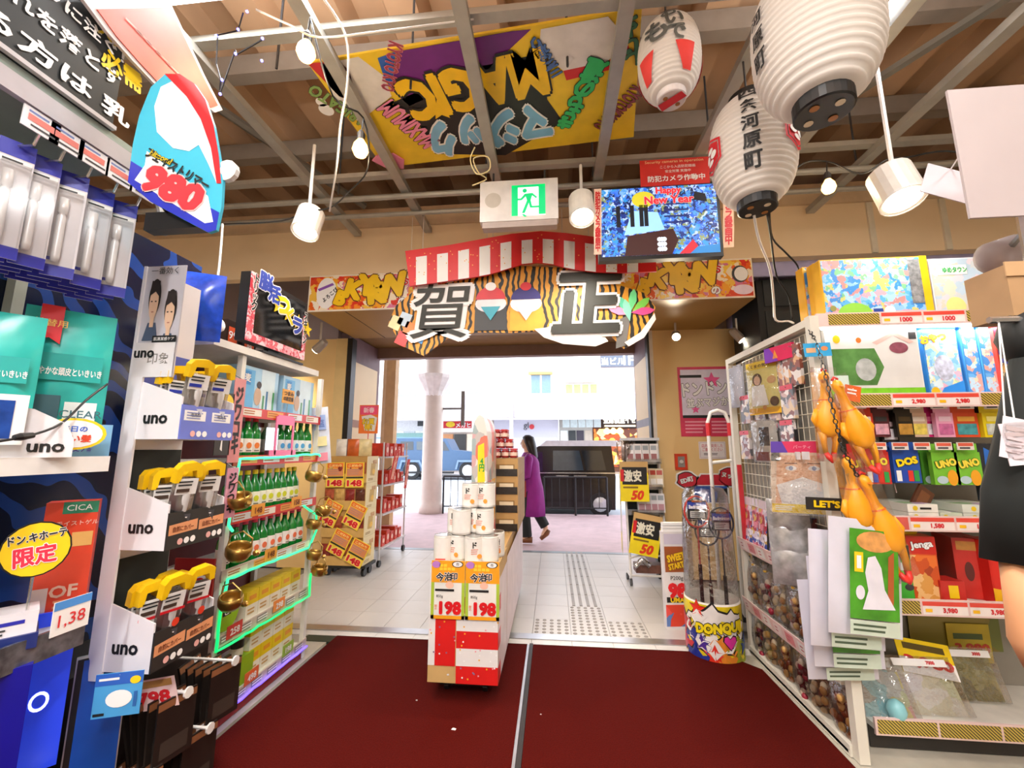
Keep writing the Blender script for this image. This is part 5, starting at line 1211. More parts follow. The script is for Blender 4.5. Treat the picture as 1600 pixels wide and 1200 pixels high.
# yellow cartons
yc = thing('yellow_carton', 'x', 'carton', (0, 0, 0), 'yellow and white drink cartons')
MB().box(-.12, 0, -.05, .05, 0, .15).build('carton', mat('#f0ead8', .4), yc); MB().box(-.1205, .0005, -.0505, .0505, .075, .1505).build('yellow_sleeve', mat('#eccb12', .4, var=.12), yc); d = Dec(RT((.0006, -.05, 0))); d.lines(.012, .02, .085, .06, 2, mat('#c9a060', .4)).rect(.02, .1, .08, .125, mat('#e89a2a', .4)); d.done(yc)
for k, (z, dz, lab) in enumerate(((ZS[4], 0, 'fifth shelf'), (ZS[5], 0, 'bottom shelf lower layer'), (ZS[5], .152, 'bottom shelf upper layer'))):
    for i in range(5 if k == 0 else 4):
        y = 2.46 + i * .105 if k == 0 else 2.52 + i * .105
        place(yc, ST, (SX - .05, y, z + dz), rotz=0, label='yellow and white carton on the %s, %s from the near end' % (lab, ORDW[i]))
cn_ = thing('milk_can', 'x', 'can', (0, 0, 0), 'cream cans with black labels')
MB().lathe([(.03, 0), (.033, .005), (.033, .12), (.028, .13)], 14).build('can', mat('#ece4cf', .35), cn_, True); MB().lathe([(.0337, .045), (.0337, .09)], 14, cap=False).build('label', mat('#23241f', .4), cn_, True)
MB().lathe([(.024, .131), (.026, .14), (.02, .142)], 12).build('lid', STEEL, cn_)
for i, (x, y, z, l) in enumerate(((-.06, 2.2, 0, 'front row nearest'), (-.06, 2.28, 0, 'front row second'), (-.06, 2.36, 0, 'front row third'), (-.13, 2.24, 0, 'back row nearest'), (-.13, 2.33, 0, 'back row second'), (-.09, 2.42, .15, 'set on the green box'))):
    place(cn_, ST, (SX + x, y, ZS[5] + z), label='cream can with black label on the bottom shelf, %s' % l)
t = thing('green_box', 'lime green product box under a cream can on the bottom shelf', 'box', (SX - .1, 2.45, ZS[5])); pbox('carton', mat('#8fb01c', .4, var=.08), t, SX - .15, SX - .04, 2.405, 2.5, ZS[5], ZS[5] + .148)
t = thing('lime_pop_sign', 'round lime green sign board on the fifth shelf near end', 'sign', (SX - .05, 2.22, ZS[4])); MB().prism([(.09 * math.cos(k * .3142), .1 * math.sin(k * .3142) + .1) for k in range(20)], .006, RT((SX - .06, 2.27, ZS[4]))).build('disc', mat('#9ac41e', .4), t)
d = Dec(RT((SX - .054, 2.27, ZS[4]))); d.rect(-.03, .08, .03, .13, INK).text('ビ', 0, .105, .04, PAPER, layer=2); d.done(t)
# price signs on lower rails
for j, (y, z, c, s) in enumerate(((2.25, .47, '#d04038', '258'), (2.62, .47, '#e88a3a', '298'), (2.42, .16, '#e06a3a', '498'), (2.75, .16, '#9cc04a', '198'), (2.5, .8, '#e8a03a', '148'), (2.72, 1.08, '#e8a03a', '158'), (2.35, 1.08, '#e8a03a', '148'))):
    t = thing('shelf_price_card', 'small %s price card on the bottle shelf rail at the %s' % ({'#d04038': 'red', '#e88a3a': 'orange', '#e06a3a': 'coral', '#9cc04a': 'green', '#e8a03a': 'amber'}[c], ('fifth shelf near end', 'fifth shelf middle', 'bottom shelf beside the cans', 'bottom shelf far half', 'fourth shelf middle', 'third shelf far half', 'third shelf near half')[j]), 'price tag', (SX + .01, y, z - .04))
    pbox('card', mat(c, .4), t, SX + .009, SX + .012, y - .05, y + .06, z - .045, z + .02); d = Dec(RT((SX + .012, y - .05, z - .045))); d.text(s, .055, .03, .035, PAPER if j < 4 else mat('#7a3a10', .4), bold=.05); d.done(t)
# led rope
def rope(name, label, pts, col, em):
    P = [Vector(p) for p in pts]; out = []
    for i in range(len(P) - 1):
        n = max(2, int((P[i + 1] - P[i]).length / .05))
        for k in range(n): out.append(P[i].lerp(P[i + 1], k / n) + Vector((random.uniform(-.003, .003), 0, random.uniform(-.004, .004))))
    out.append(P[-1]); t = thing(name, label, 'led rope', tuple(P[0])); MB().tube(out, .0075, 6).build('tube', mat(col, .3, var=0, emit=em), t, True)
X = SX + .018
rope('led_rope', 'green led rope around the third shelf of bottles', [(X, 2.16, .98), (X, 2.13, 1.02), (X, 2.16, 1.36), (X, 2.95, 1.38), (X, 2.98, 1.33)], '#3fe0a0', 1.3)
rope('led_rope', 'green led rope under the fourth shelf of bottles', [(X, 2.15, .62), (X, 2.16, .74), (X, 2.9, .735), (X, 2.99, .85), (X, 2.96, .95), (X, 2.8, 1.03)], '#2fd890', 1.3)
rope('led_rope', 'green led rope under the fifth shelf of cartons', [(X, 2.13, .6), (X, 2.13, .4), (X, 2.95, .4), (X, 2.95, .55)], '#14d06a', 1.3)
rope('led_rope', 'violet led rope along the foot of the bottle shelf', [(X, 2.0, .075), (X, 2.5, .07), (X, 2.96, .07)], '#6a52ff', 2.0)
# brass pots
pot = thing('brass_pot', 'x', 'pot', (0, 0, 0), 'small brass pots hanging from the bottle shelf')
MB().lathe([(.02, 0), (.045, .008), (.058, .03), (.06, .06), (.056, .075), (.05, .075), (.052, .055), (.045, .02), (.015, .012)], 18).build('bowl', mat('#b8914a', .3, .85, var=.2, sc=20), pot, True)
MB().tube([(-.055, 0, .06), (-.05, 0, .12), (0, 0, .15), (.05, 0, .12), (.055, 0, .06)], .004, 6).build('handle', mat('#c9a45a', .3, .8), pot)
MB().lathe([(.004, 0), (.014, .004), (.016, .02), (.01, .03)], 10, Matrix.Translation((.07, 0, .04)) @ Matrix.Rotation(.9, 4, 'Y')).build('spout', mat('#b8914a', .3, .85), pot)
for i, (px, py, X_, sc_) in enumerate(((376, 782, -1.66, 1), (371, 862, -1.66, 1.05), (360, 938, -1.66, .95), (488, 744, -1.66, .95), (503, 798, -1.66, .95), (488, 818, -1.68, .85), (489, 866, -1.66, .85), (497, 890, -1.65, .9))):
    p = PX(px, py, X_)
    o = place(pot, ST, (p.x, p.y, p.z - .04), rot=(.25 if i < 3 else -.1, .2, random.uniform(-.5, .5)), label='small brass pot hanging at the %s end of the bottle shelf, %s from the top' % ('near' if i < 3 else 'far', ORDW[i if i < 3 else i - 3]), scale=(sc_,) * 3)
    MB().tube([(0, 0, .15), (-.01, 0, .26)], .002, 5).build('hanging_wire', STEEL, o) if i == 0 else None
# dangling label strips
for j, (px, py, w_, h_, lab) in enumerate(((352, 650, .05, .2, 'black and yellow promo strip hanging beside the top tray'), (372, 640, .04, .28, 'red leopard print strip hanging at the near end of the top shelf'), (362, 760, .04, .16, 'pink leopard print strip above the nearest brass pot'))):
    p = PX(px, py, -1.68)
    t = thing('promo_strip', lab, 'promo strip', (p.x, p.y, p.z - h_ / 2)); pbox('strip', mat(['#38322c', '#d98a8a', '#e2a0b8'][j], .4), t, p.x - .003, p.x, p.y - w_, p.y + w_, p.z - h_, p.z + h_ * .6)
    d = Dec(RT((p.x, p.y - w_, p.z - h_)))
    if j == 0: d.ell(w_, h_ * 1.35, w_ * .9, w_ * .9, YEL).ell(w_, h_ * .9, w_ * .85, w_ * .85, GOLDY).poly([(w_ * .7, h_ * .15), (w_ * 1.0, h_ * .1), (w_ * .9, h_ * .6)], PAPER)
    else: d.text('ジワコキ' if j == 1 else 'ジワつキ', w_, h_ * .8, h_ * 1.3, INK, w=w_ * 1.3, vert=True, bold=.06)
    d.done(t); MB().tube([(p.x, p.y, p.z + h_ * .6), (p.x - .05, p.y, p.z + h_ * .6 + .03)], .003, 5).build('clip', CHROME, t)
p = PX(507, 682, -1.7)
t = thing('hanging_pouch', 'slim white and blue plastic pouch hanging at the far end of the bottle shelf', 'pouch', (p.x, p.y, p.z - .2)); MB().pouch(.12, .42, .02, Matrix.Translation((p.x, p.y, p.z - .2)), seed=4).build('pouch', mat('#c9cfdf', .3, var=.15, sc=14), t, True); d = Dec(FR((p.x - .06, p.y - .016, p.z - .2))); d.rect(.02, .02, .1, .08, mat('#e78aa0', .4)).rect(.02, .25, .1, .36, mat('#8fa6d8', .4)).rect(.02, .13, .1, .2, mat('#e6d9a0', .4)).text('塩', .06, .3, .06, mat('#4a6ab0', .4), layer=2); d.done(t); MB().tube([(p.x, p.y, p.z + .2), (p.x - .03, p.y, p.z + .24)], .003, 5).build('hook', CHROME, t)
t.rotation_euler = (0, -.12, .4)
# ---- television and goods on the top board
TVX = -1.76
ya, yb = PX(385, 490, TVX).y, PX(476, 530, TVX).y; zb, zt_ = 2.04, PX(400, 428, TVX).z
t = thing('television', 'black television with pink paper frame on top of the bottle shelf', 'television', (TVX, (ya + yb) / 2, 1.986))
pbox('casing', BLACK, t, TVX - .06, TVX, ya, yb, zb, zt_); pbox('screen', mat('#14161a', .08, var=.2, sc=3, spec=.7), t, TVX + .0005, TVX + .004, ya + .06, yb - .03, zb + .06, zt_ - .03)
pbox('foot', BLACK, t, TVX - .12, TVX + .06, (ya + yb) / 2 - .2, (ya + yb) / 2 + .2, 1.986, 1.998); pbox('neck', BLACK, t, TVX - .05, TVX - .02, (ya + yb) / 2 - .05, (ya + yb) / 2 + .05, 1.998, zb)
PR = art(['#e8a0a8', '#d95a66', '#f2ccd0', '#c93a4a'], 40, 1)
fr_ = MB().box(TVX + .0045, TVX + .009, ya, ya + .055, zb, zt_).box(TVX + .0045, TVX + .009, ya + .055, yb, zb, zb + .055).box(TVX + .0045, TVX + .009, yb - .035, yb, zb + .055, zt_ - .1).build('paper_frame', PR, t)
d = Dec(RT((TVX + .009, 0, 0)), .0015); L = zt_ - zb
d.text('トリック', ya + .04, zb + L * .72, L * .55, INK, w=.045, vert=True, bold=.06, out=PAPER, og=.1).text('スキャン', yb - .02, zb + L * .55, L * .55, INK, w=.045, vert=True, bold=.06, out=PAPER, og=.1)
for k, ch in enumerate('脳活つくラ'):
    y = ya + .12 + k * (yb - ya - .2) / 4.4; z = zt_ + .0 - .05 * k / 2; d.text(ch, y, z - .02 - .02 * k, .12, mat('#2b44a8' if k % 5 < 2 or k > 3 else '#e8cc20', .4), bold=.08, out=PAPER, og=.08, layer=3)
for k in range(4): d.star(ya + .25 + k * .11, zt_ - .13 - k * .02, .06, YEL, 2)
d.done(t, 'lettering')
p = PX(324, 512, -1.78)
t = thing('white_spotlight', 'white round speaker-like spotlight on the shelf top left of the television', 'lamp', (p.x, p.y, 1.986)); MB().lathe([(.03, -.08), (.045, -.06), (.045, .06), (.038, .07)], 16, Matrix.Translation((p.x, p.y, p.z)) @ Matrix.Rotation(1.2, 4, 'Y')).build('head', mat('#e9e4de', .4), t, True); MB().tube([(p.x, p.y, p.z - .04), (p.x, p.y, 1.986)], .012, 6).build('stand', WHITE, t)
for i, (px, py, w_, h_, c, lab) in enumerate(((352, 500, .1, .2, '#2a1a16', 'black and red gift box farthest back left of the television'), (372, 520, .12, .13, '#171717', 'flat black gadget box left of the television'), (345, 535, .16, .06, '#a3201c', 'low red box left of the television'))):
    p = PX(px, py, -1.98); t = thing('gift_box', lab, 'box', (p.x, p.y, 1.986)); pbox('carton', mat(c, .4), t, p.x - .06, p.x + .06, p.y - w_ / 2 + i * .03, p.y + w_ / 2 + i * .03, 1.986, 1.986 + h_); d = Dec(RT((p.x + .06, p.y - w_ / 2 + i * .03, 1.986))); d.rect(w_ * .15, h_ * .3, w_ * .85, h_ * .8, mat('#d0502a', .4)).text('99', w_ * .5, h_ * .55, h_ * .25, PAPER, layer=2); d.done(t)
cable('white_cable', 'white cable falling down the wall left of the television', [PX(348, 350, -1.95), PX(342, 420, -1.95), PX(333, 470, -1.95), PX(332, 505, -1.95)], .006, WHITE)
# ================================================================ entrance goods and the striped display
CARD = mat('#c9a468', .65, var=.08, sc=8); YSIGN = mat('#f2cf3c', .45)
def price148(t, M, w_, h_, s='148', tone='#d98a5a'):
    MB().box(0, w_, 0, h_, -.004, 0, 0, M).build('price_sign', YSIGN, t)
    d = Dec(M, .0012)
    d.rect(w_ * .06, h_ * .78, w_ * .94, h_ * .97, mat('#e8742a', .45)).text('こだわり', w_ * .5, h_ * .87, h_ * .1, mat('#f7e08a', .4), w=w_ * .7, bold=.05)
    d.rect(w_ * .06, h_ * .45, w_ * .94, h_ * .76, mat(tone, .45)).lines(w_ * .12, h_ * .5, w_ * .9, h_ * .74, 3, mat('#b58a78', .5)).rect(w_ * .04, h_ * .36, w_ * .96, h_ * .43, mat('#3a3328', .5), 2)
    d.text(s, w_ * .5, h_ * .17, h_ * .26, RED, w=w_ * .82, bold=.09, layer=3, out=mat('#f6ea9a', .4)); d.done(t)
# carton tower on a dolly
cx0, cx1, cy0, cy1 = -2.62, -2.12, 4.66, 4.96
t = thing('dolly', 'black metal dolly under the carton tower by the left jamb', 'dolly', (-2.37, 4.85, 0))
pbox('deck', mat('#1d1f1e', .5), t, cx0, cx1 + .03, cy0 + .02, cy1 + .0, .1, .13)
for x in (cx0 + .06, cx1 - .02):
    for y in (cy0 + .1, cy1 - .06):
        M = Matrix.Translation((x, y, .045)) @ Matrix.Rotation(math.pi / 2, 4, 'Y'); MB().lathe([(.045, -.015), (.045, .015)], 14, M).build('caster', BLACK, t); pbox('caster_fork', STEEL, t, x - .012, x + .012, y - .02, y + .02, .092, .1)
zc = .131
for k in range(4):
    h_ = .3
    c = thing('display_carton', 'open brown snack carton in the tower at the left jamb, %s from the bottom' % ORDW[k], 'carton', ((cx0 + cx1) / 2, (cy0 + cy1) / 2, zc), 'cartons in the tower')
    z0, z1 = zc + .002, zc + h_
    pbox('carton', mat('#b98d4a', .65, var=.08), c, cx0, cx1 - .002, cy0 + .02, cy1, z0, z1)
    pbox('printed_side', mat('#e3cf9f', .55, var=.05), c, cx1 - .0015, cx1 + .004, cy0, cy1, z0, z1)
    d = Dec(RT((cx1 + .004, cy0, z0))); d.poly([(.08, .08), (.2, .07), (.22, .2), (.1, .22)], mat('#c8a45a', .5)).ell(.17, .12, .04, .03, mat('#e8b848', .5), 2).lines(.03, .02, .2, .05, 2, mat('#9c7a3c', .5)).text('銘菓', .2, .23, .05, mat('#c07a3a', .5)); d.done(c)
    pbox('front_lip', mat('#caa25c', .6), c, cx0, cx1 - .002, cy0 + .001, cy0 + .018, z0, z0 + .1)
    for j in range(4): MB().pouch(.11, .13, .04, Matrix.Translation((cx0 + .065 + j * .122, cy0 + .008, z0 + .1)), seed=j + k, nx=4, ny=4).build('snack_pack', mat(['#8a2a22', '#5a2a1a', '#a04a2a', '#c9a05a'][(j + k) % 4], .3, var=.3, sc=20), c)
    zc += h_
for j in range(3):
    p_ = (cx0 + .1 + j * .15, cy0 + .15, zc + .002)
    t2 = pouch_thing('snack_bag', 'snack bag on top of the carton tower, %s from the left' % ORDW[j], 'snack bag', p_, .15, .2, .06, mat(['#e9e4da', '#c9622a', '#e2cf9a'][j], .3, var=.25, sc=14), .2 * (j - 1), group='snack bags on the tower', seed=j)
sg = thing('price_sign_pair', 'pair of yellow 148 price signs on the upper carton tower', 'price sign', (-2.35, cy0, 1.0))
for j in range(2): price148(sg, frm((cx0 + .02 + j * .235, cy0 - .008, .98), (1, 0, .02), (-.02, 0, 1)), .22, .28)
for j, (x, z) in enumerate(((cx0 - .05, .52), (cx0 + .24, .5), (cx0 + .08, .2), (cx0 + .3, .1))):
    sg = thing('tilted_price_sign', 'tilted yellow 148 price sign on the lower carton tower, %s' % ('upper left', 'upper right', 'lower left', 'lower right')[j], 'price sign', (x + .1, cy0, z), 'tilted 148 signs')
    price148(sg, frm((x, cy0 - .012 - .006 * j, z + .1), (.9, 0, -.42), (.42, 0, .9)), .21, .27)
# wire rack behind it
wx0, wx1, wy0, wy1 = -2.5, -2.12, 5.12, 5.95
t = thing('wire_rack', 'white wire rack of red packs standing inside the left of the doorway', 'rack', (-2.3, 5.5, 0)); WR = mat('#d6d4d6', .4, .2)
for x in (wx0, wx1):
    for y in (wy0, wy1): MB().tube([(x, y, .08), (x, y, 1.5)], .012, 6).build('post', WR, t); MB().lathe([(.04, -.015), (.04, .015)], 10, Matrix.Translation((x, y, .04)) @ Matrix.Rotation(math.pi / 2, 4, 'Y')).build('caster', BLACK, t)
for z in (.2, .6, .95, 1.3): pbox('shelf_tray', mat('#cfc9c6', .45, .1), t, wx0, wx1 + .03, wy0, wy1, z, z + .02)
rp = thing('red_pack', 'x', 'pack', (0, 0, 0), 'red packs in the wire rack')
MB().box(-.1, .1, -.05, .05, 0, .16).build('pack', mat('#c93a22', .4, var=.3, sc=16), rp); d = Dec(RT((.1, -.05, 0))); d.ell(.05, .08, .03, .035, mat('#f0c8b0', .4)); d.done(rp)
for i, z in enumerate((.22, .62, .97, 1.32)):
    for j in range(5):
        o = place(rp, ST, (wx1 - .1, wy0 + .12 + j * .14, z + .001), label='red snack pack in the wire rack, %s tier, %s from the front' % (('bottom', 'second', 'third', 'top')[i], ORDW[j]), scale=(1, 1, .8 + .25 * ((i + j) % 2)))
for j, (px, py, w_, h_, lab) in enumerate(((612, 728, .09, .42, 'near'), (634, 740, .06, .4, 'far'))):
    p = PX(px, py, wx1 + .06); t = thing('red_banner_strip', 'slanted red vertical banner strip on the %s side of the wire rack' % lab, 'banner', (p.x, p.y, p.z - h_ / 2))
    M = frm((p.x, p.y, p.z - h_ / 2), (.3, 1, 0), (.18 if j == 0 else .1, 0, 1)); MB().box(-w_ / 2, w_ / 2, 0, h_, -.004, 0, 0, M).build('strip', mat('#cf3a26', .4), t); d = Dec(M); d.text('大感謝', 0, h_ * .5, h_ * .8, mat('#f4b29a', .4), w=w_ * .6, vert=True, bold=.05); d.done(t); MB().tube([(p.x, p.y, p.z), (wx1, p.y, p.z - .05)], .005, 5).build('clip', BLACK, t)
p0 = PY(576, 655, 5.05)
t = thing('pop_poster', 'pink and orange pop poster above the carton tower', 'poster', (p0.x, 5.05, p0.z - .19)); W, Hh = .25, .36
M = FR((p0.x - W / 2, 5.05, p0.z - Hh / 2)); MB().box(0, W, 0, Hh, -.005, 0, 0, M).build('card', mat('#f07a2a', .45), t); d = Dec(M); d.rect(.01, Hh * .66, W - .01, Hh * .97, mat('#ee4f78', .4)).poly([(.03, Hh * .6), (W * .6, Hh * .66), (W * .95, Hh * .55), (W * .85, Hh * .08), (.08, Hh * .1)], mat('#e4dfd8', .4)).text('お買', W * .5, Hh * .42, .08, mat('#e8c42a', .4), bold=.06, out=INK, layer=3).text('得!', W * .5, Hh * .22, .08, mat('#e8c42a', .4), bold=.06, out=INK, layer=3).text('新春', W * .5, Hh * .82, .07, mat('#f8d0d8', .4), layer=3, bold=.04); d.done(t)
MB().tube([(p0.x, 5.06, p0.z - Hh / 2), (p0.x, 5.06, 1.52), (wx0 + .02, 5.12, 1.49)], .006, 6).build('stand_wire', RED, t)
# ---- striped centre display
DX0, DX1, DY0, DYM, DY1 = -.735, -.327, 2.55, 3.0, 4.5
zb, ztop = .1, PY(725, 882, DY0).z
t = thing('striped_display', 'red and white striped cardboard display stand in the middle of the mats', 'display stand', ((DX0 + DX1) / 2, 3.2, 0))
pbox('front_box', CARD, t, DX0, DX1, DY0, DYM, zb, ztop); pbox('rear_box', CARD, t, DX0 + .02, DX1 - .02, DYM + .002, DY1, zb, ztop * .98)
pbox('dolly_deck', BLACK, t, DX0 + .06, DX1 - .06, DY0 + .06, DY1 - .05, .06, .098)
for x in (DX0 + .09, DX1 - .09):
    for y in (DY0 + .12, DY1 - .12): MB().lathe([(.03, -.012), (.03, .012)], 12, Matrix.Translation((x, y, .038)) @ Matrix.Rotation(math.pi / 2, 4, 'Y')).build('caster', BLACK, t)
STR, STW = mat('#d81e1c', .42, var=.05), mat('#e8e4e0', .45, var=.03)
W, Hh = DX1 - DX0, ztop - zb
d = Dec(FR((DX0, DY0, zb)), .0015)
d.rect(.0, .09, .1, Hh, STW, 1).rect(.04, .09, .16, Hh, STR, 2)
sgap = Hh * .72 / 5
for k in range(6): d.poly([(.165, .0 + k * sgap), (W, -.0 + k * sgap), (W, sgap * (k + 1)), (.165, sgap * (k + 1))], STR if k % 2 == 0 else STW, 1.4)
for k in range(60):
    d.ell(random.uniform(.01, W), random.uniform(.02, Hh * .85), .005, .005, [mat('#f0a0a8', .4), mat('#f0b030', .4), mat('#8a7090', .4), PAPER][k % 4], 3, n=6)
d.done(t, 'stripe')
d = Dec(RT((DX1, DY0, zb)), .0015)
for k in range(6): d.rect(.0, k * sgap, (DYM - DY0) * .25, (k + 1) * sgap, STR if k % 2 == 0 else mat('#e9d6d8', .45), 1)
d.rect((DYM - DY0) * .25, 0, DYM - DY0, Hh * .86, mat('#eadcde', .45, var=.12, sc=5), 1)
d.rect(DYM - DY0 + .01, 0, DY1 - DY0, Hh * .9, mat('#efdfe2', .45, var=.08), 1); d.done(t, 'side_stripe')
def price198(x0, w_, label):
    t = thing('price_card', label, 'price sign', (x0 + w_ / 2, DY0, .35)); z0 = PY(725, 968, DY0 - .01).z; z1 = PY(725, 882, DY0 - .01).z + .02; h_ = z1 - z0
    M = frm((x0, DY0 - .012, z0), (1, 0, 0), (0, 0, 1)); MB().box(0, w_, 0, h_, -.004, 0, 0, M).build('card', mat('#e8e6de', .45), t); d = Dec(M, .0012)
    d.rect(0, h_ * .62, w_, h_, mat('#f0a21c', .4)).rect(0, 0, w_ * .09, h_ * .62, mat('#a9c23c', .4)).rect(w_ * .91, 0, w_, h_ * .62, mat('#a9c23c', .4)).rect(0, 0, w_, h_ * .06, mat('#f0a21c', .4))
    d.ell(w_ * .14, h_ * .93, w_ * .13, h_ * .06, mat('#b87ac8', .4), 2).ell(w_ * .78, h_ * .94, w_ * .17, h_ * .055, INK, 2).ell(w_ * .78, h_ * .94, w_ * .14, h_ * .045, PAPER, 3).text('市', w_ * .78, h_ * .94, h_ * .06, INK, layer=4)
    for k in range(6): d.rect(w_ * (.24 + .12 * (k % 4)), h_ * (.83 + .06 * (k // 4)), w_ * (.34 + .12 * (k % 4)), h_ * (.88 + .06 * (k // 4)), mat('#f6cf3a', .4), 2)
    d.text('今治', w_ * .38, h_ * .72, h_ * .15, INK, rot=5, bold=.05, layer=3, out=PAPER).text('印', w_ * .68, h_ * .73, h_ * .13, INK, bold=.04, layer=3, out=PAPER).ell(w_ * .55, h_ * .58, w_ * .12, h_ * .06, mat('#f2c0a8', .4), 2)
    d.lines(w_ * .12, h_ * .45, w_ * .88, h_ * .53, 1, INK, fill=.5).text('850g', w_ * .26, h_ * .38, h_ * .06, DGREY, layer=3).text('198', w_ * .58, h_ * .19, h_ * .23, mat('#d8161e', .4), w=w_ * .66, bold=.09, layer=3).text('税込', w_ * .15, h_ * .2, h_ * .09, mat('#e8722a', .4), vert=True); d.done(t)
price198(DX0 + .012, .2, 'left of two 198 price cards on the striped display'); price198(DX0 + .216, .2, 'right of two 198 price cards on the striped display')
pbox('holder_strip', mat('#e8472e', .4), t, DX0 + .03, DX0 + .09, DY0 - .008, DY0 - .001, ztop + .0, ztop + .03)
# can pyramid
can = thing('white_can', 'x', 'can', (0, 0, 0), 'white cans in the pyramid'); CR, CH = .058, .148
MB().lathe([(CR * .97, 0), (CR, .004), (CR, CH - .004), (CR * .97, CH)], 18).build('can', mat('#ddd8cf', .3, .15), can, True)
MB().lathe([(CR * 1.01, .012), (CR * 1.01, CH - .012)], 18, cap=False).build('label', mat('#ece8e0', .45, var=.05, sc=25), can, True)
MB().lathe([(CR * .9, CH + .001), (CR * .97, CH + .003), (CR * .93, CH + .003), (CR * .9, CH + .0015)], 18).build('lid_rim', CHROME, can)
d = Dec(FR((0, -CR * 1.012, 0)), .0012); d.text('ド', -.008, .105, .035, INK, bold=.05).ell(.022, .04, .015, .014, mat('#ef9a3c', .4), 2, n=10).lines(-.03, .05, .02, .085, 3, mat('#e2a090', .4)); d.done(can)
lay = [(0, [(-.715, 2.63), (-.63, 2.66), (-.52, 2.62), (-.43, 2.64), (-.41, 2.77), (-.66, 2.79), (-.53, 2.76)]), (1, [(-.655, 2.72), (-.53, 2.74), (-.61, 2.66), (-.47, 2.7)]), (2, [(-.57, 2.74), (-.47, 2.76)])]
for L, ps in lay:
    for j, (x, y) in enumerate(ps):
        place(can, ST, (x + .035, y, ztop + .002 + L * (CH + .004)), rotz=random.choice([0, -.3, .35, 2.2, .1, 1.9]), label='white food can in the %s layer of the pyramid, %s in the layer' % (('bottom', 'middle', 'top')[L], ORDW[j]))
# upright header of the display: tall narrow curved board
q0 = PY(748, 772, 3.12); z0 = ztop * .98 + .0
t = thing('tall_header_board', 'tall narrow curved header board with yellow strip behind the cans', 'sign board', (q0.x, 3.3, z0))
zt3 = PY(748, 648, 3.1).z; n = 9
ring = []
xa, xb = PY(737, 720, 3.1).x, PY(761, 720, 3.1).x
pts = [(xa, z0)] + [(xb, z0)] + [(xb, zt3 - .2)] + [((xa + xb) / 2 + (xb - xa) / 2 * math.cos(a), zt3 - .2 + .2 * math.sin(a)) for a in [k * math.pi / 8 for k in range(1, 8)]] + [(xa, zt3 - .2)]
MB().prism(pts, -.5, frm((0, 3.1, 0), (1, 0, 0), (0, 0, 1))).build('board', art(['#b8b0ac', '#c9a0a0', '#9aa8a8', '#d8d0c8', '#e0705a'], 9, 4), t)
d = Dec(FR((xa, 3.1, z0))); W = xb - xa; yh = PY(748, 692, 3.1).z - z0; d.poly([(W * .4, 0), (W, 0), (W * .8, yh), (W * .4, yh * .97)], YEL).text('4円', W * .66, yh * .78, .1, mat('#2f9a3a', .4), vert=True, bold=.06, w=.04).rect(W * .1, 0, W * .38, .3, mat('#c99aa0', .4)); d.done(t)
d = Dec(RT((xb, 3.1, z0))); d.rect(.05, .05, .45, .45, art(['#e2504a', '#f0b23a', '#e87aa0', '#f2e0d0'], 18, 6)); d.done(t)
# carton tiers and red jars behind
ct = thing('jam_carton', 'x', 'carton', (0, 0, 0), 'brown jam cartons'); MB().box(-.17, .17, -.14, .14, 0, .15).build('carton', mat('#b9935a', .65, var=.08), ct); d = Dec(FR((-.17, -.14, 0))); d.rect(.03, .03, .31, .1, mat('#8c6a3a', .6)).rect(.18, .05, .3, .09, mat('#e2d2b0', .5), 2); d.done(ct); MB().box(-.165, .165, -.146, -.1405, .0, .06).build('dark_jars', mat('#2a2420', .4, var=.5, sc=30), ct)
base = ztop * .98
xj = (DX0 + DX1) / 2 + .06
for r in range(3):
    for k in range(4): place(ct, ST, (xj, 3.78 + r * .285, base + .002 + k * .152 + .0), label='brown jam carton in the %s stack behind the cans, %s from the bottom' % (('near', 'middle', 'far')[r], ORDW[k]))
jr = thing('jam_jar', 'x', 'jar', (0, 0, 0), 'red jam jars'); MB().lathe([(.03, 0), (.033, .006), (.033, .06), (.028, .066)], 12).build('glass', mat('#8f1a1c', .15, spec=.7), jr, True); MB().lathe([(.032, .067), (.032, .082)], 12).build('lid', mat('#c23a3a', .35), jr); MB().lathe([(.0336, .018), (.0336, .048)], 12, cap=False).build('label', mat('#e6c8b8', .45), jr, True)
zj = base + .002 + 4 * .152 + .002
for L, n_ in ((0, 4), (1, 3), (2, 2)):
    for r in range(2):
        for j in range(n_): place(jr, ST, (xj - .1 + .034 * L + j * .075, 3.72 + r * .09, zj + L * .084), label='red lidded jam jar on the carton stack, %s layer, %s row, %s from the left' % (('bottom', 'middle', 'top')[L], ('front', 'back')[r], ORDW[j]))
# ---- magazine rack on the right of the doorway
rx0, rx1, ry0, ry1 = .8, 1.19, 4.72, 4.93
t = thing('magazine_rack', 'white wheeled wire rack with tiers of hanging goods before the right gold wall', 'rack', (1.0, 4.8, 0)); RW = mat('#e2ded8', .4, .1)
ztr = PY(1000, 684, 4.8).z
for x in (rx0, rx1):
    MB().tube([(x, ry0 - .02, .09), (x, ry1, .09)], .013, 6).build('foot_bar', RW, t)
    MB().tube([(x, ry0, .09), (x, ry1, ztr)], .013, 6).build('post', RW, t)
    for y in (ry0, ry1): MB().lathe([(.035, -.012), (.035, .012)], 12, Matrix.Translation((x, y, .036)) @ Matrix.Rotation(math.pi / 2, 4, 'Y')).build('caster', mat('#4a4a4c', .5), t)
MB().tube([(rx0, ry0, .1), (rx1, ry0, .1)], .013, 6).build('cross_bar', RW, t); MB().tube([(rx0, ry0 + .02, .27), (rx0 + .1, ry0, .3), (rx1, ry0 + .02, .3)], .011, 6).build('cross_bar', RW, t)
pbox('back_sheet', mat('#26302e', .6), t, rx0 + .015, rx1 - .015, ry1 - .012, ry1, .3, ztr)
pbox('top_header', mat('#dfe4ea', .35), t, rx0 - .03, rx1, ry0 + .1, ry1 - .014, ztr - .03, ztr + .0)
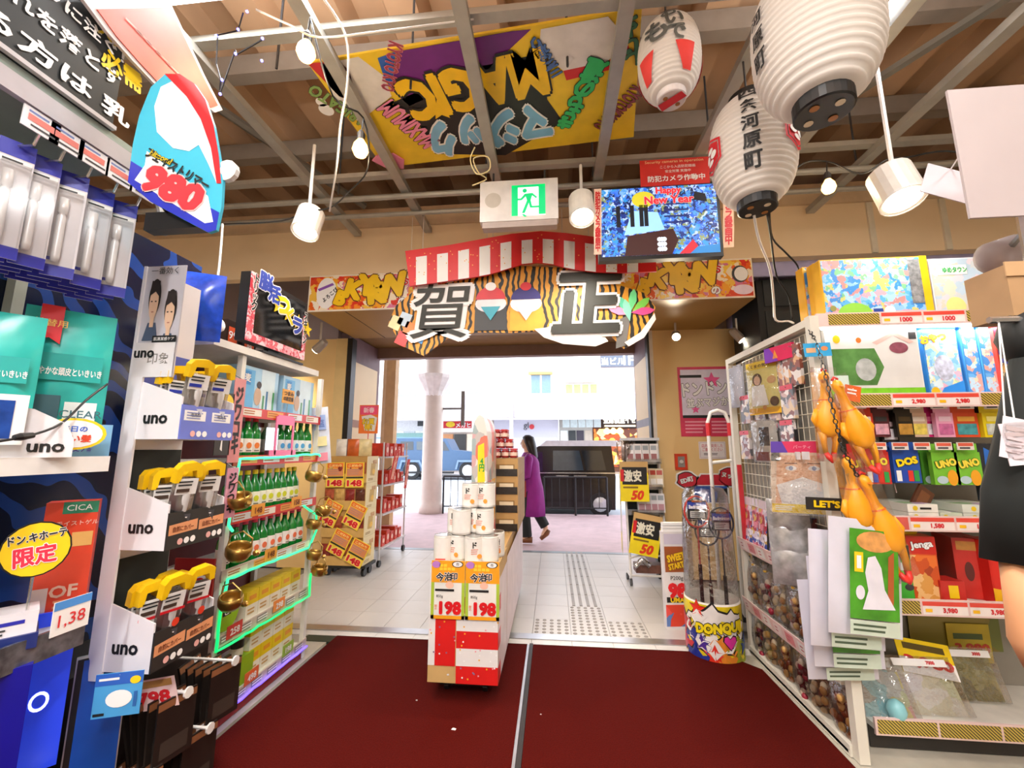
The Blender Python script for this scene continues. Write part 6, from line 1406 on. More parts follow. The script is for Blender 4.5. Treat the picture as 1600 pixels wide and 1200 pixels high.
for k in range(4):
    z = .45 + k * .27; pbox('tier_tray', mat('#3a4a58', .4), t, rx0 + .015, rx1 - .015, ry0 + .03, ry1 - .014, z, z + .012)
    pbox('tier_lip', clear(fac=.3), t, rx0, rx1 - .01, ry0 + .015, ry0 + .029, z - .01, z + .05)
cdn = [('hanging_sachet', '#e2dede', '#8f4a48'), ('paper_pack', '#d9c7a4', '#f0ece6'), ('mask_box', '#e4e2e6', '#b98a94'), ('slim_booklet', '#d5d2d4', '#4a4f58')]
for k in range(4):
    nm, c1, c2 = cdn[3 - k]
    pr_ = thing(nm, 'x', 'pack', (0, 0, 0), '%s row in the magazine rack' % nm.replace('_', ' ')); MB().box(-.04, .04, -.012, .012, 0, .2).build('pack', mat(c1, .4, var=.1), pr_); d = Dec(FR((-.04, -.012, 0))); d.rect(.01, .02, .07, .09, mat(c2, .4)).rect(.01, .13, .07, .18, mat('#9aa2a8' if k % 2 else '#b8402f', .4)); d.done(pr_)
    for j in range(7):
        place(pr_, ST, (rx0 + .16 + (j % 4) * .068 if k < 3 else rx0 + .06 + (j % 4) * .085, ry0 + .06 + .035 * (j // 4) + .01, .463 + k * .27), rot=(-.15, 0, .1 * ((j % 3) - 1)), label='%s in the magazine rack, %s tier, %s of the %s row' % (nm.replace('_', ' '), ('lowest', 'second', 'third', 'top')[k], ORDW[j % 4], ('front', 'back')[j // 4]))
def yellow50(x, z, w_, h_, rot, label):
    t = thing('sale_sign', label, 'sale sign', (x + w_ / 2, ry0 - .03, z)); M = frm((x, ry0 - .04, z), (math.cos(rot), 0, math.sin(rot)), (-math.sin(rot), 0, math.cos(rot)))
    MB().box(0, w_, 0, h_, -.005, 0, 0, M).build('card', CARD, t); d = Dec(M, .0014); d.rect(0, 0, w_, h_ * .72, mat('#f4dc1e', .4), 1).rect(w_ * .08, h_ * .42, w_ * .95, h_ * .86, INK, 2).text('激安', w_ * .45, h_ * .64, h_ * .3, mat('#e8e4d0', .4), w=w_ * .62, bold=.06, layer=3).rect(w_ * .02, h_ * .5, w_ * .14, h_ * .8, RED, 3).text('50', w_ * .6, h_ * .16, h_ * .24, mat('#e0401c', .4), bold=.08, shear=.25, layer=3).lines(w_ * .1, h_ * .3, w_ * .8, h_ * .4, 1, mat('#8a6a20', .4)); d.done(t)
    MB().tube([(x + w_ * .8, ry0 - .035, z + h_ * .6), (rx0 + .05, ry0 + .04, z + h_ * .6)], .004, 5).build('clip', STEEL, t)
yellow50(.72, .86, .3, .42, .0, 'upper yellow 50 sale sign clipped to the magazine rack'); yellow50(.78, .34, .3, .42, -.18, 'lower tilted yellow 50 sale sign clipped to the magazine rack')
t = thing('side_sale_sheet', 'pale sheet with yellow foot hanging on the left flank of the magazine rack', 'sheet', (.72, 4.86, .5)); M = frm((.755, 4.95, .3), (-.1, -1, 0), (0, 0, 1)); MB().prism([(0, 0), (.2, .0), (.18, .8), (.04, .84)], .004, M).build('sheet', mat('#ded8d0', .4, var=.1), t); d = Dec(M @ Matrix.Translation((0, 0, .004))); d.rect(.02, .02, .19, .22, mat('#f0d42a', .4)).rect(.03, .5, .17, .6, mat('#f0d42a', .4)); d.done(t)
MB().tube([(.76, 4.85, 1.1), (rx0, 4.85, 1.1)], .004, 5).build('clip', STEEL, t)
for j in range(4):
    pouch_thing('clear_bag', 'crumpled clear plastic bag on top of the magazine rack left side, %s' % ('first', 'second', 'third', 'fourth')[j], 'plastic bag', (.76 + .05 * j, 4.78 + .02 * j, 1.29), .1, .22, .05, clear(fac=.25, bump=.8, tint='#f0e8e4'), .3 * j, seed=j)
bs_ = thing('folded_goods', 'bundle of folded goods lying in the bottom tray of the magazine rack', 'bundle', (1.0, 4.8, .12)); MB().box(.86, 1.14, 4.74, 4.9, .12, .2).build('bundle', mat('#6a4438', .5, var=.4, sc=18), bs_); MB().tube([(.84, 4.7, .2), (.92, 4.72, .26), (1.0, 4.74, .2)], .03, 8).build('rolled_bag', clear(fac=.4, bump=.8), bs_)
# ---- gold wall signs
WY = 4.998
a0, a1, b0, b1 = rectY(1061, 573, 1150, 682, WY)
t = thing('pink_poster', 'pink rimmed poster with large outlined katakana on the gold wall', 'poster', ((a0 + a1) / 2, WY, b0)); pbox('sheet', mat('#d8385c', .4), t, a0, a1, WY - .006, WY - .001, b0, b1)
W, Hh = a1 - a0, b1 - b0; d = Dec(FR((a0, WY - .006, b0)), .0014)
d.rect(.03, Hh * .3, W - .03, Hh * .96, mat('#e6dcec', .4), 1).star(W * .6, Hh * .8, .1, mat('#ee5a98', .4), 2).star(W * .28, Hh * .38, .05, mat('#ee5a98', .4), 2).rect(W * .03, Hh * .84, W * .42, Hh * .88, INK, 3).text('ドンドン', W * .46, Hh * .68, .16, PAPER, w=W * .8, bold=.06, layer=4, out=INK, og=.05, rot=4).text('並ぶマジか', W * .5, Hh * .49, .11, PAPER, w=W * .75, bold=.05, layer=4, out=INK, og=.05, rot=3).rect(0.03, Hh * .26, W - .03, Hh * .3, INK, 3)
d.lines(.05, .03, W * .48, Hh * .23, 4, mat('#f2a0b0', .4)).lines(W * .54, .03, W * .95, Hh * .23, 4, mat('#f2a0b0', .4)); d.done(t)
a0, a1, b0, b1 = rectY(1092, 690, 1134, 717, WY)
t = thing('wall_notice', 'small white notice with red lines below the pink poster', 'notice', ((a0 + a1) / 2, WY, b0)); pbox('sheet', mat('#efe4e4', .5), t, a0, a1, WY - .004, WY - .001, b0, b1); d = Dec(FR((a0, WY - .004, b0))); W, Hh = a1 - a0, b1 - b0; d.rect(.01, .01, W - .01, Hh - .01, mat('#d8c4c8', .5)).rect(.016, .016, W - .016, Hh - .016, mat('#f2eaea', .5), 2).text('店内で発見した', W / 2, Hh * .76, .04, mat('#d0485a', .4), w=W * .8, layer=3).text('ご連絡ください', W / 2, Hh * .54, .04, mat('#d0485a', .4), w=W * .75, layer=3).lines(.05, .04, W - .05, Hh * .35, 2, DGREY, 3); d.done(t)
a0, a1, b0, b1 = rectY(1054, 709, 1073, 734, WY)
t = thing('fire_alarm', 'red framed fire alarm button on the gold wall', 'alarm button', ((a0 + a1) / 2, WY, b0)); pbox('red_frame', mat('#d8401e', .4), t, a0, a1, WY - .025, WY - .001, b0, b1); pbox('glass_plate', mat('#a8a09c', .15, .3), t, a0 + .03, a1 - .03, WY - .03, WY - .0255, b0 + .03, b1 - .03); MB().lathe([(.022, 0), (.018, .01)], 14, Matrix.Translation(((a0 + a1) / 2, WY - .0305, (b0 + b1) / 2)) @ Matrix.Rotation(math.pi / 2, 4, 'X')).build('button', mat('#d9d2cc', .3), t)
q = PY(1073, 750, WY)
t = thing('wall_sticker', 'red rounded speech sticker with white rim on the gold wall', 'sticker', (q.x, WY, q.z - .1)); M = FR((q.x, WY - .001, q.z))
def blob(rx, rz, n=18): return [(rx * math.cos(k * 2 * math.pi / n) * (1 + .12 * math.sin(2 * k)), rz * math.sin(k * 2 * math.pi / n)) for k in range(n)]
MB().prism(blob(.13, .11), .003, M).build('rim', PAPER, t); d = Dec(M @ Matrix.Translation((0, 0, .003))); d.poly(blob(.112, .094), INK, 1).poly(blob(.1, .083), mat('#c93040', .4), 2).text('ED町', 0, 0, .06, PAPER, rot=15, bold=.08, layer=4, out=INK, og=.06); d.done(t)
q = PY(1140, 745, WY)
t = thing('wall_sticker', 'red speech sticker with black katakana beside the wire grid', 'sticker', (q.x, WY, q.z - .1)); M = FR((q.x, WY - .001, q.z)); MB().prism(blob(.13, .12), .003, M).build('rim', PAPER, t); d = Dec(M @ Matrix.Translation((0, 0, .003))); d.poly(blob(.118, .105), INK, 1).poly(blob(.11, .096), mat('#c93040', .4), 2).text('ヌッカ', 0, .01, .06, PAPER, rot=-12, bold=.08, layer=4, out=INK); d.done(t)
q = PY(1110, 765, WY)
t = thing('wall_sticker', 'plain blue and red cap-shaped sticker under the notice', 'sticker', (q.x, WY, q.z - .12)); M = FR((q.x, WY - .001, q.z)); MB().prism([(-.2, -.15), (.2, -.15), (.2, .06), (.12, .18), (-.1, .18), (-.2, .06)], .003, M).build('rim', PAPER, t); d = Dec(M @ Matrix.Translation((0, 0, .003))); d.poly([(-.18, -.14), (.18, -.14), (.18, .04), (-.18, .04)], mat('#2f5fb8', .4), 1).poly([(-.18, .05), (.18, .05), (.11, .165), (-.09, .165)], mat('#c93040', .4), 1).poly([(.05, -.14), (.18, -.14), (.18, .02), (.09, .0)], INK, 2); d.done(t)
# ---- slim white sign box, trolley and racket bin
q = PZ(1078, 1000, 0)
sx0 = .93; t = thing('slim_sign_box', 'slim white printed sign box beside the racket bin', 'sign box', (1.0, 3.72, 0)); M = frm((.885, 3.66, 0), (1, .12, 0), (0, 0, 1)); hz_ = PY(1060, 815, 3.66).z
MB().box(0, .2, 0, hz_ * .9, -.06, 0, 0, M).build('box', mat('#e2dcda', .45), t); d = Dec(M, .0014)
d.rect(.01, hz_ * .52, .19, hz_ * .76, mat('#a0552c', .4)).text('SWEET', .1, hz_ * .66, .06, mat('#f0c020', .4), w=.15, bold=.1, layer=3, out=INK, rot=12).text('START', .1, hz_ * .58, .05, mat('#f0c020', .4), w=.13, bold=.1, layer=3, out=INK, rot=12).text('P200g', .1, hz_ * .46, .04, INK, layer=3).text('98', .1, hz_ * .35, .12, mat('#e01a24', .4), bold=.1, layer=3).rect(.01, hz_ * .24, .19, hz_ * .29, INK, 2).text('UMAI', .1, hz_ * .265, .04, YEL, layer=3, bold=.06)
d.rect(.0, .02, .2, hz_ * .22, art(['#e2504a', '#f0d23a', '#5a78b0', '#f2ece0', '#d8402a'], 9, 8), 1).rect(.01, hz_ * .78, .19, hz_ * .88, mat('#cfc6d6', .4), 1); d.done(t)
for k in range(3): MB().box(.01, .19, hz_ * (.9 + .03 * k), hz_ * (.925 + .03 * k), -.05, -.004, 0, M).build('stacked_card', PAPER, t)
q0, q1 = PY(1113, 760, 3.75), PY(1147, 760, 3.75); zt4 = PY(1130, 641, 3.75).z
t = thing('hand_trolley', 'white tube hand trolley with red grips behind the racket bin', 'trolley', ((q0.x + q1.x) / 2, 3.75, 0)); P = [(q0.x, 3.75, .05), (q0.x, 3.75, zt4 - .1), (q0.x + .03, 3.75, zt4 - .02), ((q0.x + q1.x) / 2, 3.75, zt4), (q1.x - .03, 3.75, zt4 - .02), (q1.x, 3.75, zt4 - .1), (q1.x, 3.75, .05)]
MB().tube(P, .016, 8).build('frame', mat('#e8e4e0', .35), t, True)
for x in (q0.x, q1.x): MB().tube([(x, 3.75, zt4 - .22), (x, 3.75, zt4 - .11)], .02, 8).build('red_grip', RED, t)
MB().tube([(q0.x, 3.75, zt4 - .45), (q1.x, 3.75, zt4 - .43)], .014, 8).build('cross_bar', WHITE, t)
for x in (q0.x, q1.x): MB().lathe([(.06, -.02), (.06, .02)], 14, Matrix.Translation((x, 3.79, .062)) @ Matrix.Rotation(math.pi / 2, 4, 'Y')).build('wheel', BLACK, t)
pbox('toe_plate', STEEL, t, q0.x, q1.x, 3.6, 3.75, .03, .045)
bx, by, br = 1.125, 3.32, .185; bh = PY(1130, 946, by - br).z
t = thing('racket_bin', 'round bin with comic print and yellow letters holding badminton rackets', 'bin', (bx, by, 0))
MB().lathe([(br * .94, 0), (br * .97, .02), (br, bh), (br * .96, bh), (br * .93, .03)], 32, Matrix.Translation((bx, by, 0)), cap=True).build('drum', mat('#e4dcd0', .4), t, True)
def wrapc(items, name, par, R_=br):
    mb = MB(); mats = []; phi = math.atan2(-by, -bx)
    for vs, fs, cx, cz, sx, sy, m, lf in items:
        if m not in mats: mats.append(m)
        mb.add([(bx + (R_ + .002 + lf + sum(k) * .0002) * math.cos(phi + (cx + x * sx) / R_), by + (R_ + .002 + lf + sum(k) * .0002) * math.sin(phi + (cx + x * sx) / R_), cz + y * sy) for x, y, *k in vs], fs, mats.index(m))
    return mb.build(name, mats, par)
def shp(pts, k=4): p_ = dens(pts, k); return [(0, 0)] + p_, [(0, i + 1, (i + 1) % len(p_) + 1) for i in range(len(p_))]
starp = [(math.cos(math.radians(90 + 36 * k)) * (1 if k % 2 == 0 else .45), math.sin(math.radians(90 + 36 * k)) * (1 if k % 2 == 0 else .45)) for k in range(10)]
cloud = [(math.cos(k * .2618) * (1 + .18 * math.sin(k * 2.1)), math.sin(k * .2618) * (1 + .18 * math.cos(k * 2.1))) for k in range(24)]
it = []
g = grid_poly(lambda u, v: (u - .5, v - .5), 24, 4)
it.append((g[0], g[1], 0, bh * .5, br * 3.4, bh * .94, mat('#e8d018', .4, var=.3, sc=9), 0))
for cx, cz, s, sh_, c in ((0, .52, .15, cloud, '#efe9e4'), (-.1, .55, .1, cloud, '#efe9e4'), (.12, .6, .1, cloud, '#efe9e4'), (-.13, .2, .1, cloud, '#1f2f8c'), (.16, .16, .1, cloud, '#9aa41c'), (.06, .2, .09, cloud, '#e2882a'), (.0, .12, .075, starp, '#e0301c'), (-.08, .3, .06, starp, '#4a2a8c'), (-.1, .88, .06, starp, '#e0301c'), (.24, .3, .08, starp, '#2f4fa0'), (-.24, .4, .11, cloud, '#c9202a')):
    vs, fs = shp(sh_); it.append((vs, fs, cx, cz * bh, s * 1.1, s * 1.1, INK, .002)); it.append((vs, fs, cx, cz * bh, s, s, mat(c, .4), .004))
hp = [(0, -.9), (.9, .2), (.8, .75), (.4, .9), (0, .5), (-.4, .9), (-.8, .75), (-.9, .2)]
vs, fs = shp(hp); it.append((vs, fs, .1, bh * .36, .055, .055, INK, .005)); it.append((vs, fs, .1, bh * .36, .046, .046, mat('#d8309a', .4), .007))
wrapc(it, 'comic_print', t)
vs, fs, e = glyphs('DONQUIJ', .1, 2); v2, f2, _ = glyphs('DONQUIJ', .2, 2); sx, sy = .3 / e[0], .085 / e[1]
tl = lambda V: [(x, y + x * .12, k) for x, y, k in V]
wrapc([(tl(v2), f2, .04, bh * .58, sx, sy, INK, .008), (tl(vs), fs, .04, bh * .58, sx, sy, mat('#f2da1c', .4), .011)], 'lettering', t)
hb = PY(1120, 762, by).z
MB().lathe([(br * .97, bh - .01), (br * .95, bh + .3), (br * .85, hb - .05), (br * .7, hb)], 20, Matrix.Translation((bx, by, 0)), cap=False).build('plastic_wrap', clear(fac=.2, bump=1.0, rough=.06), t, True)
def racket(nm, label, X, Y, z0, z1, col, lean):
    t = thing(nm, label, 'racket', (X, Y, z0)); hr = .085; zc = z1 - .11
    ring = [(X + hr * math.cos(a), Y, zc + .108 * math.sin(a)) for a in [k * 2 * math.pi / 24 for k in range(24)]]
    MB().tube(ring, .007, 6, closed=True).build('hoop', mat(col, .35), t, True); MB().tube([(X, Y, zc - .106), (X, Y, zc - .36)], .006, 6).build('shaft', mat(col, .35), t); MB().tube([(X, Y, zc - .36), (X, Y, z0)], .013, 8).build('grip', mat('#1c1a1a', .6), t)
    pbox('card', mat('#26262a', .4), t, X - .065, X + .065, Y - .012, Y - .008, zc - .05, zc + .08); d = Dec(FR((X - .065, Y - .012, zc - .05))); d.rect(0, .07, .13, .12, mat('#2a3f9a', .4)).text('Badminton', .065, .085, .026, PAPER, w=.115, bold=.04).rect(.015, .01, .115, .055, mat('#c9c9c4', .4)).lines(.02, .015, .1, .05, 3, DGREY).rect(.03, .115, .1, .13, mat('#b05a28', .4)); d.done(t)
    for k in range(5): MB().tube([(X - .07 + k * .035, Y, zc - .09), (X - .07 + k * .035, Y, zc + .09)], .001, 4).build('string', PAPER, t)
zq = PY(1090, 775, 3.22).z
racket('badminton_racket', 'red badminton racket at the front left of the round bin', 1.03, 3.22, bh * .6, zq, '#b83a30', 0); racket('badminton_racket', 'dark badminton racket at the right of the round bin', 1.2, 3.24, bh * .6, zq - .08, '#2c2f3a', 0); racket('badminton_racket', 'dark badminton racket leaning deep in the bin between the other rackets', 1.12, 3.3, bh * .6, zq - .14, '#3a3230', 0); racket('badminton_racket', 'dark badminton racket behind the red one', 1.08, 3.38, bh * .6, zq - .04, '#23252c', 0)
# ---- woman walking past
def woman(X, Y):
    t = thing('person', 'person in long purple coat and dark trousers walking left past the doorway', 'person', (X, Y, 0))
    me = bpy.data.meshes.new('body')
    V = [(0, 0, .86), (-.01, 0, 1.05), (-.01, 0, 1.24), (-.03, 0, 1.36), (-.05, 0, 1.42), (-.06, 0, 1.5), (-.07, 0, 1.55),
         (-.02, -.15, 1.28), (-.02, -.2, 1.03), (-.2, -.17, .98), (-.25, -.15, .99), (-.02, .15, 1.28), (.02, .2, 1.02), (-.14, .17, .9), (-.19, .16, .9),
         (-.02, -.09, .8), (-.09, -.09, .46), (-.05, -.09, .09), (-.2, -.09, .04), (.02, .09, .8), (.08, .09, .47), (.24, .09, .2), (.17, .09, .06)]
    E = [(0, 1), (1, 2), (2, 3), (3, 4), (4, 5), (5, 6), (2, 7), (7, 8), (8, 9), (9, 10), (2, 11), (11, 12), (12, 13), (13, 14), (0, 15), (15, 16), (16, 17), (17, 18), (0, 19), (19, 20), (20, 21), (21, 22)]
    Rr = [.13, .12, .13, .07, .055, .085, .07, .06, .045, .035, .03, .06, .045, .035, .03, .09, .065, .045, .035, .09, .065, .045, .035]
    me.from_pydata(V, E, []); b = bpy.data.objects.new('body', me); COL.objects.link(b); b.parent = t
    me.materials.append(mat('#e2b698', .5, var=.05))
    sk = b.modifiers.new('skin', 'SKIN'); sv = me.skin_vertices[0].data
    for i, r in enumerate(Rr): sv[i].radius = (r, r)
    sv[0].use_root = True; sk.use_smooth_shade = True; b.modifiers.new('sub', 'SUBSURF').levels = 1; b.modifiers['sub'].render_levels = 2
    def el(cx, cy, z, rx, ry, n=16): return [(X + cx + rx * math.cos(2 * math.pi * k / n), Y + cy + ry * math.sin(2 * math.pi * k / n), z) for k in range(n)]
    PUR = mat('#8e1a86', .75, var=.15, sc=8)
    rings = [el(.03, 0, .4, .2, .2), el(.03, 0, .55, .195, .2), el(.02, 0, .8, .18, .2), el(.0, 0, 1.0, .155, .18), el(-.01, 0, 1.2, .15, .19), el(-.02, 0, 1.3, .12, .17), el(-.03, 0, 1.36, .075, .09)]
    for i in range(2):
        rings[i] = [(x + .02 * math.sin(3 * k), y, z) for k, (x, y, z) in enumerate(rings[i])]
    MB().loft(rings).build('coat', PUR, t, True)
    for s, e1, e2, e3 in ((-1, (-.02, -.19, 1.26), (-.04, -.23, 1.02), (-.19, -.19, .98)), (1, (-.02, .19, 1.26), (.02, .23, 1.0), (-.12, .19, .9))):
        MB().tube([(X + a, Y + b_, z) for a, b_, z in ((e1[0], e1[1] * .7, e1[2] + .03), e1, e2, e3)], [.06, .075, .068, .06], 10).build('sleeve', PUR, t, True)
    for pts in (((-.02, -.09, .78), (-.09, -.09, .46), (-.05, -.09, .1)), ((.02, .09, .78), (.08, .09, .47), (.22, .09, .22))):
        MB().tube([(X + a, Y + b_, z) for a, b_, z in pts], [.1, .085, .075], 10).build('trouser_leg', mat('#1c2422', .7), t, True)
    SH = mat('#7a4a26', .5)
    MB().tube([(X + .03, Y - .09, .05), (X - .06, Y - .09, .055), (X - .19, Y - .09, .035)], [.045, .05, .03], 10).build('shoe', SH, t, True)
    MB().tube([(X + .27, Y + .09, .17), (X + .24, Y + .09, .12), (X + .15, Y + .09, .03)], [.04, .05, .03], 10).build('shoe', SH, t, True)
    HR = mat('#1f1715', .45, var=.2, sc=30)
    MB().loft([el(.055, 0, 1.2, .04, .07), el(.05, 0, 1.3, .07, .095), el(.02, 0, 1.42, .085, .1), el(-.015, 0, 1.52, .1, .1), el(-.03, 0, 1.6, .09, .085), el(-.04, 0, 1.635, .04, .04)]).build('hair', HR, t, True)
    MB().loft([el(-.075, 0, 1.42, .045, .045), el(-.085, 0, 1.46, .055, .06), el(-.088, 0, 1.52, .058, .065), el(-.08, 0, 1.565, .05, .06)]).build('face', mat('#e2b698', .5, var=.05), t, True)
    MB().loft([el(-.135, 0, 1.482, .012, .012, 6), el(-.155, 0, 1.488, .012, .01, 6), el(-.135, 0, 1.515, .006, .006, 6)]).build('nose', mat('#e2b698', .5, var=.05), t, True)
    for yy in (-.03, .03): MB().box(X - .148, X - .142, Y + yy - .012, Y + yy + .012, 1.508, 1.518).build('eye', INK, t)
    MB().box(X - .138, X - .132, Y - .02, Y + .02, 1.452, 1.458).build('mouth', mat('#b05a52', .5), t)
    # mitten-free hand: palm and five fingers round a phone
    for hx, hy, hz in ((-.25, -.16, .985),):
        h = MB(); h.box(X + hx - .02, X + hx + .03, Y + hy - .012, Y + hy + .012, hz - .035, hz + .035)
        hd_ = h.build('palm', mat('#e2b698', .5, var=.05), t)
        for k in range(4): MB().tube([(X + hx - .02, Y + hy, hz - .03 + k * .02), (X + hx - .05, Y + hy - .012, hz - .03 + k * .02), (X + hx - .055, Y + hy - .03, hz - .028 + k * .02)], [.008, .008, .006], 6).build('finger', mat('#e2b698', .5, var=.05), hd_)
        MB().tube([(X + hx + .01, Y + hy, hz + .03), (X + hx - .02, Y + hy - .02, hz + .045), (X + hx - .045, Y + hy - .03, hz + .04)], [.01, .009, .007], 6).build('thumb', mat('#e2b698', .5, var=.05), hd_)
q = PZ(825, 848, 0); woman(q.x + .04, q.y + .05)
t = thing('shoulder_bag', 'red shoulder bag held in front by the person in purple', 'bag', (q.x - .2, q.y - .22, .72)); MB().pouch(.22, .24, .08, Matrix.Translation((q.x - .12, q.y - .24, .7)), seed=3).build('bag_body', mat('#8f2a1e', .5), t, True); MB().tube([(q.x - .2, q.y - .24, .93), (q.x - .12, q.y - .24, 1.15), (q.x - .03, q.y - .18, 1.33)], .008, 6).build('strap', mat('#6a2018', .5), t)
# ================================================================ right side: wire end panel and toy gondola
EX, EY0, EY1, EZ = 1.37, 2.27, 3.36, 2.11
IV = mat('#ddd6c6', .45, var=.04)
ep = thing('wire_end_rack', 'ivory end rack with wire grid and pink price rails facing the aisle', 'rack', (EX + .1, 2.8, 0))
pbox('front_post', IV, ep, EX, EX + .045, EY0, EY0 + .045, 0, EZ + .01); pbox('rear_post', IV, ep, EX, EX + .04, EY1 - .04, EY1, 0, EZ)
pbox('top_beam', IV, ep, EX, EX + .035, EY0 + .046, EY1 - .041, EZ - .04, EZ); pbox('back_sheet', mat('#8d877c', .6), ep, EX + .074, EX + .08, EY0 + .05, EY1, .05, EZ - .05)
pbox('foot', IV, ep, EX - .01, EX + .045, EY0 + .046, EY1 - .041, .0, .05)
WIRE = mat('#d8d0bc', .4, .3)
gz0, gz1 = 1.02, EZ - .06
for k in range(19):
    y = EY0 + .08 + k * (EY1 - EY0 - .16) / 18; MB().tube([(EX + .045, y, gz0), (EX + .045, y, gz1)], .0028, 5).build('grid_wire', WIRE, ep)
for k in range(15):
    z = gz0 + k * (gz1 - gz0) / 14; MB().tube([(EX + .04, EY0 + .05, z), (EX + .04, EY1 - .04, z)], .0028, 5).build('grid_wire', WIRE, ep)
PINKR = mat('#eccbc8', .4)
TIERS = (.74, .33)
for z in TIERS + (.04,):
    pbox('tier_floor', IV, ep, EX - .01, EX + .07, EY0 + .06, EY1 - .02, z - .03, z - .015)
    if z > .1:
        r_ = MB().prism([(-.03, -.045), (.03, -.045), (.03, .045), (-.03, .045)], .004, frm((EX - .012, (EY0 + EY1) / 2 + .1, z), (0, -1, 0), (-.3, 0, 1))).build('rail_end', PINKR, ep)
        M = frm((EX - .012, EY1 - .02, z), (0, -1, 0), (-.25, 0, 1)); L = EY1 - EY0 - .3
        rl = MB().box(0, L, -.045, .045, 0, .004, 0, M).build('price_rail', PINKR, ep)
        d = Dec(M @ Matrix.Translation((0, 0, .004)))
        for k in range(6): d.rect(.02 + k * L / 6, -.03, .02 + (k + .7) * L / 6, .03, [mat('#f2dedc', .4), mat('#d9848c', .4), mat('#f0ece8', .4)][k % 3]).lines(.04 + k * L / 6, -.02, (k + .6) * L / 6, .02, 2, mat('#c06a72', .4))
        d.done(rl)
# snack / candy bags in the tiers (clear bag around goods)
def candy(nm, cols, grp, seed):
    t = thing(nm, 'x', 'snack bag', (0, 0, 0), grp)
    MB().pouch(.17, .26, .1, Matrix.Rotation(-math.pi / 2, 4, 'Z'), seed=seed).build('clear_bag', clear(fac=.14, bump=1.0, rough=.07), t, True)
    rnd = random.Random(seed); g_ = MB()
    for k in range(11):
        M = Matrix.Translation((rnd.uniform(-.02, .02), rnd.uniform(-.055, .055), .03 + k * .016)) @ Matrix.Rotation(rnd.uniform(0, 3), 4, 'X') @ Matrix.Rotation(rnd.uniform(0, 3), 4, 'Z')
        MB().lathe([(.006, -.02), (.02, -.008), (.021, .01), (.008, .02)], 8, M).build('sweet', mat(cols[k % len(cols)], .35, var=.2, sc=30), t, True)
    MB().lathe([(.01, .25), (.035, .3), (.03, .3)], 8, cap=False).build('gathered_top', clear(fac=.3, bump=1.0), t, True)
    MB().lathe([(.014, .244), (.016, .25), (.014, .256)], 8).build('gold_tie', mat('#d8a83a', .3, .7), t)
    return t
cd = [candy('candy_bag', ['#a8622a', '#d9a860', '#7a3a1c'], 'brown candy bags on the end rack', 1), candy('candy_bag', ['#9a2438', '#d8c0a8', '#5a1a20'], 'red candy bags on the end rack', 2), candy('candy_bag', ['#d8b888', '#c89858', '#e8d8b8'], 'pale candy bags on the end rack', 3)]
for ti, z in enumerate((.36 + .0, .03)):
    for j in range(6):
        y = EY1 - .12 - j * .165
        k = (j + ti) % 3
        place(cd[k], ST, (EX + .028, y, z - .012 + .0), rotz=math.pi + random.uniform(-.2, .2), label="clear %s candy bag on the end rack's %s tier, %s from the doorway end" % (('brown', 'red', 'pale')[k], ('middle', 'lowest')[ti], ORDW[j]), scale=(.72, 1.0, 1.05))
t = thing('green_snack_box', 'clear snack tub with dark green label on the middle tier near the white sacks', 'snack tub', (EX - .1, 2.42, .32)); pbox('tub', clear(fac=.3), t, EX - .02, EX + .06, 2.34, 2.5, .318, .56); M = LT((EX - .021, 2.5, .4)); MB().box(0, .16, .04, .14, 0, .003, 0, M).build('label', mat('#133e34', .4), t); d = Dec(M @ Matrix.Translation((0, 0, .003))); d.text('Cheers', .08, .09, .035, PAPER, bold=.04); d.done(t)
pbox('goods', mat('#8c8f8a', .5, var=.5, sc=40), t, EX - .01, EX + .05, 2.35, 2.49, .325, .5)
# packs standing in the top tier (z .74): tall colourful sachets
tl_ = thing('toy_sachet', 'x', 'toy pack', (0, 0, 0), 'tall toy sachets on the end rack')
MB().box(-.006, .006, -.05, .05, 0, .34).build('sachet', art(['#b03a4a', '#d8c8d8', '#4a5aa8', '#e2889a', '#8aa0c8', '#d8b060', '#efe8f0'], 30, 3), tl_); MB().box(-.0075, .0075, -.052, .052, .29, .345).build('header', mat('#d9c9d4', .3), tl_)
for j in range(7):
    place(tl_, ST, (EX + .02 + .012 * (j % 2), EY1 - .08 - j * .108, .726), rot=(0, .08, random.uniform(-.12, .12)), label="tall colourful toy sachet on the end rack's top tier, %s from the doorway end" % ORDW[j])
tk = thing('dark_toy_pack', 'x', 'toy pack', (0, 0, 0), 'dark toy packs'); MB().box(-.012, .012, -.04, .04, 0, .32).build('pack', art(['#2a1a1c', '#5a2420', '#2a3a6a', '#8a5a2a', '#1a1414'], 26, 9), tk)
for j in range(2): place(tk, ST, (EX + .02, 2.52 + j * .07, .726), rot=(0, .05, .1 * j), label='dark toy pack on the top tier of the end rack, %s' % ('nearer to the mask pack' if j == 0 else 'farther from the mask pack'))
pbox('red_divider', mat('#c9323a', .4), ep, EX - .0, EX + .03, EY1 - .06, EY1 - .05, .75, 1.3)
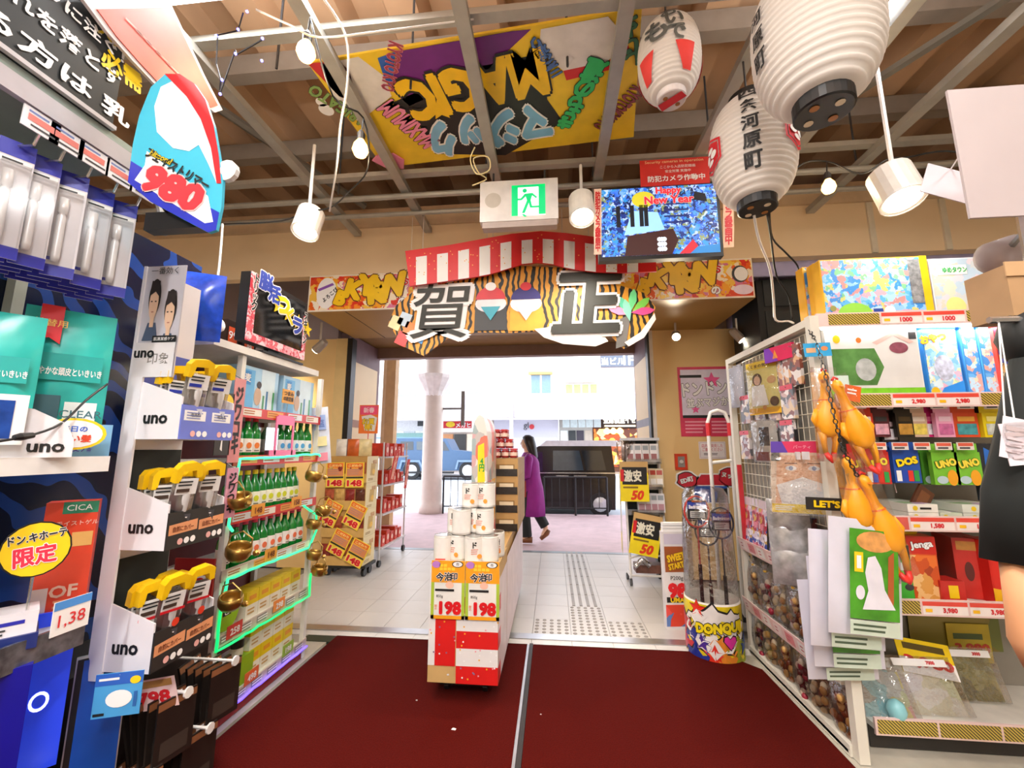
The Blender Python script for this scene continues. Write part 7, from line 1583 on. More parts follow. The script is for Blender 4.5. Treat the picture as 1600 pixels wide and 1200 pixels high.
# hanging packs on the wire grid
def hangpack(nm, label, px, py, w_, h_, X, front, decs=None, rot=0, dp=.02, clearbag=False, back=0):
    p = PX(px, py, X)
    t = thing(nm, label, 'hanging pack', (p.x, p.y, p.z - h_ / 2)); base = (p.x, p.y, p.z - h_ / 2)
    M = frm((p.x - .0, p.y + w_ / 2, p.z - h_ / 2), (0, -1, 0), (0, 0, 1))
    MB().box(0, w_, 0, h_, -dp, 0, 0, M).build('card', front, t)
    if decs: d = Dec(M, .0014); decs(d, w_, h_); d.done(t)
    if clearbag: MB().pouch(w_ * 1.05, h_ * 1.04, dp * 2.6, Matrix.Translation(base) @ Matrix.Rotation(-math.pi / 2, 4, 'Z'), seed=int(px)).build('clear_bag', BAG, t, True)
    MB().tube([(p.x, p.y, p.z + h_ / 2 - .015), (EX + .0, p.y, p.z + h_ / 2 - .01)], .003, 5).build('hook', CHROME, t)
    t.rotation_euler = (0, 0, rot)
    return t
def girl(d, w_, h_):
    d.rect(0, 0, w_, h_ * .12, GOLDY).rect(0, h_ * .86, w_, h_, mat('#f2d23a', .4)).text('くまの気分', w_ * .45, h_ * .92, h_ * .07, mat('#6a4a1a', .4), bold=.04, w=w_ * .6)
    x, z = w_ * .33, h_ * .66; d.ell(x, z, w_ * .15, h_ * .12, mat('#5a4638', .5), 2).ell(x, z - h_ * .02, w_ * .1, h_ * .09, mat('#e8c0a4', .5), 3).poly([(x - w_ * .24, h_ * .16), (x + w_ * .3, h_ * .16), (x + w_ * .2, h_ * .55), (x - w_ * .18, h_ * .55)], PAPER, 2)
    d.ell(w_ * .76, h_ * .62, w_ * .13, h_ * .07, mat('#d9a878', .5), 2).ell(w_ * .8, h_ * .22, w_ * .13, h_ * .09, mat('#5a3a22', .5), 3).ell(w_ * .5, h_ * .12, w_ * .06, h_ * .04, mat('#c98a4a', .5), 3)
hangpack('costume_pack', 'yellow costume pack with photo of a child hanging on the wire grid', 1193, 605, .25, .34, EX - .03, mat('#e8d98a', .35, var=.08), girl, rot=.35, clearbag=True)
hangpack('header_card_pack', 'magenta header card pack above the yellow costume pack', 1215, 552, .2, .09, EX - .01, mat('#d42a5a', .35), lambda d, w_, h_: d.poly([(0, 0), (w_ * .5, 0), (w_ * .2, h_), (0, h_)], mat('#7a3ab0', .4)).poly([(w_ * .3, h_ * .2), (w_ * .5, h_ * .2), (w_ * .4, h_ * .8)], mat('#f09a3a', .4)), rot=.3)
hangpack('accessory_pack', 'black and clear accessory pack below the yellow costume pack', 1195, 690, .2, .26, EX - .025, mat('#cfc9c0', .35, var=.2, sc=18), lambda d, w_, h_: d.rect(w_ * .3, h_ * .4, w_ * .7, h_ * .85, mat('#3a3a3e', .4)).rect(w_ * .1, .01, w_ * .9, h_ * .25, mat('#8a3a38', .4)), rot=.3, clearbag=True)
hangpack('accessory_pack', 'pale sachet hanging left of the yellow costume pack', 1150, 605, .12, .3, EX - .01, mat('#d4d6e2', .3, var=.1), None, rot=.3, clearbag=True)
for j in range(5):
    hangpack('slim_toy_card', 'slim toy card on the rear of the wire grid, %s from the doorway' % ORDW[j], 1240 - j * 8, 570 + j * 4, .1, .24, EX + .02 - .004 * j, art(['#8a4a3a', '#c9c0b8', '#5a4a4a', '#d9a878', '#e2d8d0'], 24, j), None, rot=.1)
for j in range(3):
    hangpack('black_toy_card', 'dark narrow toy card low on the wire grid, %s from the left' % ORDW[j], 1218 + j * 9, 698, .08, .2, EX + .01, mat(['#3a3230', '#5a5048', '#2a2a2c'][j], .4, var=.3, sc=20), None, rot=.15)
for j in range(8):
    hangpack('small_toy_card', 'small toy card hung low on the wire grid, %s of eight from the doorway' % ORDW[j], 1164 + (j % 4) * 22, 640 + 55 * (j // 4) - (j % 4) * 4, .11, .2, EX + .005, art(['#c9a8a0', '#e8e0dc', '#8a5a5a', '#b8b0b8', '#d8c0a0', '#6a6a70'], 26, 20 + j), lambda d, w_, h_: d.rect(0, h_ * .85, w_, h_, mat('#d9485a', .4)), rot=.12)
def face_print(d, w_, h_):
    d.rect(0, h_ * .84, w_, h_, mat('#d42a5a', .4)).poly([(0, h_ * .84), (w_ * .28, h_ * .84), (w_ * .18, h_), (0, h_)], mat('#5a3aa8', .4), 2).ell(w_ * .86, h_ * .91, w_ * .08, h_ * .05, mat('#e88a3a', .4), 2).text('パーティ', w_ * .5, h_ * .92, h_ * .05, mat('#f2b0c0', .4), layer=3)
    d.poly([(w_ * .06, h_ * .1), (w_ * .94, h_ * .1), (w_ * .9, h_ * .8), (w_ * .1, h_ * .8)], mat('#eab088', .5, var=.05), 1).ell(w_ * .5, h_ * .52, w_ * .4, h_ * .28, mat('#efb990', .5), 2)
    for s in (.32, .68): d.ell(w_ * s, h_ * .62, w_ * .09, h_ * .035, PAPER, 3).ell(w_ * s, h_ * .62, w_ * .035, h_ * .03, mat('#7a8ab0', .4), 4).rect(w_ * (s - .1), h_ * .68, w_ * (s + .1), h_ * .695, mat('#8a5a3a', .5), 3)
    d.poly([(w_ * .08, h_ * .38), (w_ * .5, h_ * .5), (w_ * .92, h_ * .38), (w_ * .84, h_ * .12), (w_ * .16, h_ * .12)], mat('#efe8e4', .5), 5).rect(0, 0, w_, h_ * .12, YEL, 6).lines(w_ * .05, .01, w_ * .4, h_ * .1, 3, PAPER, 7)
    d.rect(w_ * .0, h_ * .72, w_ * .14, h_ * .84, mat('#2a2422', .5), 3).rect(w_ * .86, h_ * .72, w_, h_ * .84, mat('#2a2422', .5), 3)
p = PX(1250, 745, 1.29)
t = thing('mask_pack', 'beard mask pack with printed face and magenta header on the end rack', 'hanging pack', (p.x, p.y, p.z - .2)); w_, h_ = .28, .37
M = Matrix.Translation((p.x, p.y, p.z)) @ Matrix.Rotation(-.35, 4, 'Z') @ frm((-w_ / 2, 0, -h_ * .5), (1, 0, 0), (.06, 0, 1)); MB().box(0, w_, 0, h_, -.015, 0, 0, M).build('card', mat('#e6cbb0', .4), t); d = Dec(M, .0014); face_print(d, w_, h_); d.done(t); MB().box(-.01, w_ + .01, -.01, h_ * .84, .012, .014, 0, M).build('clear_film', BAG, t)
MB().tube([(p.x, p.y, p.z + h_ * .45), (EX, p.y + .05, p.z + h_ * .48)], .004, 5).build('hook', CHROME, t)
for k in range(4):
    px = 1217 + k * 14; q = PX(px, 712, 1.28); pbox('hook_tag', mat('#ded8d8', .4), ep, q.x - .002, q.x + .002, q.y - .03, q.y + .03, q.z - .02, q.z + .02)
# silver foil bags below the mask
for j, (px, py) in enumerate(((1232, 815), (1236, 850), (1240, 885))):
    p = PX(px, py, 1.3); pouch_thing('foil_pack', 'crinkled clear foil pack below the beard mask, %s from the top' % ORDW[j], 'hanging pack', (p.x, p.y, p.z - .1), .2, .22, .05, mat('#b9b6b4', .2, .4, var=.4, sc=20), -.4, seed=j)
# ---- gondola
GY, GX0, GX1, GB = 2.35, 1.455, 2.78, 2.78
gd = thing('toy_gondola', 'ivory toy gondola with price rails facing the viewer on the right', 'shelf', (2.3, 2.6, 0))
pbox('back_panel', mat('#8f887c', .6, var=.06), gd, GX0, GX1, GB, GB + .02, .05, 2.12)
pbox('side_panel', IV, gd, GX1, GX1 + .03, GY, GB, .05, 2.12)
GOLDM = wavy('#c9b04a', '#4a3a1c', 40, .4, 0, 'DIAGONAL', .5)
levels = [(2.10, 'top'), (1.655, 'second'), (1.03, 'third'), (.635, 'fourth'), (.1, 'bottom')]
for z, nm in levels:
    pbox('shelf_board', mat('#e2ddd2', .4), gd, GX0 + (.05 if z < 2 else 0), GX1, GY + .012, GB - .001, z, z + .025)
    rl = MB().box(GX0 + (.05 if z < 2 else 0), GX1, GY, GY + .0115, z - .02, z + .055).build('price_rail', mat('#e2c4be', .4), gd)
    d = Dec(FR((GX0, GY, z - .02))); x = .06; k = 0
    while x < GX1 - GX0 - .1:
        if k % 3 == 0 or nm == 'bottom': d.rect(x, .008, x + .26, .068, GOLDM if nm in ('top', 'second', 'fourth', 'bottom') else mat('#d05a50', .4)); x += .27
        else:
            d.rect(x, .008, x + .2, .068, mat('#efe2dc', .4)).rect(x, .048, x + .2, .068, mat('#dc4a3c', .4), 2).text({'top': '1000', 'second': '2,980', 'third': '1,580', 'fourth': '3,980', 'bottom': '780'}[nm], x + .12, .028, .026, RED, bold=.06, layer=3).rect(x + .01, .02, x + .04, .035, GOLDY, 3); x += .21
        k += 1
    d.done(rl)
LT_ = mat('#fffaf2', .4, var=0, emit=5)
for z in (2.095,):
    lt = thing('shelf_light', 'white led strip lamp under the top shelf of the toy gondola', 'lamp', (2.2, GY + .05, z - .03)); pbox('diffuser', LT_, lt, GX0 + .03, GX1 - .1, GY + .02, GY + .05, z - .022, z - .001)
    lamp_light('shelf_strip_light', 'AREA', ((GX0 + GX1) / 2, GY + .06, z - .03), 7, (1, .98, .95), 1.2, size_y=.04)
# big toy boxes
def toybox(label, x0, y0, x1, y1, Y, zb, col, artm, decs=None, depth=.12, rz=0, lean=0):
    a0, a1, b0, b1 = rectY(x0, y0, x1, y1, Y); b0 = zb; h_ = b1 - b0; w_ = a1 - a0
    t = thing('toy_box', label, 'toy box', ((a0 + a1) / 2, Y + depth / 2, zb), 'boxed toys on the gondola')
    MB().box(a0, a1, Y, Y + depth, b0, b1).build('carton', mat(col, .35), t)
    d = Dec(FR((a0, Y, b0)), .0014); d.rect(.006, .006, w_ - .006, h_ - .006, artm, 1)
    if decs: decs(d, w_, h_)
    d.done(t); t.rotation_euler = (lean, 0, rz)
    return t
PASTEL = ['#5aa8e0', '#9cc8e8', '#d8a0b0', '#4a88cc', '#7ab88a', '#d8c070', '#a8c8e4', '#3f86cc', '#d88a88', '#88b8e0']
zt_ = 2.126
def tb1(d, w_, h_):
    d.rect(0, 0, w_, h_ * .14, mat('#f0a8b8', .35), 2).rect(w_ * .82, h_ * .25, w_ * .97, h_ * .95, mat('#b9bec4', .15, .6, var=.5, sc=40), 2).ell(w_ * .28, h_ * .1, w_ * .16, h_ * .18, mat('#8cc84a', .35), 3, a0=0, a1=180).ell(w_ * .08, h_ * .2, w_ * .03, w_ * .03, mat('#8a8a4a', .4), 3).rect(w_ * .45, h_ * .02, w_ * .54, h_ * .18, mat('#24408c', .4), 3).ell(w_ * .6, h_ * .14, w_ * .05, w_ * .05, PAPER, 3).rect(w_ * .93, 0, w_, h_, GOLDY, 3)
toybox('blue landscape toy box with silver window on the top gondola shelf', 1283, 403, 1452, 478, GY + .06, zt_, '#f0b428', art(PASTEL, 34, 1), tb1, .07)
for j in range(2):
    toybox('yellow edged toy box %s behind the blue landscape box' % ('directly' if j == 0 else 'farther'), 1256 - j * 18 + 18, 408 + 6 * j, 1440 - j * 10, 476, GY + .145 + j * .085, zt_, '#eeb02c', art(PASTEL, 30, 4 + j), None, .07)
def tb2(d, w_, h_): d.rect(w_ * .08, h_ * .72, w_ * .45, h_ * .88, mat('#f4f2ec', .4), 2).text('ゆめタウン', w_ * .3, h_ * .8, h_ * .1, mat('#3aa85a', .4), bold=.06, layer=3, w=w_ * .3).ell(w_ * .25, h_ * .2, w_ * .12, h_ * .15, mat('#e2dc8a', .35), 2)
toybox('pale washed-out toy box right of the blue landscape box', 1455, 402, 1585, 478, GY + .07, zt_, '#e6eaf0', art(['#c4c8ca', '#b4c8d8', '#d8c6b4', '#ccd0bc', '#b0c4d4', '#d8c8d0'], 26, 7), tb2, .1)
z2 = 1.681
def tb3(d, w_, h_):
    d.rect(0, 0, w_, h_ * .16, mat('#7cc42a', .35, var=.2, sc=20), 2).poly([(w_ * .05, h_ * .2), (w_ * .5, h_ * .2), (w_ * .6, h_ * .45), (w_ * .52, h_ * .72), (w_ * .05, h_ * .72)], mat('#5a8a4a', .2, var=.4, sc=14), 2).ell(w_ * .4, h_ * .42, w_ * .11, h_ * .16, mat('#cfd6d4', .15, .3, var=.3, sc=20), 3).rect(w_ * .05, h_ * .2, w_ * .2, h_ * .34, mat('#d8ece4', .35), 3).ell(w_ * .78, h_ * .72, w_ * .1, h_ * .08, mat('#8a4a5a', .4, var=.4, sc=30), 3).ell(w_ * .12, h_ * .86, w_ * .04, h_ * .06, GOLDY, 3).ell(w_ * .36, h_ * .84, w_ * .03, h_ * .04, mat('#e8722a', .4), 3).poly([(w_ * .5, h_ * .8), (w_ * .75, h_ * .96), (w_ * .95, h_ * .8), (w_ * .9, h_ * .78), (w_ * .74, h_ * .9), (w_ * .55, h_ * .77)], mat('#f0b8b0', .4), 3).rect(w_ * .9, h_ * .84, w_ * .98, h_ * .94, DGREY, 3)
toybox('white toy box with green meadow foot on the second gondola shelf', 1292, 514, 1438, 602, GY + .05, z2, '#eceae6', mat('#dcdad6', .35, var=.06), tb3, .1)
def tb4(d, w_, h_): d.poly([(0, h_ * .75), (w_, h_ * .95), (w_, h_), (0, h_)], mat('#3fa0e8', .35), 2).text('おやつ', w_ * .3, h_ * .82, h_ * .12, YEL, bold=.08, rot=10, layer=3, out=RED).ell(w_ * .5, h_ * .42, w_ * .28, h_ * .17, mat('#c9cfe8', .3, var=.5, sc=30), 2).poly([(w_ * .2, 0), (w_, 0), (w_, h_ * .25), (w_ * .4, h_ * .15)], mat('#2a8ae0', .35), 2).ell(w_ * .15, h_ * .1, w_ * .12, h_ * .06, GOLDY, 3)
toybox('blue and pink angled toy box in the middle of the second gondola shelf', 1440, 508, 1500, 602, GY + .07, z2, '#3a90e0', art(['#9cd0f0', '#e8b8d0', '#d8ecf4', '#7ab8e8', '#f2e8b8', '#c8e0a8'], 32, 2), tb4, .12, rz=.1)
for j, (a_, b_) in enumerate(((1502, 1528), (1529, 1556))):
    toybox('slim sky blue toy box on the second gondola shelf, %s of two' % ('left' if j == 0 else 'right'), a_, 500, b_, 600, GY + .08, z2, '#4a9ae0', art(['#6ab4f0', '#bfe0f4', '#e2a8a0', '#4a94e0', '#e8dcc0'], 32, 11), None, .14, rz=.08)
toybox('red topped mixed colour toy box at the right of the second gondola shelf', 1558, 505, 1640, 600, GY + .06, z2, '#c0392e', art(['#7a5a3a', '#b98a4a', '#3a3f8a', '#c9a070', '#d8c8a0', '#5a4a3a'], 36, 12), lambda d, w_, h_: d.poly([(0, h_ * .72), (w_, h_ * .85), (w_, h_), (0, h_)], mat('#d8304a', .35), 2).poly([(0, h_ * .02), (w_, h_ * .2), (w_, h_ * .3), (0, h_ * .1)], GOLDY, 2), .14)
# pegged card games
def gamepack(nm, label, px, py, w_, h_, col, word, wcol, grp, extra=None, Y=GY + .1):
    p = PY(px, py, Y)
    t = thing(nm, label, 'card game', (p.x, p.y, p.z - h_ / 2), grp)
    MB().box(p.x - w_ / 2, p.x + w_ / 2, Y, Y + .025, p.z - h_ / 2, p.z + h_ / 2).build('box', mat(col, .35), t); MB().box(p.x - w_ / 2, p.x + w_ / 2, Y + .01, Y + .012, p.z + h_ / 2, p.z + h_ / 2 + .045).build('hang_tab', mat(col, .35), t)
    d = Dec(FR((p.x - w_ / 2, Y, p.z - h_ / 2)), .0014)
    if extra: extra(d, w_, h_)
    if word: d.text(word, w_ * .5, h_ * .66, h_ * .24, mat(wcol, .35), bold=.1, rot=12, layer=4, out=INK, w=w_ * .82)
    d.done(t); MB().tube([(p.x, Y + .005, p.z + h_ / 2 + .03), (p.x, GB, p.z + h_ / 2 + .035)], .003, 5).build('hook', CHROME, t)
def cards(d, w_, h_):
    for k, c in enumerate(('#efeeea', '#2a4ab0', '#d83a2a', '#2f9a4a')): d.rect(w_ * (.06 + .22 * k), h_ * .05, w_ * (.25 + .22 * k), h_ * .38, mat(c, .35), 2)
def zoo(d, w_, h_): d.ell(w_ * .7, h_ * .22, w_ * .2, h_ * .24, mat('#f0a828', .35), 2).ell(w_ * .3, h_ * .15, w_ * .22, h_ * .12, mat('#bcd4dc', .35), 2)
zz = .17
for j, (px, w_) in enumerate(((1347, .12), (1371, .125))): gamepack('card_game', 'red card game with yellow letters on the lower peg row, %s' % ('behind the rubber chicken' if j == 0 else 'in the clear'), px, 731, w_, zz, '#c9302a', 'UNO', '#f4d81c', 'pegged card games', cards, GY + .1 + .03 * (1 - j))
gamepack('card_game', 'blue card game with yellow letters on the lower peg row, front one', 1417, 729, .13, zz, '#2450a8', 'DOS', '#f4d81c', 'pegged card games', cards); gamepack('card_game', 'darker blue card game half hidden behind the front blue one', 1402, 728, .12, zz, '#1d4090', 'DOS', '#d8c020', 'pegged card games', cards, GY + .14)
gamepack('card_game', 'bright green card game on the lower peg row, left of two', 1478, 732, .125, zz, '#7ac43a', 'UNO', '#f4e04a', 'pegged card games', zoo); gamepack('card_game', 'bright green card game on the lower peg row, right of two', 1514, 732, .125, zz, '#7ac43a', 'UNO', '#f4e04a', 'pegged card games', zoo); gamepack('card_game', 'dark green card game left of the two green ones', 1456, 732, .1, zz, '#4a8a2a', None, '#fff', 'pegged card games', zoo, GY + .16)
def band(c1, c2): return lambda d, w_, h_: d.rect(w_ * .1, h_ * .1, w_ * .9, h_ * .55, mat(c1, .35, var=.4, sc=30), 2).rect(w_ * .15, h_ * .65, w_ * .85, h_ * .85, mat(c2, .35), 2)
for j, (px, c, a_, b_, lab) in enumerate(((1352, '#d03a24', '#f0c0a8', '#f4e8d8', 'red'), (1377, '#5a2028', '#e2a8b8', '#3a3a3e', 'maroon'), (1390, '#2a2420', '#e8e0e4', '#b8a0a0', 'black and white'), (1414, '#241f18', '#b98a3a', '#4a3a20', 'black and gold'), (1436, '#d8b8a0', '#e8d060', '#f0e0d0', 'cream'), (1455, '#d8287a', '#f4f0f4', '#f080b8', 'magenta'), (1477, '#f0a8c8', '#c86a9a', '#f4d0e0', 'pink'), (1510, '#e2522a', '#4aa0a8', '#f0b04a', 'orange'), (1532, '#3a2818', '#a8742a', '#6a4a24', 'brown'), (1556, '#e8d01c', '#c9cfc4', '#f4e88a', 'yellow'))):
    gamepack('small_game', '%s small game box on the upper peg row' % lab, px, 664 if j != 2 else 672, .085 if j not in (7, 9) else .12, .13, c, None, '#fff', 'small games on the upper peg row', band(a_, b_), GY + .1 + .02 * (j % 3))
for j in range(11):
    px, py = ((1340 + j * 42, 633) if j < 6 else (1372 + (j - 6) * 34, 697)); q = PY(px, py, GY + .06)
    tg = MB().box(q.x - .04, q.x + .04, GY + .058, GY + .061, q.z - .02, q.z + .02).build('price_tag', mat('#e4dcd4', .4), gd); d = Dec(FR((q.x - .04, GY + .058, q.z - .02))); d.rect(.005, .02, .075, .036, mat('#d8604a', .4)).rect(.01, .006, .06, .014, DGREY); d.done(tg)
    MB().tube([(q.x, GY + .061, q.z), (q.x, GB, q.z)], .003, 5).build('hook', CHROME, gd)
# stacked board game boxes on third shelf (z 1.03)
z3 = 1.056
for j, (px0, px1, n_, c) in enumerate(((1415, 1462, 2, '#e9e6da'), (1464, 1498, 1, '#cfd6c0'), (1500, 1570, 2, '#d6dcd0'))):
    for k in range(n_):
        a0, a1, _, _ = rectY(px0, 780, px1, 800, GY + .05); t = thing('flat_game_box', 'flat pale board game box on the third shelf, %s stack, %s from the bottom' % (('left', 'middle', 'right')[j], ORDW[k]), 'game box', ((a0 + a1) / 2, GY + .15, z3 + k * .042), 'flat game boxes')
        pbox('box', mat(c, .4, var=.1), t, a0, a1, GY + .04, GY + .28, z3 + k * .042, z3 + k * .042 + .04); d = Dec(FR((a0, GY + .04, z3 + k * .042))); w_ = a1 - a0; d.ell(w_ * .25, .02, .012, .012, mat('#e0c020', .4)).lines(w_ * .4, .008, w_ * .9, .03, 1, INK); d.done(t); MB().box(a0 + .005, a1 - .005, GY + .045, GY + .275, z3 + k * .042 + .0401, z3 + k * .042 + .0408).build('lid_print', art(['#a8c890', '#d8dcd0', '#c0a8c0', '#e8ecd8', '#98b888'], 12, 3 + k), t)
t = thing('toy_racer', 'blue and silver toy pack hanging right of the green card games', 'toy pack', (2.3, GY + .12, 1.2)); q = PY(1555, 735, GY + .12); MB().box(q.x - .07, q.x + .12, GY + .12, GY + .16, q.z - .16, q.z + .14).build('pack', mat('#2a3038', .3, var=.3, sc=12), t); d = Dec(FR((q.x - .07, GY + .12, q.z - .16))); d.poly([(.02, .05), (.09, .04), (.08, .25), (.03, .28)], mat('#2f6fc8', .3)).rect(.11, .02, .18, .28, mat('#b8bcc0', .3, .3)); d.done(t); MB().tube([(q.x, GY + .14, q.z + .14), (q.x, GB, q.z + .15)], .003, 5).build('hook', CHROME, t)
# fourth shelf boxes
z4 = .661
def jg(d, w_, h_): d.rect(0, h_ * .72, w_, h_, mat('#c8281c', .35), 2).text('Jenga', w_ * .5, h_ * .86, h_ * .14, PAPER, bold=.06, layer=4, out=INK, rot=8, w=w_ * .8).rect(w_ * .05, 0, w_ * .95, h_ * .7, art(['#e2722a', '#d89a4a', '#c9501c', '#e8b878', '#a8401c'], 22, 5), 2)
toybox('tall orange wooden block game box on the fourth shelf', 1424, 838, 1466, 928, GY + .08, z4, '#d8541c', mat('#d8541c', .4), jg, .1, rz=-.12)
toybox('bright green game box with grey discs left of the block game', 1396, 852, 1424, 930, GY + .06, z4, '#3faa3a', mat('#45b83a', .4), lambda d, w_, h_: d.ell(w_ * .5, h_ * .62, w_ * .28, h_ * .07, mat('#d8dcd8', .4), 2).ell(w_ * .6, h_ * .4, w_ * .3, h_ * .07, DGREY, 2).ell(w_ * .75, h_ * .25, w_ * .25, h_ * .06, DGREY, 2).poly([(w_ * .2, h_), (w_, h_ * .75), (w_, h_)], INK, 2), .08)
toybox('big red game box on the fourth shelf, left one', 1508, 842, 1552, 927, GY + .12, z4, '#c0281e', mat('#c42a20', .4, var=.15), lambda d, w_, h_: d.ell(w_ * .4, h_ * .45, w_ * .14, h_ * .16, mat('#5a1a14', .4), 2).rect(w_ * .1, h_ * .8, w_ * .7, h_ * .95, mat('#c98a3a', .4, var=.3, sc=20), 2), .2, rz=-.3)
toybox('big red game box with yellow letters at the right of the fourth shelf', 1546, 846, 1620, 927, GY + .06, z4, '#d0261e', mat('#d42a20', .4), lambda d, w_, h_: d.text('UNO', w_ * .35, h_ * .82, h_ * .16, YEL, bold=.1, rot=12, layer=3, out=INK).text('U', w_ * .55, h_ * .36, h_ * .2, mat('#e8c83a', .4), bold=.08, layer=3).poly([(0, 0), (w_ * .5, 0), (w_ * .4, h_ * .2), (0, h_ * .25)], GOLDY, 2), .12)
toybox('low red card box lying between the block game and the red boxes', 1470, 908, 1508, 928, GY + .06, z4, '#c8302a', mat('#c8302a', .4), lambda d, w_, h_: d.rect(w_ * .3, h_ * .2, w_ * .7, h_ * .8, YEL, 2), .1)
# bottom shelf: bagged goods leaning, signs
z5 = .126
def baggood(nm, label, px, y0, y1, w_, Y, cols, seed, price=None, lean=-.5):
    p = PY(px, y1, Y); h_ = (PY(px, y0, Y).z - z5) * 1.0
    t = thing(nm, label, 'bagged goods', (p.x, Y, z5)); M = Matrix.Translation((p.x, Y, z5)) @ Matrix.Rotation(lean, 4, 'X')
    MB().pouch(w_, h_ * 1.15, .03, M, seed=seed).build('contents', art(cols, 13, seed), t, True)
    MB().box(-w_ * .53, w_ * .53, -.03, -.028, .0, h_ * 1.2, 0, M).build('clear_bag', clear(fac=.16, bump=1.0, rough=.08), t)
    if price: d = Dec(M @ frm((-w_ / 2, -.031, 0), (1, 0, 0), (0, 0, 1))); d.rect(w_ * .1, h_ * .98, w_ * .95, h_ * 1.14, PAPER, 1).text(price, w_ * .7, h_ * 1.06, h_ * .08, RED, bold=.08, layer=2); d.done(t)
    return t
baggood('bagged_plush', 'clear bag with mint egg and pastel plush on the bottom gondola shelf', 1385, 1062, 1158, .3, GY + .06, ['#c8d4b0', '#9cc8cc', '#d8a8a8', '#d8d090', '#c8ccc8', '#b8b4a8'], 3)
q = PY(1404, 1132, GY + .03); tag(MB().lathe([(.004, -.05), (.03, -.035), (.04, 0), (.03, .035), (.004, .05)], 14, Matrix.Translation((q.x, q.y, z5 + .05))).build('mint_egg', mat('#8ecad0', .25), smooth=True), 'mint coloured toy egg in the clear bag on the bottom shelf', 'toy egg')
baggood('bagged_costume', 'white bagged costume with 7000 tag on the bottom gondola shelf', 1468, 1048, 1152, .3, GY + .1, ['#e4e2d8', '#ece8e0', '#dcd8c0', '#e8e4e6', '#d8dcb8'], 5, '7000')
baggood('bagged_costume', 'greenish bagged costume at the back right of the bottom shelf', 1530, 1030, 1108, .26, GY + .25, ['#8a8a50', '#9a9860', '#7a7a4a', '#a8a068', '#6a6a44'], 6, '3000', -.3)
t = thing('yellow_sale_card', 'yellow red sale card reading 3,980 on the bottom gondola shelf', 'sale sign', (1.98, GY + .2, .3)); q = PY(1440, 1025, GY + .2); M = Matrix.Translation((q.x, q.y, q.z)) @ Matrix.Rotation(-.5, 4, 'X') @ frm((-.12, 0, -.07), (1, 0, -.15), (.15, 0, 1)); MB().box(0, .25, 0, .16, -.004, 0, 0, M).build('card', YEL, t); d = Dec(M); d.rect(0, .0, .25, .07, PAPER).text('3,980', .13, .055, .055, RED, bold=.08, layer=3, w=.22).rect(.03, .11, .22, .14, mat('#5a4a1c', .4)); d.done(t); MB().tube([(q.x, q.y + .01, q.z - .06), (q.x, q.y + .03, z5)], .004, 5).build('stem', CLEAR, t)
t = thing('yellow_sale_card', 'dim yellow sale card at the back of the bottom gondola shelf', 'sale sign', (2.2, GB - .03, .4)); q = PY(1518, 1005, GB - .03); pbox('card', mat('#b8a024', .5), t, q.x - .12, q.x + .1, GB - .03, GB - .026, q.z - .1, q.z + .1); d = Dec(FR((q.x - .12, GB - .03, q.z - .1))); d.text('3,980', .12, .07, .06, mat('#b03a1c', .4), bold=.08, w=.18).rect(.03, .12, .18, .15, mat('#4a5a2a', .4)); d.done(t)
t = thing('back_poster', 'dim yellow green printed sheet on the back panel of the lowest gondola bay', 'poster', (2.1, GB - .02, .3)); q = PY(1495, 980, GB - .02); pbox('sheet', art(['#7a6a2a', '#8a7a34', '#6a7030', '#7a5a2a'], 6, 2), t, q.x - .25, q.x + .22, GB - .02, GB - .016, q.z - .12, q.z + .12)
# kick space under gondola
pbox('kick_plate', mat('#2a2622', .6), gd, GX0 + .05, GX1, GY + .05, GY + .06, 0, .098)
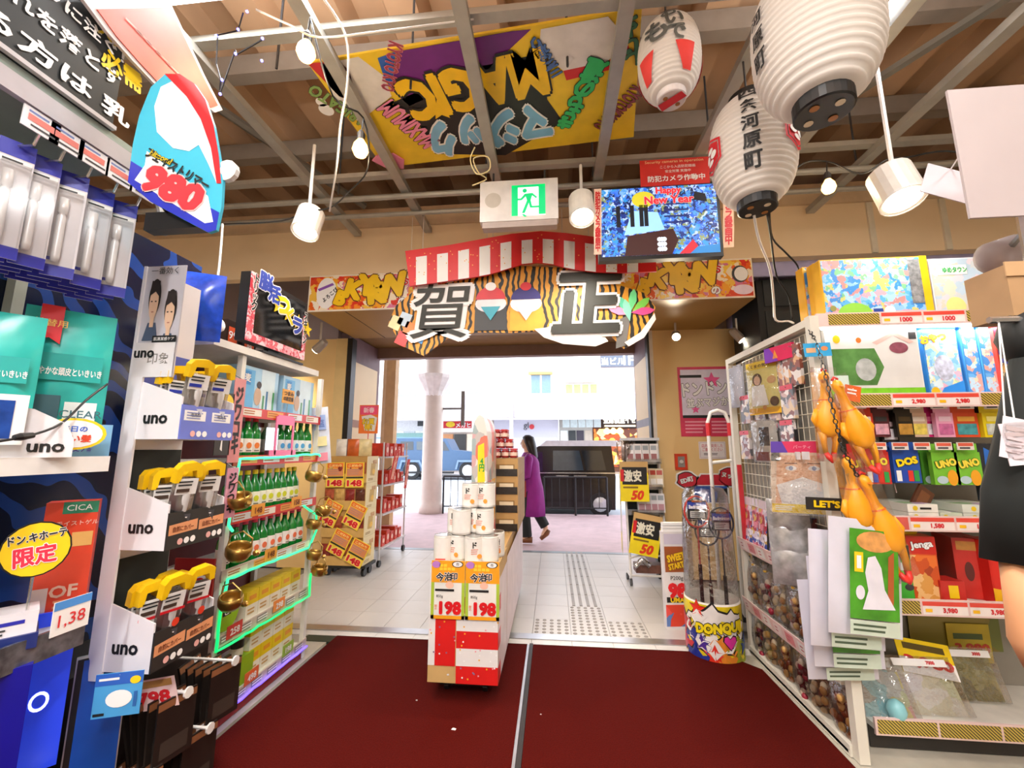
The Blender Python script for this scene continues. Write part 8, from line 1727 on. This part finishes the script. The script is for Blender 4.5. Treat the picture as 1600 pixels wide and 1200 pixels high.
# ---- rubber chickens on a chain at the front post
CK = mat('#f0a01a', .4, var=.08, sc=14); CRD = mat('#d8322a', .4)
def chicken(label, px, py, D, L, ang, roll):
    p = PD(px, py, D)
    t = thing('rubber_chicken', label, 'rubber toy', tuple(p), 'yellow rubber chickens')
    def el(z, rx, ry, cx=0, cy=0, n=12): return [(p.x + cx + rx * math.cos(2 * math.pi * k / n), p.y + cy + ry * math.sin(2 * math.pi * k / n), p.z + z) for k in range(n)]
    s = L / .42
    MB().loft([el(.0, .006 * s, .006 * s), el(-.012 * s, .02 * s, .02 * s), el(-.035 * s, .024 * s, .024 * s), el(-.06 * s, .017 * s, .018 * s), el(-.12 * s, .02 * s, .02 * s), el(-.15 * s, .032 * s, .03 * s), el(-.2 * s, .05 * s, .042 * s), el(-.26 * s, .056 * s, .046 * s), el(-.3 * s, .046 * s, .04 * s), el(-.325 * s, .02 * s, .02 * s)]).build('body', CK, t, True)
    for sd in (-1, 1):
        MB().tube([(p.x + sd * .028 * s, p.y, p.z - .29 * s), (p.x + sd * .026 * s, p.y - .004, p.z - .35 * s), (p.x + sd * .018 * s, p.y, p.z - .4 * s)], [.02 * s, .013 * s, .011 * s], 8).build('leg', CK, t, True)
        MB().tube([(p.x + sd * .018 * s, p.y, p.z - .4 * s), (p.x + sd * .008 * s, p.y - .01, p.z - .425 * s), (p.x + sd * .0 * s, p.y - .014, p.z - .445 * s)], [.012 * s, .012 * s, .004 * s], 8).build('foot', CRD, t, True)
        MB().tube([(p.x + sd * .045 * s, p.y, p.z - .19 * s), (p.x + sd * .06 * s, p.y, p.z - .24 * s), (p.x + sd * .05 * s, p.y, p.z - .28 * s)], [.012 * s, .014 * s, .005 * s], 8).build('wing', CK, t, True)
    MB().tube([(p.x - .012 * s, p.y, p.z + .002), (p.x, p.y, p.z + .012 * s), (p.x + .014 * s, p.y, p.z + .0)], .006 * s, 6).build('comb', CRD, t, True); MB().loft([el(-.03 * s, .008, .006, 0, -.022 * s, 6), el(-.036 * s, .006, .004, 0, -.04 * s, 6)]).build('beak', mat('#e2741a', .4), t)
    MB().loft([el(-.142 * s, .031 * s, .03 * s), el(-.147 * s, .033 * s, .032 * s)]).build('neck_band', mat('#d8601a', .4), t)
    MB().pouch(.12 * s, .46 * s, .05 * s, Matrix.Translation((p.x, p.y, p.z - .44 * s)), seed=int(px)).build('plastic_sleeve', clear(fac=.05, rough=.08, bump=.5), t, True)
    t.rotation_euler = (roll, ang, 0)
for a in (('rubber chicken at the upper left of the chain', 1286, 580, 2.05, .42, .03, 0), ('rubber chicken at the upper right of the chain', 1304, 594, 2.0, .44, -.3, 0), ('rubber chicken lower on the chain, left one', 1322, 714, 1.95, .42, -.1, 0), ('rubber chicken lower on the chain, right one', 1346, 742, 1.92, .46, -.28, 0)): chicken(*a)
t = thing('hanging_chain', 'black plastic chain hanging from the front post between the rubber chickens', 'chain', tuple(PD(1262, 515, 2.25)))
cp = [PD(1262, 512, 2.25), PD(1276, 535, 2.1), PD(1291, 590, 1.93), PD(1303, 650, 1.88), PD(1316, 700, 1.86), PD(1340, 745, 1.88)]
n = 34; tot = len(cp) - 1
for k in range(n):
    u = k / n * tot; i = int(u); a = cp[i].lerp(cp[i + 1], u - i); u2 = (k + 1.15) / n * tot; i2 = min(int(u2), tot - 1); b = cp[i2].lerp(cp[i2 + 1], min(1, u2 - i2)); dv = (b - a); L = dv.length; dv.normalize(); sd = dv.orthogonal().normalized(); sd = sd if k % 2 == 0 else dv.cross(sd)
    ring = [a + dv * (L / 2) + dv * (L / 2 * math.cos(q_)) + sd * (.008 * math.sin(q_)) for q_ in [j * math.pi / 4 for j in range(8)]]
    MB().tube(ring, .0025, 5, closed=True).build('link', BLACK, t)
p = PD(1279, 547, 2.12); t = thing('blue_tag', 'light blue cardboard tag at the top of the chain', 'tag', tuple(p)); M = Matrix.Translation(p) @ frm((-.07, 0, -.035), (1, .1, .05), (-.05, 0, 1)); MB().box(0, .14, 0, .07, 0, .003, 0, M).build('card', mat('#3aa8e0', .4), t); d = Dec(M @ Matrix.Translation((0, 0, .003))); d.rect(.01, .02, .06, .045, mat('#e8b88a', .4)).ell(.105, .04, .018, .012, mat('#e8925a', .4)); d.done(t)
p = PD(1330, 612, 2.1); t = thing('orange_tag', 'small orange price tag beside the upper rubber chickens', 'tag', tuple(p)); M = Matrix.Translation(p) @ frm((-.04, 0, -.04), (1, .1, -.2), (.2, 0, 1)); MB().box(0, .08, 0, .08, 0, .003, 0, M).build('card', mat('#e2662a', .4), t); d = Dec(M @ Matrix.Translation((0, 0, .003))); d.lines(.01, .03, .07, .065, 2, PAPER); d.done(t); MB().tube([p, (p.x + .02, GY + .004, 1.65)], .002, 5).build('string', PAPER, t)
# yellow monster-eyed pack plain: brown/yellow pack beside chickens
p = PD(1405, 800, 2.2); t = thing('brown_yellow_pack', 'brown and yellow slanted pack right of the lower rubber chickens', 'hanging pack', tuple(p)); M = Matrix.Translation(p) @ frm((-.04, 0, -.13), (.8, .2, -.55), (.5, 0, .85)); MB().box(0, .1, 0, .32, -.01, 0, 0, M).build('pack', mat('#5a3420', .4), t); d = Dec(M); d.rect(0, 0, .1, .12, mat('#d8c42a', .4)).ell(.05, .17, .03, .03, PAPER).rect(.02, .2, .08, .3, mat('#7a4a2a', .4)); d.done(t); MB().tube([p + Vector((0, 0, .1)), PD(1385, 700, 2.3)], .003, 5).build('hook', CHROME, t)
# ---- white quilted sacks with green print
def sack(label, px, py, D, w_, h_, tx, sl, full=True, seed=0):
    p = PD(px, py, D)
    t = thing('pillow_sack', label, 'packaged pillow', tuple(p), 'white sacks with green print'); M = Matrix.Translation(p) @ Matrix.Rotation(tx, 4, 'Z') @ Matrix.Rotation(sl, 4, 'Y') @ Matrix.Translation((0, 0, -h_))
    MB().pouch(w_, h_, .05, M, seed=seed, nx=8, ny=8).build('sack', mat('#d6d2dc', .35, var=.06), t, True)
    d = Dec(M @ frm((-w_ / 2, -.034, 0), (1, 0, 0), (0, 0, 1)), .0012)
    d.rect(w_ * .2, h_ * .16, w_ * .86, h_ * .92, mat('#4a9a22', .35, var=.35, sc=12), 1).rect(w_ * .2, h_ * .03, w_ * .86, h_ * .15, mat('#c8d4c0', .4), 1).lines(w_ * .24, h_ * .05, w_ * .8, h_ * .13, 2, mat('#4a5a44', .5))
    if full:
        d.ell(w_ * .55, h_ * .82, w_ * .26, h_ * .09, mat('#e0a05a', .35, var=.3, sc=20), 2).rect(w_ * .26, h_ * .55, w_ * .38, h_ * .72, YEL, 2).rect(w_ * .29, h_ * .58, w_ * .35, h_ * .69, PAPER, 3)
        d.poly([(w_ * .36, h_ * .24), (w_ * .8, h_ * .26), (w_ * .66, h_ * .42), (w_ * .62, h_ * .6), (w_ * .54, h_ * .7), (w_ * .44, h_ * .68), (w_ * .4, h_ * .55), (w_ * .44, h_ * .4)], mat('#e6e2ea', .4), 3).ell(w_ * .33, h_ * .38, w_ * .06, h_ * .06, mat('#e6e2ea', .4), 4).poly([(w_ * .7, h_ * .3), (w_ * .78, h_ * .3), (w_ * .8, h_ * .75), (w_ * .72, h_ * .7)], mat('#b05a2a', .4), 2)
    d.done(t); MB().tube([tuple(M @ Vector((0, 0, h_))), PD(px - 10, py - 25, D + .25)], .003, 5).build('hook', CHROME, t)
for j, a in enumerate(((1350, 812, 1.88, .34, .49, .16, .12, True), (1318, 830, 1.92, .33, .5, .1, .08, False), (1312, 870, 1.96, .31, .48, .05, .02, False), (1298, 905, 2.0, .32, .44, .05, -.02, False))):
    sack(('frontmost white sack with green print of a white bag shape', 'second white sack with green print, just behind the front one', 'third white sack with green print from the front', 'rearmost and lowest white sack with green print')[j], *a, seed=j)
p = PD(1290, 788, 2.02); t = thing('lets_sign', 'black header card with yellow letters above the white sacks', 'header card', tuple(p)); M = Matrix.Translation(p) @ frm((-.09, 0, -.025), (1, .1, -.05), (.05, 0, 1)); MB().box(0, .2, 0, .06, -.004, 0, 0, M).build('card', INKB, t); d = Dec(M); d.text("LET'S", .1, .03, .035, YEL, bold=.08, w=.13); d.done(t); MB().tube([p, PD(1275, 770, 2.2)], .003, 5).build('hook', CHROME, t)
# ---- things close to the lens on the right edge, hung from a chrome rail stand
RY = 1.05
px_ = PY(1655, 600, RY).x
t = thing('rail_stand', 'chrome garment rail stand at the right frame edge', 'garment rail', (px_, RY, 0))
MB().tube([(px_, RY, .02), (px_, RY, 2.3)], .015, 8).build('pole', CHROME, t); pbox('base_plate', STEEL, t, px_ - .2, px_ + .2, RY - .15, RY + .15, 0, .02)
for z in (2.26, 1.28, 1.72): MB().tube([(px_, RY, z), (px_ - .12, RY, z)], .008, 6).build('arm', CHROME, t)
a0, a1, b0, b1 = rectY(1476, 152, 1640, 350, RY)
t = thing('white_placard', 'large blank white placard hanging at the right edge, close to the viewer', 'placard', ((a0 + a1) / 2, RY, b0)); pbox('board', mat('#b0a3a1', .5, var=.03), t, a0, a1, RY - .036, RY - .03, b0, b1); q = PY(1592, 158, RY); MB().box(q.x - .012, q.x + .012, RY - .044, RY - .0365, q.z - .012, q.z + .02).build('black_clip', BLACK, t)
pbox('hanger_bar', CHROME, t, a1 - .05, a1 + .06, RY - .029, RY - .017, b1 - .01, b1 + .002)
q = PY(1460, 275, RY + .25); t = thing('small_white_card', 'small tilted white card behind the large placard', 'card', tuple(q)); M = Matrix.Translation(q) @ frm((-.05, 0, -.05), (1, 0, -.4), (.4, 0, 1)); MB().box(0, .14, 0, .1, 0, .003, 0, M).build('card', mat('#d8cfd4', .5), t); MB().tube([tuple(q + Vector((.05, 0, .02))), ((a0 + a1) / 2, RY + .01, b1 - .05)], .002, 5).build('string', PAPER, t)
a0, a1, b0, b1 = rectY(1577, 412, 1640, 492, RY); t = thing('brown_carton', 'plain brown carton at the right frame edge', 'box', ((a0 + a1) / 2, RY, b0)); pbox('carton', mat('#a8845c', .65), t, a0, a1, RY, RY + .1, b0, b1); pbox('flap', mat('#b8946a', .65), t, a0 - .004, a1, RY - .004, RY - .001, b1 - .03, b1 + .006)
p = PY(1568, 398, RY + .1); t = thing('grey_lamp_head', 'grey mauve rounded lamp head above the brown carton', 'lamp', tuple(p)); MB().lathe([(.02, -.05), (.042, -.035), (.045, .03), (.03, .06)], 16, Matrix.Translation(p) @ Matrix.Rotation(1.3, 4, 'Y')).build('head', mat('#9a8a88', .5), t, True); MB().tube([p, (px_, RY, p.z + .02)], .008, 6).build('arm', STEEL, t)
p = PY(1582, 528, RY + .02); t = thing('black_round_bag', 'black rounded pouch below the brown carton', 'bag', tuple(p)); MB().lathe([(.01, -.07), (.045, -.05), (.06, 0), (.045, .05), (.01, .07)], 16, Matrix.Translation(p + Vector((.04, 0, 0)))).build('pouch', mat('#161816', .6), t, True); MB().tube([tuple(p + Vector((.04, 0, .06))), (px_ - .1, RY, 1.72)], .004, 5).build('strap', BLACK, t)
def el(cx, cy, z, rx, ry, n=18, wv=0): return [(cx + (rx + wv * math.sin(5 * 2 * math.pi * k / n)) * math.cos(2 * math.pi * k / n), cy + (ry + wv * math.sin(5 * 2 * math.pi * k / n)) * math.sin(2 * math.pi * k / n), z) for k in range(n)]
qa, qb = PY(1588, 700, RY), PY(1555, 875, RY); zt5, zb5 = PY(1600, 560, RY).z, PY(1600, 878, RY).z; cx = PY(1640, 700, RY).x
t = thing('black_garment', 'black skirt hanging at the right frame edge', 'garment', (cx, RY, zb5)); MB().loft([el(cx, RY, zb5, cx - qb.x, .1, 24, .012), el(cx, RY, (zb5 * 2 + zt5) / 3, (cx - qb.x) * .85, .09, 24, .008), el(cx, RY, (zb5 + zt5 * 2) / 3, cx - qa.x + .01, .07, 24), el(cx, RY, zt5, .04, .03, 24)]).build('skirt', mat('#0f1411', .8), t, True); MB().tube([(cx, RY, zt5), (cx + .02, RY, 1.72)], .004, 5).build('hanger', CHROME, t)
zb6 = PY(1600, 1052, RY).z; xl = PY(1578, 960, RY).x
t = thing('beige_tights', 'beige fabric tights hanging out below the black skirt', 'garment', (xl + .04, RY, zb6)); MB().loft([el(xl + .05, RY, zb6, .03, .03), el(xl + .05, RY, zb6 + .06, .05, .045), el(xl + .05, RY, (zb6 + zb5) / 2, .048, .04), el(xl + .05, RY, zb5 + .015, .044, .035)]).build('leg', mat('#d99c6e', .6, var=.08), t, True)
xl += .115; MB().loft([el(xl + .05, RY, zb6, .03, .03), el(xl + .05, RY, zb6 + .06, .05, .045), el(xl + .05, RY, (zb6 + zb5) / 2, .048, .04), el(xl + .05, RY, zb5 + .015, .044, .035)]).build('leg', mat('#d99c6e', .6, var=.08), t, True)
for j, (px, py, r_) in enumerate(((1575, 680, -.25), (1592, 695, .1))):
    p = PY(px, py, RY - .05); t = thing('paper_tag', 'white paper tag in front of the black skirt, %s one' % ('left' if j == 0 else 'right'), 'tag', tuple(p)); M = Matrix.Translation(p) @ frm((-.025, 0, -.045), (1, 0, r_), (-r_, 0, 1)); MB().box(0, .055, 0, .09, 0, .002, 0, M).build('tag', mat('#e2d8dc', .5), t); d = Dec(M @ Matrix.Translation((0, 0, .002))); d.rect(.005, .06, .05, .07, mat('#b8a8a8', .5)).lines(.008, .01, .045, .05, 3, mat('#c8b8bc', .5)); d.done(t); MB().tube([tuple(p + Vector((0, 0, .04))), (px_ - .1, RY, 1.72)], .0015, 5).build('string', PAPER, t)
# ---- black cabinet behind the gondola
a0, a1, b0, b1 = rectY(1186, 432, 1262, 560, 4.2)
t = thing('black_cabinet', 'tall black cabinet with grey panes behind the wire end rack', 'cabinet', ((a0 + a1) / 2 + .3, 4.4, 0)); pbox('body', mat('#17191a', .5), t, a0, a1 + 1.2, 4.2, 4.8, 0, 3.1)
for k in range(2):
    for z in (2.5, 2.82): pbox('pane', mat('#3c4042', .25), t, a0 + .06 + k * .55, a0 + .56 + k * .55, 4.185, 4.199, z, z + .27)
pbox('shelf_edge', mat('#5a5f60', .4), t, a0 + .02, a1 + 1.1, 4.17, 4.199, 2.44, 2.48)
t = thing('lavender_valance', 'lavender strip under the right part of the beige beam', 'valance', (2.8, BY + .12, 3.1)); pbox('strip', mat('#a9a5cc', .5), t, 1.95, 6.5, BY + .105, BY + .13, 3.08, 3.3)
